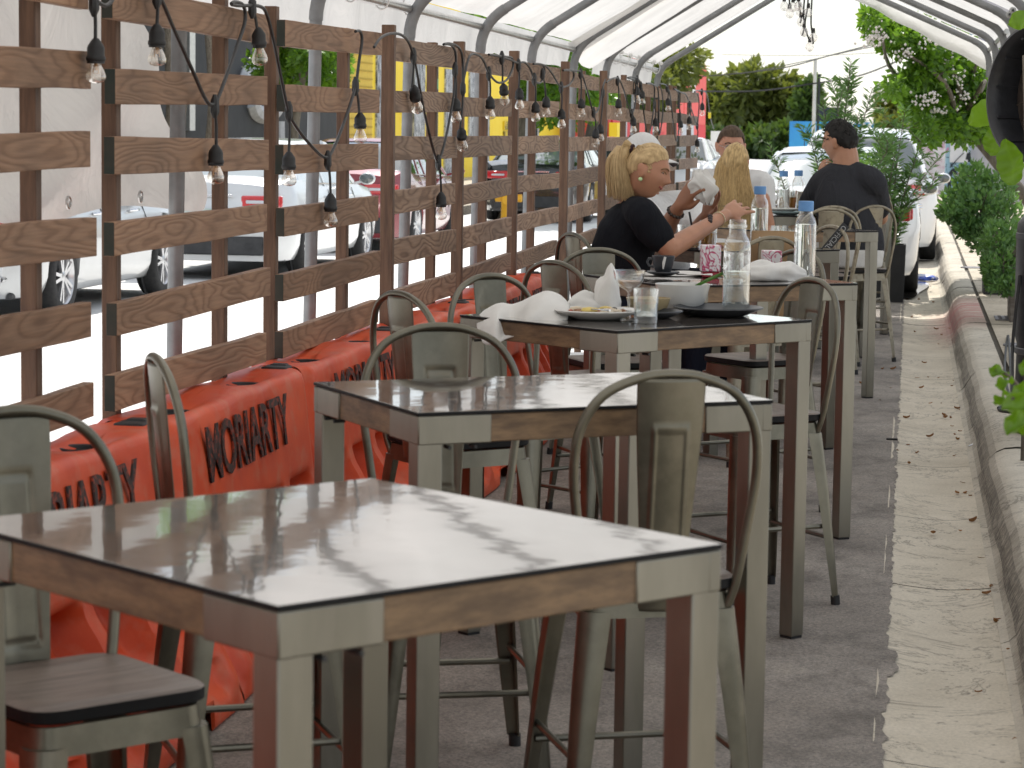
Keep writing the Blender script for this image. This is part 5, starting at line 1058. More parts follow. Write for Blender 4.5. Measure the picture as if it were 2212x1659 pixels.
for i in range(17):
    u = i / 16; ring = []
    for k in range(22):
        a = 2*PI*k/22; r_ = (0.022 + 0.036 * sin(PI * u)) * (1 + 0.34 * sin(3 * a + 6 * u) + 0.40 * nz(cos(a) * 2.5, sin(a) * 2.5, u * 6) + 0.14 * sin(8 * a - 5 * u)); ring.append(c + V((r_ * cos(a) + 0.05 * (u - 0.5), r_ * 0.6 * sin(a), 0.165 * (0.5 - u) + 0.014 * sin(5 * a))))
    rings.append(ring)
nk.loft(rings); o = nk.build('napkin', m_linen, smooth=70); tag(o, 'crumpled napkin held up between the hands of the man in the white cap', 'napkin', 'white linen napkins')

# --- man in glasses facing the camera
gm = person('man in glasses and white shirt, facing the camera behind the long haired blonde')
Yg = 19.35; fC = V((0.50, -0.80, 0)).normalized(); sC = fC.cross(V((0, 0, 1)))
hd = at(1579, 317, Yg); nb = hd + V((0.0, 0.02, -0.20)); ch = nb + V((-0.02, 0.0, -0.24)); pel = V((ch.x - 0.02, Yg + 0.08, 0.79))
b = MB(); torso(b, [pel - V((0, 0, 0.08)), pel, (pel + ch) / 2, ch, nb - V((0, 0, 0.06)), nb], [0.18, 0.19, 0.18, 0.20, 0.17, 0.07], [0.13, 0.15, 0.14, 0.14, 0.10, 0.07], sC)
Mh = frame(V((0.24, -0.95, -0.10)), V((0.02, 0, 1))); Mh.translation = hd
shR, shL = nb + V((-0.215, -0.02, -0.075)), nb + V((0.235, 0.06, -0.075)); elR, elL = shR + V((-0.07, -0.10, -0.30)), shL + V((0.06, -0.10, -0.30)); wrR, wrL = elR + V((0.16, -0.22, 0.02)), elL + V((-0.10, -0.24, 0.02))
seg(b, [nb - V((0, 0, 0.03)), hd + V((0, 0.02, -0.07))], [0.075, 0.07]); add_head(b, Mh, False, 1.27)
for sh, el, wr in ((shR, elR, wrR), (shL, elL, wrL)): seg(b, [sh, el], [0.068, 0.052]); seg(b, [el, wr], [0.05, 0.033]); hand(b, wr, wr - el, V((0, 0, 1)), 1.15)
o = b.build('body', m_skinC, gm); remesh(o, 0.0085, 3)
b = MB(); torso(b, [pel - V((0, 0, 0.06)), pel, (pel + ch) / 2, ch, nb - V((0, 0, 0.065)), nb + V((0, 0, -0.01))], [0.20, 0.21, 0.20, 0.22, 0.185, 0.09], [0.15, 0.17, 0.16, 0.16, 0.12, 0.085], sC)
for sh, el in ((shR, elR), (shL, elL)): seg(b, [nb - V((0, 0, 0.06)), sh + V((0, 0, 0.008)), lerp(sh, el, 0.4), lerp(sh, el, 0.75)], [0.085, 0.09, 0.088, 0.08])
o = b.build('shirt', m_whitetee, gm); remesh(o, 0.013, 6)
seated_legs(gm, pel, fC, sC, m_jeans)
b = MB(); hair_shell(b, Mh, 1.27, lambda p: min(0.3, (p.z - 0.060 + 1.15 * max(0, -p.y + 0.045)) * 5) if p.z > -0.06 else -1, 0.012, 0.0025); b.build('hair', hair_mat('dark brown greying hair', (0.03, 0.018, 0.012), (0.12, 0.08, 0.055)), gm, recalc=False)
face_bits(gm, Mh, 1.27, m_iris, m_browd, m_lip)
b = MB()
for s_ in (1, -1): b.tube([Mh @ (V((0.032 * s_ + 0.024 * cos(a), 0.106, 0.004 + 0.017 * sin(a))) * 1.27) for a in [2*PI*i/20 for i in range(20)]], 0.0016, 6, loop=True); b.tube([Mh @ (V((0.056 * s_, 0.104, 0.006)) * 1.27), Mh @ (V((0.080 * s_, 0.0, 0.010)) * 1.27)], 0.0018, 6)
b.tube([Mh @ (V((-0.009, 0.110, 0.006)) * 1.27), Mh @ (V((0.009, 0.110, 0.006)) * 1.27)], 0.0016, 6); b.build('glasses', m_pipe, gm)

# --- long haired blonde seen from behind
bw = person('woman with long blonde hair and white top, her back to the camera')
Yb2 = 17.55; fD = V((0.25, 0.95, 0)).normalized(); sD = fD.cross(V((0, 0, 1)))
hd = at(1588, 352, Yb2); nb = hd + V((0.01, -0.01, -0.185)); ch = nb + V((0.02, -0.03, -0.22)); pel = V((ch.x, Yb2 - 0.05, 0.78))
b = MB(); torso(b, [pel - V((0, 0, 0.08)), pel, (pel + ch) / 2, ch, nb - V((0, 0, 0.05)), nb], [0.17, 0.175, 0.145, 0.16, 0.145, 0.055], [0.12, 0.13, 0.105, 0.11, 0.08, 0.055], sD)
Mh = frame(V((0.15, 0.95, -0.15)), V((0.05, 0, 1))); Mh.translation = hd
shR, shL = nb + V((0.185, -0.02, -0.06)), nb + V((-0.175, 0.02, -0.06)); elR, elL = shR + V((0.075, 0.02, -0.30)), shL + V((-0.05, 0.05, -0.30)); wrR, wrL = elR + V((-0.10, 0.24, 0.06)), elL + V((0.10, 0.24, 0.06))
seg(b, [nb - V((0, 0, 0.03)), hd + V((0, 0, -0.06))], [0.056, 0.054]); add_head(b, Mh, True, 1.08)
for sh, el, wr in ((shR, elR, wrR), (shL, elL, wrL)): seg(b, [sh, el], [0.055, 0.043]); seg(b, [el, wr], [0.042, 0.028]); hand(b, wr, wr - el, V((0, 0, 1)), 1.05)
o = b.build('body', m_skinA, bw); remesh(o, 0.009, 3)
b = MB(); torso(b, [pel - V((0, 0, 0.10)), pel, (pel + ch) / 2, ch, nb - V((0, 0, 0.075)), nb - V((0, 0, 0.05))], [0.185, 0.19, 0.16, 0.172, 0.14, 0.11], [0.135, 0.145, 0.12, 0.125, 0.09, 0.075], sD); o = b.build('sleeveless_top', m_whitetee, bw); remesh(o, 0.012, 6)
seated_legs(bw, pel, fD, sD, m_jeans, 0.95)
b = MB(); hair_shell(b, Mh, 1.08, lambda p: 0.3 if (p.z > 0.05 or p.y < 0.02) else -1, 0.012, 0.002); cv_ = []
for i in range(900):
    a = rnd.uniform(-1.0, 1.0); s0 = rnd.uniform(0.2, 1.0); d = V((sin(a * 1.35) * s0, -cos(a * 1.35) * s0, math.sqrt(max(0, 1 - s0 * s0)) + 0.1)).normalized(); p0 = head_point(d) * 1.03; L_ = rnd.uniform(0.26, 0.40)
    x1 = a * 0.105; wv = rnd.uniform(0, 6)
    cv_.append([Mh @ (V((p0.x * 0.25, 0.01 + p0.y * 0.25, 0.126))), Mh @ (V((p0.x * 0.7, p0.y * 0.75 - 0.005, max(p0.z, 0.06) + 0.02))), Mh @ (V((x1 * 1.0, -0.100 + 0.03 * abs(a), 0.0))), Mh @ (V((x1 * 1.15 + 0.010 * sin(wv), -0.096 + 0.04 * abs(a), -0.10))), Mh @ (V((x1 * 1.5 + 0.02 + 0.014 * sin(wv + 1.5), -0.098 + 0.03 * abs(a), -0.10 - L_ * 0.5))), Mh @ (V((x1 * 1.75 + 0.035 + 0.03 * sin(wv + 3), -0.085 - 0.03 * rnd.random(), -0.10 - L_)))])
strands(b, cv_, 0.0026, 0.35, 4); b.build('hair', hair_mat('streaked blonde hair', (0.13, 0.075, 0.03), (0.66, 0.47, 0.23)), bw, smooth=80, recalc=False)

# --- man in the dark grey tee, seen from behind
dm = person('dark haired man in a dark grey tee, his back turned, hand at his chin')
Yd = 18.15; fE = V((-0.62, 0.78, 0)).normalized(); sE = fE.cross(V((0, 0, 1)))
hd = at(1812, 307, Yd); nb = at(1829, 352, Yd - 0.02); ch = at(1830, 440, Yd - 0.06); pel = V((-0.38, 18.10, 0.785))
shL, elL, wrL = at(1780, 394, 18.10), at(1740, 458, 18.42), at(1770, 392, 18.62); shR, elR, wrR = at(1884, 392, 18.05), at(1902, 470, 18.30), at(1850, 468, 18.62)
b = MB(); torso(b, [pel - V((0, 0, 0.08)), pel, (pel + ch) / 2, ch, nb - V((0, 0, 0.06)), nb], [0.19, 0.20, 0.20, 0.225, 0.19, 0.075], [0.14, 0.155, 0.15, 0.15, 0.105, 0.075], V((0.90, 0.35, 0)).normalized())
Mh = frame(V((-0.90, 0.42, -0.10)), V((-0.05, 0, 1))); Mh.translation = hd
seg(b, [nb - V((0, 0, 0.03)), lerp(nb, hd, 0.45) + V((0.015, 0, 0)), hd + (Mh.to_3x3() @ V((0, -0.03, -0.05)))], [0.095, 0.090, 0.086]); add_head(b, Mh, False, 1.25)
for sh, el, wr in ((shL, elL, wrL), (shR, elR, wrR)): seg(b, [sh, (sh + el) / 2, el], [0.078, 0.070, 0.057]); seg(b, [el, lerp(el, wr, 0.3), wr], [0.057, 0.055, 0.036])
hand(b, wrL, (at(1777, 352, 18.55) - wrL), V((-0.6, -0.3, 0.2)), 1.15, (0.9, 1.0, 1.0, 1.1)); hand(b, wrR, wrR - elR, V((0, 0, 1)), 1.15)
o = b.build('body', m_skinD, dm); remesh(o, 0.0078, 3)
b = MB(); torso(b, [pel - V((0, 0, 0.02)), pel + V((0, 0, 0.05)), (pel + ch) / 2 + V((0, 0, 0.02)), ch, nb - V((0, 0, 0.065)), nb + V((0, 0, 0.0))], [0.205, 0.215, 0.215, 0.240, 0.205, 0.088], [0.155, 0.17, 0.172, 0.170, 0.125, 0.09], V((0.90, 0.35, 0)).normalized())
for sh, el in ((shL, elL), (shR, elR)): seg(b, [nb - V((0, 0, 0.055)), lerp(nb, sh, 0.5) - V((0, 0, 0.02)), sh + V((0, 0, 0.0)), lerp(sh, el, 0.35), lerp(sh, el, 0.72)], [0.088, 0.088, 0.098, 0.100, 0.092])
o = b.build('tee_shirt', m_greytee, dm); remesh(o, 0.012, 6)
seated_legs(dm, pel + V((0, 0, -0.01)), fE, sE, m_shorts, 1.15, 0.27, 'shorts', 0.14, 0.42, (0.108, 0.09, 0.06, 0.048))
b = MB(); torso(b, [pel - V((0, 0, 0.105)), pel, pel + V((0, 0, 0.05))], [0.20, 0.215, 0.205], [0.16, 0.17, 0.16], V((0.90, 0.35, 0)).normalized()); o = b.build('shorts_seat', m_shorts, dm); remesh(o, 0.012, 4)
b = MB(); hair_shell(b, Mh, 1.25, lambda p: min(0.3, (p.z - 0.060 + 1.15 * max(0, -p.y + 0.040)) * 5) if p.z > -0.105 else -1, 0.013, 0.009); cv_ = []
for i in range(150):
    a = rnd.random() * 6.28; r_ = rnd.random() ** 0.6; d = V((cos(a) * r_, sin(a) * r_ - 0.25, math.sqrt(max(0.02, 1 - r_ * r_)))).normalized(); p0 = head_point(d) * 1.06
    cv_.append([Mh @ (p0 * 1.22), Mh @ ((p0 + d * 0.006 + V((rnd.uniform(-.01, .01), rnd.uniform(-.01, .01), 0.001))) * 1.22), Mh @ ((p0 + d * 0.001 + V((rnd.uniform(-.02, .02), rnd.uniform(-.02, .02), -0.003))) * 1.22)])
strands(b, cv_, 0.006, 0.4); b.build('hair', hair_mat('black hair', (0.004, 0.004, 0.005), (0.018, 0.016, 0.015)), dm, smooth=80, recalc=False)
face_bits(dm, Mh, 1.22, m_iris, m_browd, m_lip)

# --- person in yellow by the far kerb
yp = person('person in a yellow tee and dark cap sitting behind the black car, arm raised')
hd = at(1371, 357, 47.0); fY = V((0.8, -0.4, 0)).normalized(); sY = fY.cross(V((0, 0, 1))); nb = hd + V((-0.06, 0, -0.22)); ch = nb + V((-0.05, 0, -0.24)); pel = ch + V((-0.02, 0, -0.30))
b = MB(); torso(b, [pel, (pel + ch) / 2, ch, nb - V((0, 0, 0.05)), nb], [0.17, 0.17, 0.18, 0.16, 0.07], [0.12, 0.13, 0.13, 0.1, 0.07], sY); Mh = frame(V((0.9, -0.4, 0))); Mh.translation = hd; seg(b, [nb, hd], [0.06, 0.06]); add_head(b, Mh)
sh = nb + V((-0.02, -0.16, -0.07)); el = sh + V((0.14, -0.10, -0.24)); wr = el + V((0.16, -0.02, 0.24)); seg(b, [sh, el, wr], [0.055, 0.045, 0.032]); hand(b, wr, wr - el, V((0, 0, 1)), 1.0)
o = b.build('body', skin('dark brown skin', (0.17, 0.085, 0.05)), yp); remesh(o, 0.012, 2)
b = MB(); torso(b, [pel - V((0, 0, 0.05)), (pel + ch) / 2, ch, nb - V((0, 0, 0.06)), nb - V((0, 0, 0.01))], [0.19, 0.19, 0.2, 0.175, 0.09], [0.14, 0.15, 0.15, 0.11, 0.08], sY); seg(b, [nb - V((0, 0, 0.06)), sh, lerp(sh, el, 0.6)], [0.08, 0.075, 0.07]); o = b.build('tee_shirt', cloth('yellow tee cloth', (0.85, 0.55, 0.08)), yp); remesh(o, 0.016, 4)
seated_legs(yp, pel, fY, sY, m_jeans, 1.0, 0.07)
b = MB(); hair_shell(b, Mh, 1.0, lambda p: 0.3 if p.z > 0.02 else -1, 0.014); b.col = []; b.grid(lambda u, v: Mh @ V((sin(lerp(-1, 1, u)) * lerp(0.08, 0.13, v), cos(lerp(-1, 1, u)) * lerp(0.09, 0.165, v), 0.03 - 0.01 * v)), 10, 3); b.build('cap', m_black, yp, recalc=False)
# ------------------------------------------------------------------ cars
def paint(name, c, rough=0.25, metal=0.3): return mat(name, c, tuple(min(1, x * 1.06) for x in c), rough=rough, metal=metal, scale=3, coat=1.0)
m_silver = paint('silver car paint', (0.46, 0.47, 0.475), 0.3, 0.6); m_whitecar = paint('white car paint', (0.80, 0.81, 0.82), 0.25, 0.0); m_redcar = paint('dark red car paint', (0.22, 0.012, 0.022), 0.25, 0.3); m_blackcar = paint('black car paint', (0.015, 0.016, 0.019), 0.2, 0.1); m_pearl = paint('pale silver car paint', (0.66, 0.67, 0.67), 0.28, 0.35)
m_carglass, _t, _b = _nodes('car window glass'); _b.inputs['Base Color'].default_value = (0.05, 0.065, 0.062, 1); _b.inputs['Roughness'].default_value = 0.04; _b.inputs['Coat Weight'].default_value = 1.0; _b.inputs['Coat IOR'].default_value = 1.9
m_carglass_l, _t, _b = _nodes('car glass with painted glare'); _b.inputs['Base Color'].default_value = (0.34, 0.39, 0.40, 1); _b.inputs['Roughness'].default_value = 0.06; _b.inputs['Coat Weight'].default_value = 1.0; _b.inputs['Coat IOR'].default_value = 2.2  # paler copy of the window glass, glare put into its colour
m_tyre = mat('tyre rubber', (0.02, 0.02, 0.021), (0.035, 0.034, 0.033), rough=0.85, scale=30)
m_rim = mat('alloy rim', (0.55, 0.55, 0.56), (0.65, 0.65, 0.66), rough=0.28, metal=0.9)
m_taillight = mat('red tail lamp', (0.50, 0.012, 0.02), (0.62, 0.03, 0.03), rough=0.12, coat=1)
m_headlight = mat('clear lamp lens', (0.55, 0.57, 0.6), rough=0.08, coat=1)
m_chrome = mat('chrome trim', (0.75, 0.75, 0.76), rough=0.12, metal=1.0)
m_plastic = mat('dark grey bumper plastic', (0.03, 0.031, 0.033), (0.05, 0.05, 0.052), rough=0.6)
def make_car(label, loc, rz, m_paint, style='sedan', L=4.7, hw=0.92, glass=None, group='cars parked along the street'):
    t = thing('parked_car', label, 'car', loc, rz, group); G = glass or m_carglass
    if style == 'sedan':
        ys = [-L/2, -L/2+0.08, -L/2+0.4, -1.45, -0.9, 0, 0.9, 1.35, 1.9, L/2-0.25, L/2-0.06, L/2]; zt = [0.80, 0.98, 1.06, 1.05, 0.98, 0.95, 0.96, 0.95, 0.90, 0.80, 0.70, 0.58]
        gy = [-1.62, -1.05, -0.55, 0.1, 0.55, 1.32]; gz = [1.04, 1.34, 1.44, 1.46, 1.42, 0.96]; roof = (-0.75, 0.42)
    else:
        ys = [-L/2, -L/2+0.06, -L/2+0.3, -1.45, -0.9, 0, 0.9, 1.3, 1.9, L/2-0.25, L/2-0.06, L/2]; zt = [0.92, 1.08, 1.12, 1.10, 1.08, 1.06, 1.06, 1.05, 1.02, 0.93, 0.82, 0.68]
        gy = [-L/2+0.10, -1.72, -1.25, 0.0, 0.45, 1.25]; gz = [1.12, 1.56, 1.64, 1.68, 1.62, 1.06]; roof = (-1.70, 0.40)
    WY = (-L/2 + 0.98, L/2 - 0.90); WR = 0.335
    n = 90; rings = []
    zz = [0.20, 0.26, 0.34, 0.42, 0.50, 0.58, 0.66, 0.74, 0.82, 0.90, 0.97]
    for i in range(n + 1):
        y = -L/2 + L * i / n; top = interp(ys, zt, y); e = min(L/2 - abs(y), 0.5); wf = hw * (1 - 0.20 * (1 - sstep(-0.05, 0.5, e)) ** 1.2)
        half = [(0.0, 0.20)]
        for k, q in enumerate(zz):
            z = lerp(0.20, top - 0.01, (q - 0.20) / 0.77); w = wf * interp([0.2, 0.3, 0.5, 0.66, 0.85, 0.97], [0.90, 0.965, 0.985, 1.0, 0.965, 0.90], q)
            if e < 0.06: w *= 0.97
            for wy in WY:
                if (y - wy) ** 2 + (z - WR) ** 2 < (WR + 0.055) ** 2: w = wf * 0.66
            half.append((w, z))
        half += [(wf * 0.70, top + 0.012), (wf * 0.35, top + 0.03), (0.0, top + 0.035)]
        rings.append([(x, y, z) for x, z in half] + [(-x, y, z) for x, z in reversed(half[1:-1])])
    b = MB(); b.loft(rings); b.build('body', m_paint, t, smooth=32)
    rings = []
    for i in range(41):
        y = lerp(gy[0], gy[-1], i / 40); z = interp(gy, gz, y); zb = interp(ys, zt, y) - 0.02; k = (z - zb) / 0.5; wt = lerp(0.86, 0.66, min(1, k)) * hw; wb = 0.87 * hw
        half = [(0, zb), (wb, zb)] + [(lerp(wb, wt, q) , lerp(zb, z - 0.02, q)) for q in (0.35, 0.7, 1.0)] + [(wt * 0.86, z), (wt * 0.4, z + 0.018), (0, z + 0.022)]
        rings.append([(x, y, zq) for x, zq in half] + [(-x, y, zq) for x, zq in reversed(half[1:-1])])
    b = MB(); b.loft(rings); b.build('windows', G, t, smooth=40)
    def side(y, q, s_, off=0.006):
        z = interp(gy, gz, y); zb = interp(ys, zt, y) - 0.02; k = (z - zb) / 0.5; wt = lerp(0.86, 0.66, min(1, k)) * hw; return V(((lerp(0.87 * hw, wt, q) + off) * s_, y, lerp(zb, z - 0.02, q)))
    def rooff(u, v):
        y = lerp(roof[0], roof[1], v); z = interp(gy, gz, y); zb = interp(ys, zt, y) - 0.02; wt = lerp(0.86, 0.66, min(1, (z - zb) / 0.5)) * hw + 0.012; x = (u * 2 - 1) * wt; a = abs(u * 2 - 1)
        return (x, y, z + 0.03 - 0.022 * a ** 2 - (0.035 if a > 0.97 else 0))
    b = MB(); b.grid(rooff, 16, 20)
    for s_ in (1, -1):
        for yb, yt in ((gy[0] + 0.02, roof[0] + 0.02), (gy[-1] - 0.02, roof[1] - 0.02)):
            P = [side(lerp(yb, yt, k / 5), k / 5 * 1.0, s_, 0.004) for k in range(6)]
            P = [side(y_, 1.0, s_, 0.0) + V((-0.02 * s_, 0, 0.014)) for y_ in [lerp(yb, yt, k / 7) for k in range(8)]]
            b.tube(P, 0.036, 8)
        for yp in ((-0.28, 0.05), (roof[0] + 0.02, -0.25)): b.bar(side(yp[0], 0.02, s_), side(yp[0] + (0.02 if yp[0] > -0.5 else 0.2), 0.98, s_), 0.055, 0.012, 0, (s_, 0, 0.4))
    b.build('roof', m_paint, t, smooth=40)
    for s_ in (1, -1):
        for wy in WY:
            w = thing_part('wheel', t); M = Matrix.Translation((s_ * (hw - 0.115), wy, WR)) @ Matrix.Rotation(PI / 2 * s_, 4, 'Y')
            b = MB(); b.lathe([(0.235, -0.10), (0.305, -0.105), (0.33, -0.085), (0.335, -0.04), (0.335, 0.04), (0.33, 0.085), (0.305, 0.105), (0.235, 0.10)], 36, M); b.build('tyre', m_tyre, w, smooth=50)
            b = MB(); b.lathe([(0.245, 0.095), (0.236, 0.10), (0.222, 0.085), (0.215, 0.0), (0.215, -0.09)], 36, M)
            for k in range(10):
                a = 2 * PI * k / 10 + (0.10 if k % 2 else -0.10); b.bar(M @ V((0.045 * cos(a), 0.045 * sin(a), 0.075)), M @ V((0.225 * cos(a * 1.0 + (0.05 if k % 2 else -0.05)), 0.225 * sin(a + (0.05 if k % 2 else -0.05)), 0.082)), 0.030, 0.022, 0, M.to_3x3() @ V((0, 0, 1)))
            b.lathe([(0.0, 0.09), (0.04, 0.088), (0.055, 0.078), (0.055, 0.05)], 18, M); b.build('rim', m_rim, w, smooth=40)
            b = MB(); b.lathe([(0.0, 0.03), (0.16, 0.03)], 24, M); b.lathe([(0.0, -0.02), (0.38, -0.03)], 24, M); b.build('brake_disc', m_plastic, w)
        zb = interp(ys, zt, -L/2 + 0.1)
        b = MB(); b.box((s_ * hw * 0.66, -L/2 + 0.015, zb - 0.16), (0.42, 0.07, 0.13), -s_ * 0.10); b.box((s_ * hw * 0.865, -L/2 + 0.13, zb - 0.155), (0.05, 0.22, 0.12), s_ * 0.22); tl_ = b.build('tail_lamp', m_taillight, t, bevel=0.02)
        b = MB(); b.box((s_ * hw * 0.64, -L/2 - 0.022, zb - 0.16), (0.26, 0.012, 0.035)); b.build('lamp_insert', m_headlight, tl_, bevel=0.01)
        b = MB(); b.box((s_ * hw * 0.70, L/2 - 0.13, 0.68), (0.34, 0.22, 0.11), s_ * 0.35); b.build('headlight', m_headlight, t, bevel=0.03)
        mr_ = MB(); mr_.ball((s_ * (hw + 0.10), 0.98, 1.02), (0.10, 0.06, 0.075), 12); mr_.bar((s_ * (hw - 0.06), 0.98, 0.96), (s_ * (hw + 0.05), 0.98, 0.99), 0.03, 0.03); mo = mr_.build('mirror', m_paint, t); b = MB(); b.ball((s_ * (hw + 0.10), 0.935, 1.02), (0.085, 0.03, 0.06), 12); b.build('mirror_glass', m_carglass, mo)
        for yh in (-0.62, 0.42):
            b = MB(); b.tube([(s_ * (hw * 0.965), yh, 0.84), (s_ * (hw * 0.99 + 0.02), yh + 0.05, 0.845), (s_ * (hw * 0.99 + 0.02), yh + 0.15, 0.845), (s_ * (hw * 0.965), yh + 0.20, 0.84)], 0.013, 6); b.build('door_handle', m_chrome, t)
        b = MB(); b.bar((s_ * (hw * 0.872), -1.25, interp(ys, zt, -1.0) + 0.012), (s_ * (hw * 0.872), 1.1, interp(ys, zt, 1.0) - 0.005), 0.012, 0.016); b.build('window_trim', m_chrome, t)
        for yd in (-0.32, 0.88, -1.28):
            b = MB(); b.tube([(s_ * (hw * 0.93), yd, 0.30), (s_ * (hw * 0.999), yd + 0.01, 0.55), (s_ * (hw * 1.0), yd, 0.72), (s_ * (hw * 0.93), yd - 0.04, 0.92)], 0.004, 5); b.build('door_seam', m_plastic, t)
    b = MB(); b.box((0, -L/2 + 0.02, 0.36), (1.30, 0.10, 0.20)); b.box((0, -L/2 + 0.5, 0.22), (1.5, 0.8, 0.06)); b.box((0, 0, 0.21), (1.6, L - 0.6, 0.05)); b.build('lower_bumper', m_plastic, t, bevel=0.02)
    for s_ in (1, -1):
        b = MB(); b.tube([(s_ * 0.50, -L/2 - 0.035, 0.36), (s_ * 0.50, -L/2 + 0.1, 0.36)], 0.05, 12, False, flat=0.6); b.tube([(s_ * 0.68, -L/2 - 0.035, 0.36), (s_ * 0.68, -L/2 + 0.1, 0.36)], 0.05, 12, False, flat=0.6); b.build('exhaust', m_chrome, t)
    b = MB(); b.box((0, -L/2 - 0.015, interp(ys, zt, -L/2 + 0.1) - 0.30), (0.50, 0.02, 0.13)); b.build('licence_plate', mat('pale licence plate', (0.7, 0.7, 0.66), (0.45, 0.55, 0.5), rough=0.5, scale=9), t, bevel=0.005)
    b = MB(); b.box((0, -L/2 - 0.012, interp(ys, zt, -L/2 + 0.1) - 0.10), (0.62, 0.02, 0.025)); b.build('trunk_trim', m_chrome, t, bevel=0.004)
    b = MB(); b.bar((-hw * 0.55, gy[0] + 0.03, gz[0] + 0.03), (hw * 0.55, gy[0] + 0.03, gz[0] + 0.03), 0.03, 0.02); b.build('window_seal', m_plastic, t)
    return t
def thing_part(name, parent):
    o = bpy.data.objects.new(name, None); COL.objects.link(o); o.empty_display_size = 0.1; o.parent = parent; return o
make_car('silver sedan nearest the left edge, below the hanging grey tarp', (-7.93, 21.65, 0), 0, m_silver, L=4.75)
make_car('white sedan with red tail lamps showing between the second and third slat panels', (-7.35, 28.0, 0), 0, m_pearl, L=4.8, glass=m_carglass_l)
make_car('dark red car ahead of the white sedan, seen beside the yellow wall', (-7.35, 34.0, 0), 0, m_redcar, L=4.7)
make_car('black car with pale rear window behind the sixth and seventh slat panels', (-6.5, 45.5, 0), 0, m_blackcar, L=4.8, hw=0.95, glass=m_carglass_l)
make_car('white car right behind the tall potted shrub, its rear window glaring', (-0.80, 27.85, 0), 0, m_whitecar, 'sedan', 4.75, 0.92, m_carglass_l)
make_car('white sport utility car beyond the nearer white car, its roof standing higher', (-0.62, 34.6, 0), 0, m_whitecar, 'suv', 4.9, 0.98)
make_car('white car far down the street left of the man in glasses', (-5.3, 58, 0), PI, m_whitecar)
make_car('dark car far off behind the white cap', (-6.6, 52.5, 0), 0, m_blackcar)

# ------------------------------------------------------------------ plants
def leaves(n, pos, size, aspect=0.5, droop=0.3, seed=1, fold=0.25, var=None):
    r_ = random.Random(seed); b = MB(); vs, fs, col = b.v, b.f, b.col
    for i in range(n):
        p, d = pos(r_, i); s_ = size * r_.uniform(0.65, 1.25)
        d = (d + V((r_.gauss(0, 0.5), r_.gauss(0, 0.5), r_.gauss(0, 0.5) - droop))).normalized(); q = V((r_.gauss(0, 1), r_.gauss(0, 1), r_.gauss(0, 1))); w = d.cross(q)
        if w.length < 1e-3: continue
        w.normalize(); nn = d.cross(w); k = len(vs); W_ = s_ * aspect * 0.5
        vs += [tuple(p), tuple(p + d * s_ * 0.45 + w * W_ + nn * W_ * fold), tuple(p + d * s_), tuple(p + d * s_ * 0.45 - w * W_ + nn * W_ * fold)]
        fs += [(k, k + 1, k + 2), (k, k + 2, k + 3)]; b.mi += [0, 0]; v0 = var(p, r_) if var else r_.random(); col += [v0] * 4
    return b
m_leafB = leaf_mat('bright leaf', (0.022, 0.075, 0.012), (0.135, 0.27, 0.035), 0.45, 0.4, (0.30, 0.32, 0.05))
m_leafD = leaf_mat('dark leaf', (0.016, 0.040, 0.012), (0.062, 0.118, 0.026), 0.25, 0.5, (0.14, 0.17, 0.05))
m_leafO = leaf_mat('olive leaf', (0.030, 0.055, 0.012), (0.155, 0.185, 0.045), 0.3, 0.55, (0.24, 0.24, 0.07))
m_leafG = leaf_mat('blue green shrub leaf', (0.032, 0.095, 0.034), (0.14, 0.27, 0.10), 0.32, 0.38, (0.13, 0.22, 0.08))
m_needle = leaf_mat('narrow shrub leaf', (0.032, 0.092, 0.034), (0.15, 0.29, 0.10), 0.3, 0.3, (0.20, 0.30, 0.10))
m_bark = mat('grey brown bark', (0.10, 0.085, 0.065), (0.21, 0.185, 0.15), rough=0.9, scale=6, stretch=(3, 3, 0.8), bmp=0.6)
m_palmbark = mat('pale palm bark', (0.20, 0.165, 0.125), (0.42, 0.37, 0.30), rough=0.9, scale=7, stretch=(6, 6, 2), bmp=0.8, c3=(0.12, 0.09, 0.06), scale3=20, amt3=0.8)
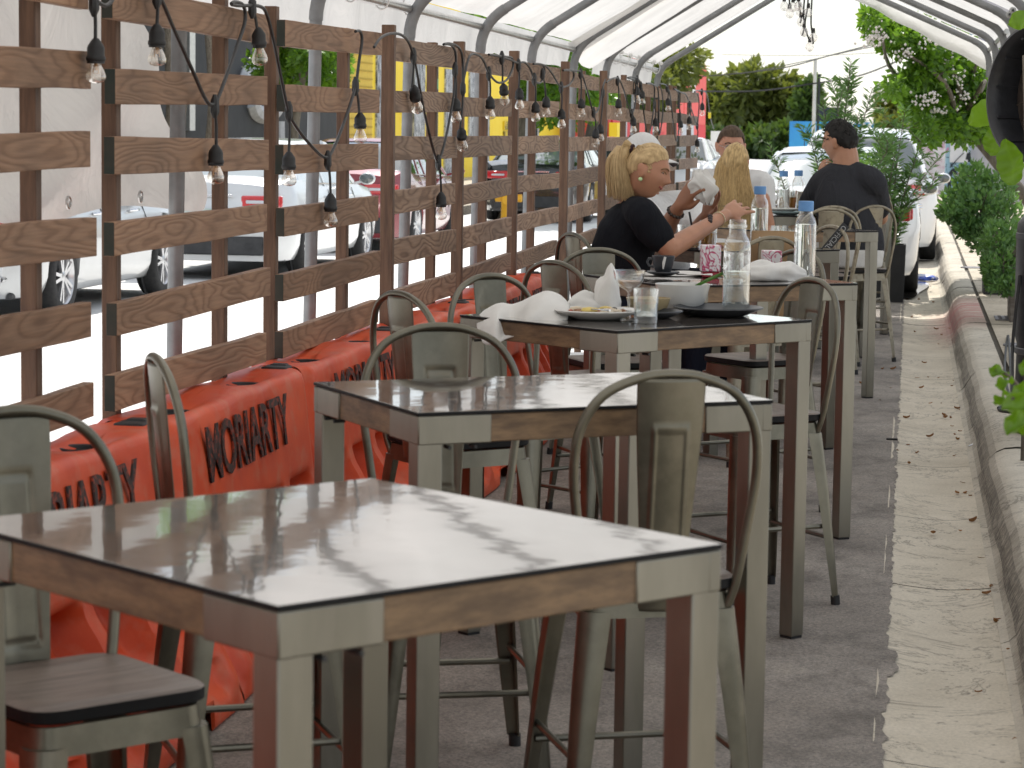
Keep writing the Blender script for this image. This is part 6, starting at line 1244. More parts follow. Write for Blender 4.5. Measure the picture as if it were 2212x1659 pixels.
def tree(label, base, trunk, limbs, blobs, n, size, m, seed, group=None, rtrunk=0.2, gap=0.55, name='street_tree', aspect=0.55):
    """base point, trunk top, limb ends, crown blobs (centre, radii): leaves gather on clumps inside the blobs, leaving gaps"""
    t = thing(name, label, 'tree', (0, 0, 0), 0, group); r_ = random.Random(seed)
    b = MB(); base = V(base); tp = V(trunk); P = spline([base, lerp(base, tp, 0.5) + V((r_.uniform(-.2, .2), r_.uniform(-.2, .2), 0)), tp], 6); b.tube(P, [rtrunk * (1.25 - 0.55 * i / (len(P) - 1)) for i in range(len(P))], 12)
    for e in limbs:
        e = V(e); mid = lerp(tp, e, 0.5) + V((r_.uniform(-.4, .4), r_.uniform(-.4, .4), r_.uniform(0, .5))); Q = spline([tp - V((0, 0, 0.1)), mid, e], 5); b.tube(Q, [rtrunk * 0.55 * (1 - 0.75 * i / (len(Q) - 1)) for i in range(len(Q))], 8)
    b.build('trunk', m_bark, t)
    clumps = []
    tot = sum(r[0] * r[1] * r[2] for c, r in blobs)
    for c, r in blobs:
        k = max(6, int(260 * r[0] * r[1] * r[2] / tot))
        for i in range(k):
            d = V((r_.gauss(0, 1), r_.gauss(0, 1), r_.gauss(0, 1))).normalized(); q = r_.uniform(0.45, 1.0); clumps.append((V(c) + V((d.x * r[0], d.y * r[1], d.z * r[2])) * q, sum(r) / 3 * gap * r_.uniform(0.35, 0.75), d, r_.random()))
    zlo = min(c[0].z for c in clumps); zhi = max(c[0].z for c in clumps)
    def pos(rr, i):
        c = clumps[rr.randrange(len(clumps))]; d = V((rr.gauss(0, 1), rr.gauss(0, 1), rr.gauss(0, 0.7))); d = d.normalized() * c[1] * (rr.random() ** 0.45); pos.v = c[3]; return c[0] + d, (d.normalized() + c[2] * 0.6)
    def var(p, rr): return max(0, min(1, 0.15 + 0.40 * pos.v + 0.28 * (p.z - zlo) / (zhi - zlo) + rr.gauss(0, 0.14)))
    leaves(n, pos, size, aspect, 0.15, seed, 0.25, var).build('crown', m, t, smooth=0, recalc=False); return t
# big spreading trees beyond the far end of the street
YT = 165
def blobs_at(lst, Y, dep=4.0):
    out_ = []
    for x, y, rx, ry in lst:
        k = Y / FPX; out_.append((at(x, y, Y + rnd.uniform(-1, 1)), (rx * k, dep, ry * k)))
    return out_
gb = lambda x, Y: V((at(x, 290, Y).x, Y, 0.0))
tree('large spreading tree filling the centre background behind the seated man in glasses', gb(1640, YT), at(1640, 270, YT), [at(1560, 220, YT), at(1700, 210, YT), at(1640, 190, YT)], blobs_at([(1562, 225, 52, 42), (1620, 195, 55, 42), (1690, 215, 55, 45), (1725, 260, 35, 45), (1560, 280, 60, 40), (1640, 265, 70, 50), (1600, 240, 60, 45), (1520, 205, 22, 40), (1655, 180, 30, 25)], YT), 15000, 0.72, m_leafO, 3, None, 0.6)
tree('row of low bushes and trees at the foot of the large spreading tree', gb(1600, 150), at(1600, 300, 150), [], blobs_at([(1545, 310, 40, 24), (1600, 320, 50, 22), (1650, 305, 30, 24), (1700, 300, 40, 26)], 150, 2.2), 5000, 0.55, m_leafD, 5, None, 0.1, name='bush')
tree('slim dark tree just left of the pale utility pole', gb(1735, 160), at(1745, 260, 160), [], blobs_at([(1748, 195, 14, 24), (1742, 235, 22, 40), (1750, 275, 18, 30)], 160, 2.0), 2600, 0.6, m_leafD, 7, None, 0.14)
tree('dense olive tree at the right end of the street behind the pale pole', gb(1950, 66), at(1955, 285, 66), [at(1930, 235, 66), at(1980, 230, 66)], blobs_at([(1930, 240, 28, 30), (1955, 215, 30, 34), (1990, 225, 30, 40), (1945, 285, 30, 35), (1985, 300, 26, 60)], 66, 1.6), 7000, 0.26, m_leafO, 9, None, 0.2)
# flowering crape myrtle arching over the pavement on the right
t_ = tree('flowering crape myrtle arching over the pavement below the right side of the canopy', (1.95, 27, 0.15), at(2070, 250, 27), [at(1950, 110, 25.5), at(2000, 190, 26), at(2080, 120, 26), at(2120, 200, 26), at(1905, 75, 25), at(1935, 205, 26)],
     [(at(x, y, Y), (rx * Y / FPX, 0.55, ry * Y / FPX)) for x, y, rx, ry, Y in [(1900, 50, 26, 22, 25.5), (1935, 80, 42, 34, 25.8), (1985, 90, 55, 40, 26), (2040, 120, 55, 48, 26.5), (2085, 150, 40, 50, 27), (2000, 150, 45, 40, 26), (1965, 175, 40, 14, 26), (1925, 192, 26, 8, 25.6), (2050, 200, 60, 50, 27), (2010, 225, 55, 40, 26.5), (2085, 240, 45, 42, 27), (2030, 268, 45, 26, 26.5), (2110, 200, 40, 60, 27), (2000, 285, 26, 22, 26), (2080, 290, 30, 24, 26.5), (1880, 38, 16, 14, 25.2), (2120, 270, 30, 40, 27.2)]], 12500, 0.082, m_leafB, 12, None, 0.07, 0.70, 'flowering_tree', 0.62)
m_flower = mat('white blossom', (0.78, 0.74, 0.72), (0.85, 0.8, 0.76), rough=0.8); r2 = random.Random(4); b = MB()
for x, y, Y in [(1888, 72, 25), (1898, 86, 25), (1876, 88, 24.9), (2006, 90, 25.4), (1995, 215, 25.6), (2010, 210, 25.6), (2045, 130, 26), (2060, 170, 26), (1960, 118, 25.4), (2080, 205, 26.2), (1900, 198, 25.2), (2030, 240, 26)]:
    for i in range(26): b.ball(at(x, y, Y) + V((r2.gauss(0, 0.06), r2.gauss(0, 0.05), r2.gauss(0, 0.04))), r2.uniform(0.008, 0.02), 5)
o = b.build('blossom', m_flower, t_); o['kind'] = 'stuff'
# street trees outside the fence
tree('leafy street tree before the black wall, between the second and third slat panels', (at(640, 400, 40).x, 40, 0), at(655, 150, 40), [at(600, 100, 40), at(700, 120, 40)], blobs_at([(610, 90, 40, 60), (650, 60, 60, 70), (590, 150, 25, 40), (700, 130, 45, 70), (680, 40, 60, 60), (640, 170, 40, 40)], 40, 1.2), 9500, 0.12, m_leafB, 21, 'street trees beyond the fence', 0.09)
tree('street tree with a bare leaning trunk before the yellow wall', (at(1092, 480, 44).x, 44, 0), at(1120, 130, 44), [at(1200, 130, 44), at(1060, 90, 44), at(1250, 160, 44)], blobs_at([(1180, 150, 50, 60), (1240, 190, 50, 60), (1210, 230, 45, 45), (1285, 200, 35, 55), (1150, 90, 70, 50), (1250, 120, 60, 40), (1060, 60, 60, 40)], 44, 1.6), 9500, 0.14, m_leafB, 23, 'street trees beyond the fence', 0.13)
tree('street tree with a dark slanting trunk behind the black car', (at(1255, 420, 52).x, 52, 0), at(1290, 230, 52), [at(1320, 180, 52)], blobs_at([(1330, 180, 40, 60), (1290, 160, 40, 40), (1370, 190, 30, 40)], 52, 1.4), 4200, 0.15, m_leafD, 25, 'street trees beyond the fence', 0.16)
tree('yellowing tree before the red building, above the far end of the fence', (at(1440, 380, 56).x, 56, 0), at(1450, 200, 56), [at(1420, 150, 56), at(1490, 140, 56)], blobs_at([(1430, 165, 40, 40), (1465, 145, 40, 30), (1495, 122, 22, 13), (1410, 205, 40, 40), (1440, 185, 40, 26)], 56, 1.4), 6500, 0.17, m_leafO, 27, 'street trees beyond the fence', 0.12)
# palm trunks with pale old leaf bases
for x, l, Y in ((378, 'left of two pale palm trunks behind the second slat panel', 38.5), (468, 'right of two pale palm trunks, with peeling bark, behind the second slat panel', 37.5)):
    t = thing('palm_tree', l, 'palm', (0, 0, 0), 0, 'palms beyond the fence'); p0 = at(x, 420, Y); p0.z = 0; k = Y / FPX; b = MB()
    pts = [p0 + V((0.03 * sin(i), 0, 6.4 * i / 24)) for i in range(25)]; b.tube(pts, [21 * k * (1.05 if i > 12 else 1.0) + 0.012 * (i % 2) for i in range(25)], 18); b.build('trunk', m_palmbark, t, smooth=70)
    b = MB()
    for i in range(10):
        a = 2 * PI * i / 10 + 0.3; zc = at(x, 265, Y).z; c = p0 + V((cos(a) * 23 * k, sin(a) * 23 * k, zc - 0.25)); b.bar(c, c + V((cos(a) * 0.10, sin(a) * 0.10, -0.35 - 0.1 * rnd.random())), 0.085, 0.02, 0, (cos(a), sin(a), 0))
    b.build('old_leaf_base', mat('bleached leaf base', (0.45, 0.43, 0.40), (0.65, 0.63, 0.6), rough=0.9), t)
    b = MB()
    for i in range(16):
        a = 2 * PI * i / 16; top = pts[-1]; fr = spline([top, top + V((cos(a) * 0.9, sin(a) * 0.9, 0.8 - 0.3 * (i % 3))), top + V((cos(a) * 1.9, sin(a) * 1.9, 0.1 - 0.5 * (i % 3)))], 8)
        for j in range(2, len(fr) - 1):
            tg = (fr[j + 1] - fr[j - 1]).normalized(); sd = tg.cross(V((0, 0, 1))).normalized()
            for s_ in (1, -1): q = fr[j] + sd * s_ * 0.45 + tg * 0.25 - V((0, 0, 0.12)); b.add([fr[j], fr[j] + tg * 0.05, q], [(0, 1, 2)], 0, None, rnd.random())
    b.build('fronds', m_leafB, t, smooth=0, recalc=False)

# planters
m_planter = mat('matt black planter', (0.014, 0.015, 0.016), (0.025, 0.025, 0.027), rough=0.6); m_planterw = mat('weathered planter side', (0.12, 0.10, 0.085), (0.20, 0.175, 0.15), rough=0.75, scale=6, stretch=(1, 1, 6)); m_soil = mat('dark soil', (0.02, 0.015, 0.01), (0.05, 0.035, 0.025), rough=1.0, scale=40)
def planter(label, x, y, z, w, d, h, rz=0, m=None, group='black planters'):
    t = thing('planter', label, 'planter', (x, y, z), rz, group); b = MB(); k = 0.93
    o_ = [(-w/2*k, -d/2*k), (w/2*k, -d/2*k), (w/2*k, d/2*k), (-w/2*k, d/2*k)]; r1 = [(a, c, 0) for a, c in o_]; r2_ = [(a / k, c / k, h) for a, c in o_]; r3 = [(a / k * 0.86, c / k * 0.86, h) for a, c in o_]; r4 = [(a / k * 0.86, c / k * 0.86, h - 0.06) for a, c in o_]
    b.loft([r1, r2_, r3, r4], True, False); b.add(r1, [(0, 1, 2, 3)]); b.build('box', m or m_planter, t, bevel=0.006); b = MB(); b.add(r4, [(0, 1, 2, 3)]); b.build('soil', m_soil, t); return t
planter('tall narrow black planter holding the shrub in front of the white hatchback', -0.20, 24.75, 0.0, 0.36, 0.36, 0.56, m=m_planter)
planter('black planter with the tallest shrub, behind the man in dark grey', -0.62, 23.4, 0.0, 0.40, 0.40, 0.56)
planter('black planter hidden behind the two blue capped bottles', -1.22, 23.2, 0.0, 0.40, 0.40, 0.56)
planter('square black planter on the pavement under the leafy green bush', 0.92, 23.95, 0.155, 0.46, 0.50, 0.55)
planter('nearer black planter on the pavement at the right edge of the photo, its side weathered', 1.03, 20.5, 0.155, 0.46, 0.55, 0.62, m=m_planterw)
def podocarpus(label, x, y, z, stems, seed, n_leaf=100, ls=0.115):
    t = thing('potted_shrub', label, 'shrub', (0, 0, 0), 0, 'narrow leaved shrubs in black planters'); r_ = random.Random(seed); sb = MB(); lv = []
    for (dx, dy, h, lean, ll) in stems:
        p0 = V((x + dx * 0.3, y + dy * 0.3, z)); tip = V((x + dx + lean[0], y + dy + lean[1], z + h)); P = spline([p0, lerp(p0, tip, 0.5) + V((r_.uniform(-.05, .05) - lean[0] * 0.18, 0, 0.02)), tip], 8); sb.tube(P, [0.011 * (1 - 0.75 * i / (len(P) - 1)) for i in range(len(P))], 6)
        k = int(n_leaf * h / 0.8)
        for i in range(k):
            u = 1 - (r_.random() ** 0.8) * ll; j = min(int(u * (len(P) - 1)), len(P) - 2); q = lerp(P[j], P[j + 1], u * (len(P) - 1) - j); tg = (P[j + 1] - P[j]).normalized(); a = r_.random() * 6.28
            lv.append((q, (V((cos(a), sin(a), 0)) * 0.85 + tg * (0.55 + 0.9 * max(0, u - 0.8))).normalized()))
        for i in range(int(7 * h * ll)):
            u = 1 - r_.random() * ll * 0.9; j = min(int(u * (len(P) - 1)), len(P) - 2); q = P[j]; a = r_.random() * 6.28; L2 = r_.uniform(0.10, 0.26); e = q + V((cos(a) * L2 * 0.7, sin(a) * L2 * 0.7, L2 * 0.75)); sb.tube([q, lerp(q, e, 0.5) + V((0, 0, -0.01)), e], [0.005, 0.004, 0.002], 5)
            for m_ in range(int(26 * L2 / 0.2)):
                v = r_.random(); a2 = r_.random() * 6.28; lv.append((lerp(q, e, v), (V((cos(a2), sin(a2), r_.uniform(-.2, .8))) + (e - q).normalized() * 0.5).normalized()))
    sb.build('stems', m_bark, t); b = MB()
    for q, d in lv:
        s_ = ls * r_.uniform(0.6, 1.2); w = d.cross(V((r_.gauss(0, 1), r_.gauss(0, 1), r_.gauss(0, 1)))).normalized() * s_ * 0.080; k = len(b.v); c = 0.25 + 0.5 * r_.random() + (0.25 if r_.random() < 0.12 else 0)
        b.v += [tuple(q), tuple(q + d * s_ * 0.5 + w - V((0, 0, 0.004))), tuple(q + d * s_ - V((0, 0, s_ * 0.12))), tuple(q + d * s_ * 0.5 - w - V((0, 0, 0.004)))]; b.f += [(k, k + 1, k + 2, k + 3)]; b.mi += [0]; b.col += [c] * 4
    b.build('leaves', m_needle, t, smooth=0, recalc=False); return t
podocarpus('tallest narrow leaved shrub rising above the head of the man in dark grey', -0.62, 23.4, 0.5, [(0.05, 0, 1.80, (0.0, 0), 0.75), (-0.08, 0, 1.42, (-0.12, 0), 0.7), (0.12, 0.1, 1.55, (0.13, 0), 0.7), (-0.02, -0.1, 1.50, (-0.05, 0), 0.75), (0.2, 0, 1.05, (0.25, 0), 0.7), (-0.14, 0.05, 1.18, (-0.20, 0), 0.7), (0.08, 0, 1.25, (0.05, 0), 0.8), (0.02, 0.08, 1.62, (0.02, 0), 0.7)], 31)
podocarpus('bushy narrow leaved shrub before the white hatchback, right of the man in dark grey', -0.20, 24.75, 0.5, [(0.02, 0, 1.30, (0.10, 0), 0.95), (0.08, 0, 1.10, (0.22, 0), 0.95), (-0.06, 0, 1.15, (-0.06, 0), 0.95), (0.12, 0.05, 0.85, (0.30, 0), 0.95), (-0.10, 0, 0.85, (-0.18, 0), 0.95), (0.0, -0.08, 0.95, (0.05, -0.1), 0.95), (0.1, -0.05, 0.65, (0.32, -0.1), 0.95), (-0.05, -0.08, 0.62, (-0.12, -0.2), 0.95), (0.05, 0.1, 1.22, (0.0, 0), 0.95), (0.0, 0.1, 0.5, (0.22, -0.15), 0.95), (0.06, -0.1, 0.42, (0.1, -0.2), 0.95)], 33, 78)
podocarpus('single bent shoot of a potted shrub left of the man in dark grey', -1.05, 23.2, 0.5, [(0.02, 0, 1.02, (-0.26, 0), 0.8), (0.12, 0, 0.55, (0.08, 0), 0.6), (0.05, 0.05, 0.32, (0.14, 0), 0.6)], 35, 110, 0.09)
podocarpus('small narrow leaved shrub between the tall shrub and the hatchback mirror', -0.40, 25.3, 0.1, [(0.05, 0, 1.35, (0.0, 0), 0.6), (-0.06, 0, 1.28, (-0.06, 0), 0.6), (0.1, 0, 1.5, (0.10, 0), 0.6)], 37, 60)
def bush(label, blobs, n, size, seed):
    t = thing('bush', label, 'bush', (0, 0, 0), 0, 'leafy bushes in the pavement planters'); r_ = random.Random(seed); sb = MB()
    base = V((sum(c.x for c, r in blobs) / len(blobs), sum(c.y for c, r in blobs) / len(blobs), 0.65))
    for c, r in blobs:
        for i in range(6):
            e = c + V((r_.uniform(-1, 1) * r[0], r_.uniform(-1, 1) * r[1], r_.uniform(-.6, 1) * r[2])) * 0.85; sb.tube(spline([base + V((r_.uniform(-.1, .1), r_.uniform(-.1, .1), 0)), lerp(base, e, 0.5) + V((0, 0, 0.06)), e], 5), 0.005, 5)
    sb.build('stems', m_bark, t)
    def pos(rr, i):
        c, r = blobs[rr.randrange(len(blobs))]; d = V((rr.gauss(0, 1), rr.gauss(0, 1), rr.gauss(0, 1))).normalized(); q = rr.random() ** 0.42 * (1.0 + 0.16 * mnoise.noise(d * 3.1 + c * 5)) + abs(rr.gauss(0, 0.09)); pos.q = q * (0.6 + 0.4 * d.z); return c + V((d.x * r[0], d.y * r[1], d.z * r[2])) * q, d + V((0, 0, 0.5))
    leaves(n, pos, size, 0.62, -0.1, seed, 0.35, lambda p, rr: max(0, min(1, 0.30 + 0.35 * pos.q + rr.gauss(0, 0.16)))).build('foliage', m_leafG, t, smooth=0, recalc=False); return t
bB = lambda lst: [(at(x, y, Y), (rx * Y / FPX, 0.28, ry * Y / FPX)) for x, y, rx, ry, Y in lst]
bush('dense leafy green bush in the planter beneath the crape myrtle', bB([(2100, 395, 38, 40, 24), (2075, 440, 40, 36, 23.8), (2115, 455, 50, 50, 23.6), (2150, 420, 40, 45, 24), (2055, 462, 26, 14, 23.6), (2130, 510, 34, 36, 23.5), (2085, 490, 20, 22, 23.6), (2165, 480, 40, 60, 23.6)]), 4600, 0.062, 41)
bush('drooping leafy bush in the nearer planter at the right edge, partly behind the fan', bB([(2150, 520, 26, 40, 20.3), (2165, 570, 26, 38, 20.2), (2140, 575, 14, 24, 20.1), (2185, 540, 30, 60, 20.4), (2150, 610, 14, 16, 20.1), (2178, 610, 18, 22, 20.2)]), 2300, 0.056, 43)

# fiddle leaf plant at the right edge, its big leaves close to the fan
m_fiddle = leaf_mat('large waxy leaf', (0.075, 0.17, 0.012), (0.16, 0.31, 0.03), 0.40, 0.35)
fd = thing('broad_leaf_plant', 'plant with very large waxy green leaves at the right edge beside the fan', 'plant')
b = MB(); st = [at(2225, 560, 11.6), at(2220, 420, 11.6), at(2218, 300, 11.6), at(2214, 120, 11.7)]; st = [V((st[0].x, 11.6, 0.155))] + st; b.tube(spline(st, 5), 0.012, 8); b.build('stem', m_bark, fd)
def big_leaf(b, base, tip, side, w, cup=0.25, c=0.5):
    base, tip = V(base), V(tip); ax = tip - base; sd = V(side); sd = (sd - ax.normalized() * sd.dot(ax.normalized())).normalized(); nn = ax.normalized().cross(sd)
    o = len(b.v)
    def fn(u, v):
        wd = w * (sin(PI * min(1, u * 0.97 + 0.015)) ** 0.62) * (0.72 + 0.5 * u) ; s_ = v * 2 - 1
        return base + ax * u + sd * wd * s_ + nn * (cup * w * s_ * s_ - 0.25 * w * sin(PI * u) + 0.012 * sin(u * 26) * abs(s_) * w / 0.1 + 0.010 * sin(u * 9 + s_ * 2))
    b.grid(fn, 22, 10)
    for i in range(23):
        for j in range(11): b.col.append(min(1, c + 0.25 * (abs(j - 5) < 1) + 0.12 * sin(i * 1.8) * (abs(j - 5) > 0) + 0.1 * rnd.random()))
for (bx, by), (tx, ty), sd, w, Yl, c in [((2185, 205), (2094, 268), (0.0, -0.25, 1), 0.068, 13.2, 0.75), ((2166, 262), (2138, 336), (1, 0.2, 0.15), 0.062, 13.1, 0.35), ((2172, 300), (2192, 400), (1, -0.5, 0.2), 0.070, 12.0, 0.2), ((2236, 34), (2180, 50), (0.2, 0, 1), 0.045, 12.1, 0.7), ((2210, 118), (2160, 104), (0.1, -0.3, 1), 0.03, 13.2, 0.5)]:
    b = MB(); big_leaf(b, at(bx, by, Yl), at(tx, ty, Yl - 0.05), sd, w, 0.25, c); b.build('leaf', m_fiddle, fd, smooth=80, recalc=False)
# out-of-focus sprig close to the camera at the lower right
sp = thing('leafy_sprig', 'blurred green sprig poking in at the right edge above the coiled cable', 'plant')
b = MB(); b.tube(spline([at(2260, 900, 5.2), at(2215, 850, 5.15), at(2180, 812, 5.1), at(2150, 800, 5.1)], 5), 0.003, 6); b.tube(spline([at(2250, 990, 4.2), at(2215, 900, 4.2), at(2188, 860, 4.15)], 5), 0.003, 6); b.tube([V((at(2260, 900, 5.2).x + 0.05, 5.2, 0.155)), at(2260, 900, 5.2)], 0.004, 6); b.build('stem', m_bark, sp)
for (bx, by), (tx, ty), w, Yl in [((2180, 812), (2135, 796), 0.012, 5.1), ((2190, 820), (2150, 835), 0.012, 5.0), ((2175, 845), (2150, 875), 0.011, 5.1), ((2215, 905), (2180, 850), 0.024, 4.15), ((2225, 930), (2170, 905), 0.022, 4.1), ((2225, 860), (2190, 835), 0.018, 4.6), ((2240, 800), (2200, 790), 0.016, 4.9)]:
    b = MB(); big_leaf(b, at(bx, by, Yl), at(tx, ty, Yl), (0.3, -0.4, 1), w, 0.3, 0.25); b.build('leaf', m_fiddle, sp, smooth=80, recalc=False)

# ------------------------------------------------------------------ drum fan with its stand, cable on the pavement
m_fan = mat('black fan plastic', (0.022, 0.023, 0.027), (0.036, 0.037, 0.043), rough=0.42, scale=20, bmp=0.1, bscale=120); m_fang = mat('grey fan housing', (0.06, 0.062, 0.07), (0.085, 0.087, 0.095), rough=0.5)
fn_ = thing('drum_fan', 'large black drum fan on a pedestal at the right edge of the photo', 'fan', (0, 0, 0))
FC = at(2212, 204, 12.6) + V((0.150, 0.02, 0)); FS = 0.92; fax = V((-0.80, -0.60, 0.03)).normalized(); q = V((0, 0, 1)).rotation_difference(fax).to_matrix().to_4x4(); FM = Matrix.Translation(FC) @ q @ Matrix.Scale(FS, 4)
b = MB(); b.lathe([(0.0, -0.155), (0.30, -0.16), (0.345, -0.16), (0.335, -0.10), (0.335, 0.04), (0.345, 0.10), (0.362, 0.15), (0.366, 0.17), (0.352, 0.175), (0.330, 0.155), (0.318, 0.10), (0.315, 0.0), (0.315, -0.12), (0.325, -0.16)], 48, FM); b.build('drum', m_fan, fn_, smooth=50)
b = MB()
for k in range(12):
    a = 2 * PI * k / 12; b.bar(FM @ V((0.314 * cos(a), 0.314 * sin(a), -0.05)), FM @ V((0.324 * cos(a), 0.324 * sin(a), 0.14)), 0.014, 0.02, 0, FM.to_3x3() @ V((cos(a), sin(a), 0)))
b.build('drum_ribs', m_fan, fn_)
b = MB()
for k in range(1, 22): r_ = 0.315 * k / 22; b.tube([FM @ V((r_ * cos(a), r_ * sin(a), 0.00 + 0.04 * (1 - (r_ / 0.315) ** 2))) for a in [2*PI*i/40 for i in range(40)]], 0.0018, 5, loop=True)
for k in range(10): a = 2 * PI * k / 10; b.tube([FM @ V((0.05 * cos(a), 0.05 * sin(a), 0.045)), FM @ V((0.316 * cos(a + 0.5), 0.316 * sin(a + 0.5), 0.0))], 0.003, 5)
b.build('front_grille', mat('bronze grille wire', (0.22, 0.17, 0.14), rough=0.4, metal=0.7), fn_)
b = MB(); b.lathe([(0, 0.02), (0.07, 0.02), (0.08, -0.10), (0, -0.12)], 20, FM)
for k in range(4):
    a = 2 * PI * k / 4; b.grid(lambda u, v: FM @ V((lerp(0.07, 0.29, u) * cos(a + (v - 0.5) * 0.6), lerp(0.07, 0.29, u) * sin(a + (v - 0.5) * 0.6), -0.05 + 0.05 * (v - 0.5))), 6, 4)
b.build('blades', m_fang, fn_)
BS = V((FC.x + 0.08, FC.y + 0.06, 0.155))
b = MB(); b.lathe([(0.0, 0.0), (0.21, 0.0), (0.225, 0.02), (0.22, 0.45), (0.235, 0.50), (0.24, 0.98), (0.235, 1.05), (0.20, 1.10), (0.12, 1.14), (0.11, 1.22), (0.0, 1.22)], 36, Matrix.Translation(BS)); b.build('tank_stand', m_fan, fn_, smooth=40)
b = MB(); b.lathe([(0.236, 0.97), (0.243, 0.975), (0.243, 1.0), (0.236, 1.005)], 36, Matrix.Translation(BS)); b.lathe([(0.226, 0.40), (0.232, 0.405), (0.232, 0.43), (0.226, 0.435)], 36, Matrix.Translation(BS)); b.build('tank_band', m_fang, fn_)
b = MB(); sd = fax.cross(V((0, 0, 1))).normalized()
for s_ in (1, -1): b.bar(BS + V((0, 0, 1.16)) + sd * 0.10 * s_, FC + sd * 0.375 * s_ - V((0, 0, 0.02)), 0.05, 0.012, 0, fax); b.ball(FC + sd * 0.378 * s_, 0.03, 10)
b.build('yoke', m_fang, fn_)
cb = [V((BS.x - 0.22, BS.y - 0.1, 0.95)), V((BS.x - 0.245, BS.y - 0.12, 0.6)), V((BS.x - 0.235, BS.y - 0.16, 0.28)), atz(2178, 725, 0.17), atz(2170, 800, 0.165), atz(2185, 865, 0.163), atz(2215, 905, 0.163), atz(2270, 960, 0.163)]
b = MB(); b.tube(spline(cb, 6), 0.008, 8); o = b.build('power_cable', m_black); tag(o, 'black cable dropping from the fan and running along the pavement joint', 'cable')
b = MB(); c0 = atz(2205, 887, 0.164); b.tube([c0 + V((0.115 * cos(a) * (1 + 0.02 * i / 20), 0.16 * sin(a), 0.0035 * (i / 14))) for i, a in enumerate([2*PI*i/20 + 2.2 for i in range(44)])], 0.0075, 8); o = b.build('coiled_cable', m_black); tag(o, 'black cable lying in a loop on the pavement beside the blurred sprig', 'cable')

# ------------------------------------------------------------------ litter
m_dryleaf = leaf_mat('dry brown leaf', (0.16, 0.065, 0.03), (0.40, 0.20, 0.09), 0.15, 0.8, (0.48, 0.30, 0.12))
def dry_leaf(seed):
    r_ = random.Random(seed); b = MB(); L_ = r_.uniform(0.028, 0.045); cu = r_.uniform(0.1, 0.7); tw = r_.uniform(-0.5, 0.5)
    b.grid(lambda u, v: ((u - 0.5) * L_, L_ * 0.30 * sin(PI * min(0.98, max(0.03, u))) * (v * 2 - 1), 0.002 + L_ * cu * (abs(v * 2 - 1) ** 2 * 0.35 + (u - 0.5) ** 2) + L_ * 0.12 * tw * (u - 0.5) * (v * 2 - 1)), 6, 4); c = r_.random(); b.col = [c] * len(b.v)
    return b.build('dry_leaf', m_dryleaf, smooth=60, recalc=False)
protos = [dry_leaf(s_) for s_ in range(5)]
spots = [(3465, 1355), (3480, 1408), (3510, 1230), (3520, 1285), (3440, 1410), (3456, 1448), (3530, 1505), (3565, 1560), (3570, 1590), (3580, 1620), (3590, 1640), (3600, 1610), (3545, 1560), (3490, 1505), (3520, 1410), (3570, 1440), (3575, 1420), (3590, 1525), (3600, 1530), (3405, 1660), (3365, 1685), (3410, 1730), (3540, 1550), (3620, 1840), (3610, 1800), (3500, 1990), (3640, 1850), (3650, 1945), (3600, 1980), (3680, 2080), (3720, 2190), (3700, 2215), (3735, 2320), (3780, 2470), (3810, 2760), (3670, 2580), (3530, 1250), (3430, 1240), (3450, 1175), (3470, 1160), (3420, 1185), (3390, 1140), (3400, 1120), (3260, 1440), (3340, 1455), (3350, 1385), (3310, 1385), (3235, 1440), (3560, 1245), (3585, 1300), (3500, 1130), (3540, 1190), (3445, 1120), (3590, 1840), (3630, 2200), (3400, 1560), (3440, 1690), (3490, 1630), (3580, 1700), (3300, 1500)]
for i, (px, py) in enumerate(spots):
    o = protos[i] if i < 5 else protos[i % 5].copy()
    if i >= 5: COL.objects.link(o)
    p = atz(px / 1.736, py / 1.736, 0.002); o.location = (p.x, p.y, -0.012 if -0.03 < p.x < 0.34 else (0.001 if p.x < 0 else (0.03 if p.x < 0.40 else 0.157))); o.rotation_euler = (rnd.uniform(-.25, .25), rnd.uniform(-.25, .25), rnd.random() * 6.28); s_ = rnd.uniform(0.5, 1.15); o.scale = (s_, s_, s_)
    tag(o, 'small curled dry brown leaf fallen in the gutter or beside the kerb', 'fallen leaf', 'dry leaves fallen along the gutter')
b = MB(); b.tube([(0, 0, 0.004), (0.07, 0.02, 0.007), (0.13, 0.05, 0.006)], [0.005, 0.009, 0.006], 6, flat=0.4); o = b.build('paper_scrap', m_paper); p = atz(2092, 965, 0.0); o.location = (p.x, p.y, 0.0); o.rotation_euler = (0, 0, 0.9); tag(o, 'twisted white paper scrap lying against the kerb', 'litter')
b = MB(); b.tube([(0, 0, 0.004), (0.06, 0.0, 0.006)], 0.006, 6); o = b.build('dark_stick', m_black); p = atz(1915, 950, 0); o.location = (p.x, p.y, 0); o.rotation_euler = (0, 0, -0.2); tag(o, 'short dark stick on the asphalt beside the gutter edge', 'stick')
o = crumple('blue and white plastic wrapper lying in the wet gutter by the car tyres', (0.20, 28.5, -0.005), 0.16, 0.10, 0.05, 9.1, 0.4); o.name = 'plastic_wrapper'; o['category'] = 'litter'; del o['group']; o.data.materials[0] = mat('blue and white plastic film', (0.05, 0.12, 0.6), (0.75, 0.78, 0.85), rough=0.3, scale=6, lo=0.45, hi=0.55)
m_wet = mat('shallow gutter water', (0.03, 0.03, 0.028), (0.06, 0.055, 0.05), rough=0.04, coat=1)
b = MB(); b.add([(-0.03 + 0.24 * cos(a) * (1 + 0.2 * sin(3 * a)), 27.0 + 1.7 * sin(a) * (1 + 0.15 * sin(4 * a + 1)), 0.006) for a in [2*PI*i/40 for i in range(40)]], [tuple(range(40))]); b.build('gutter_water', m_wet, kind='structure')

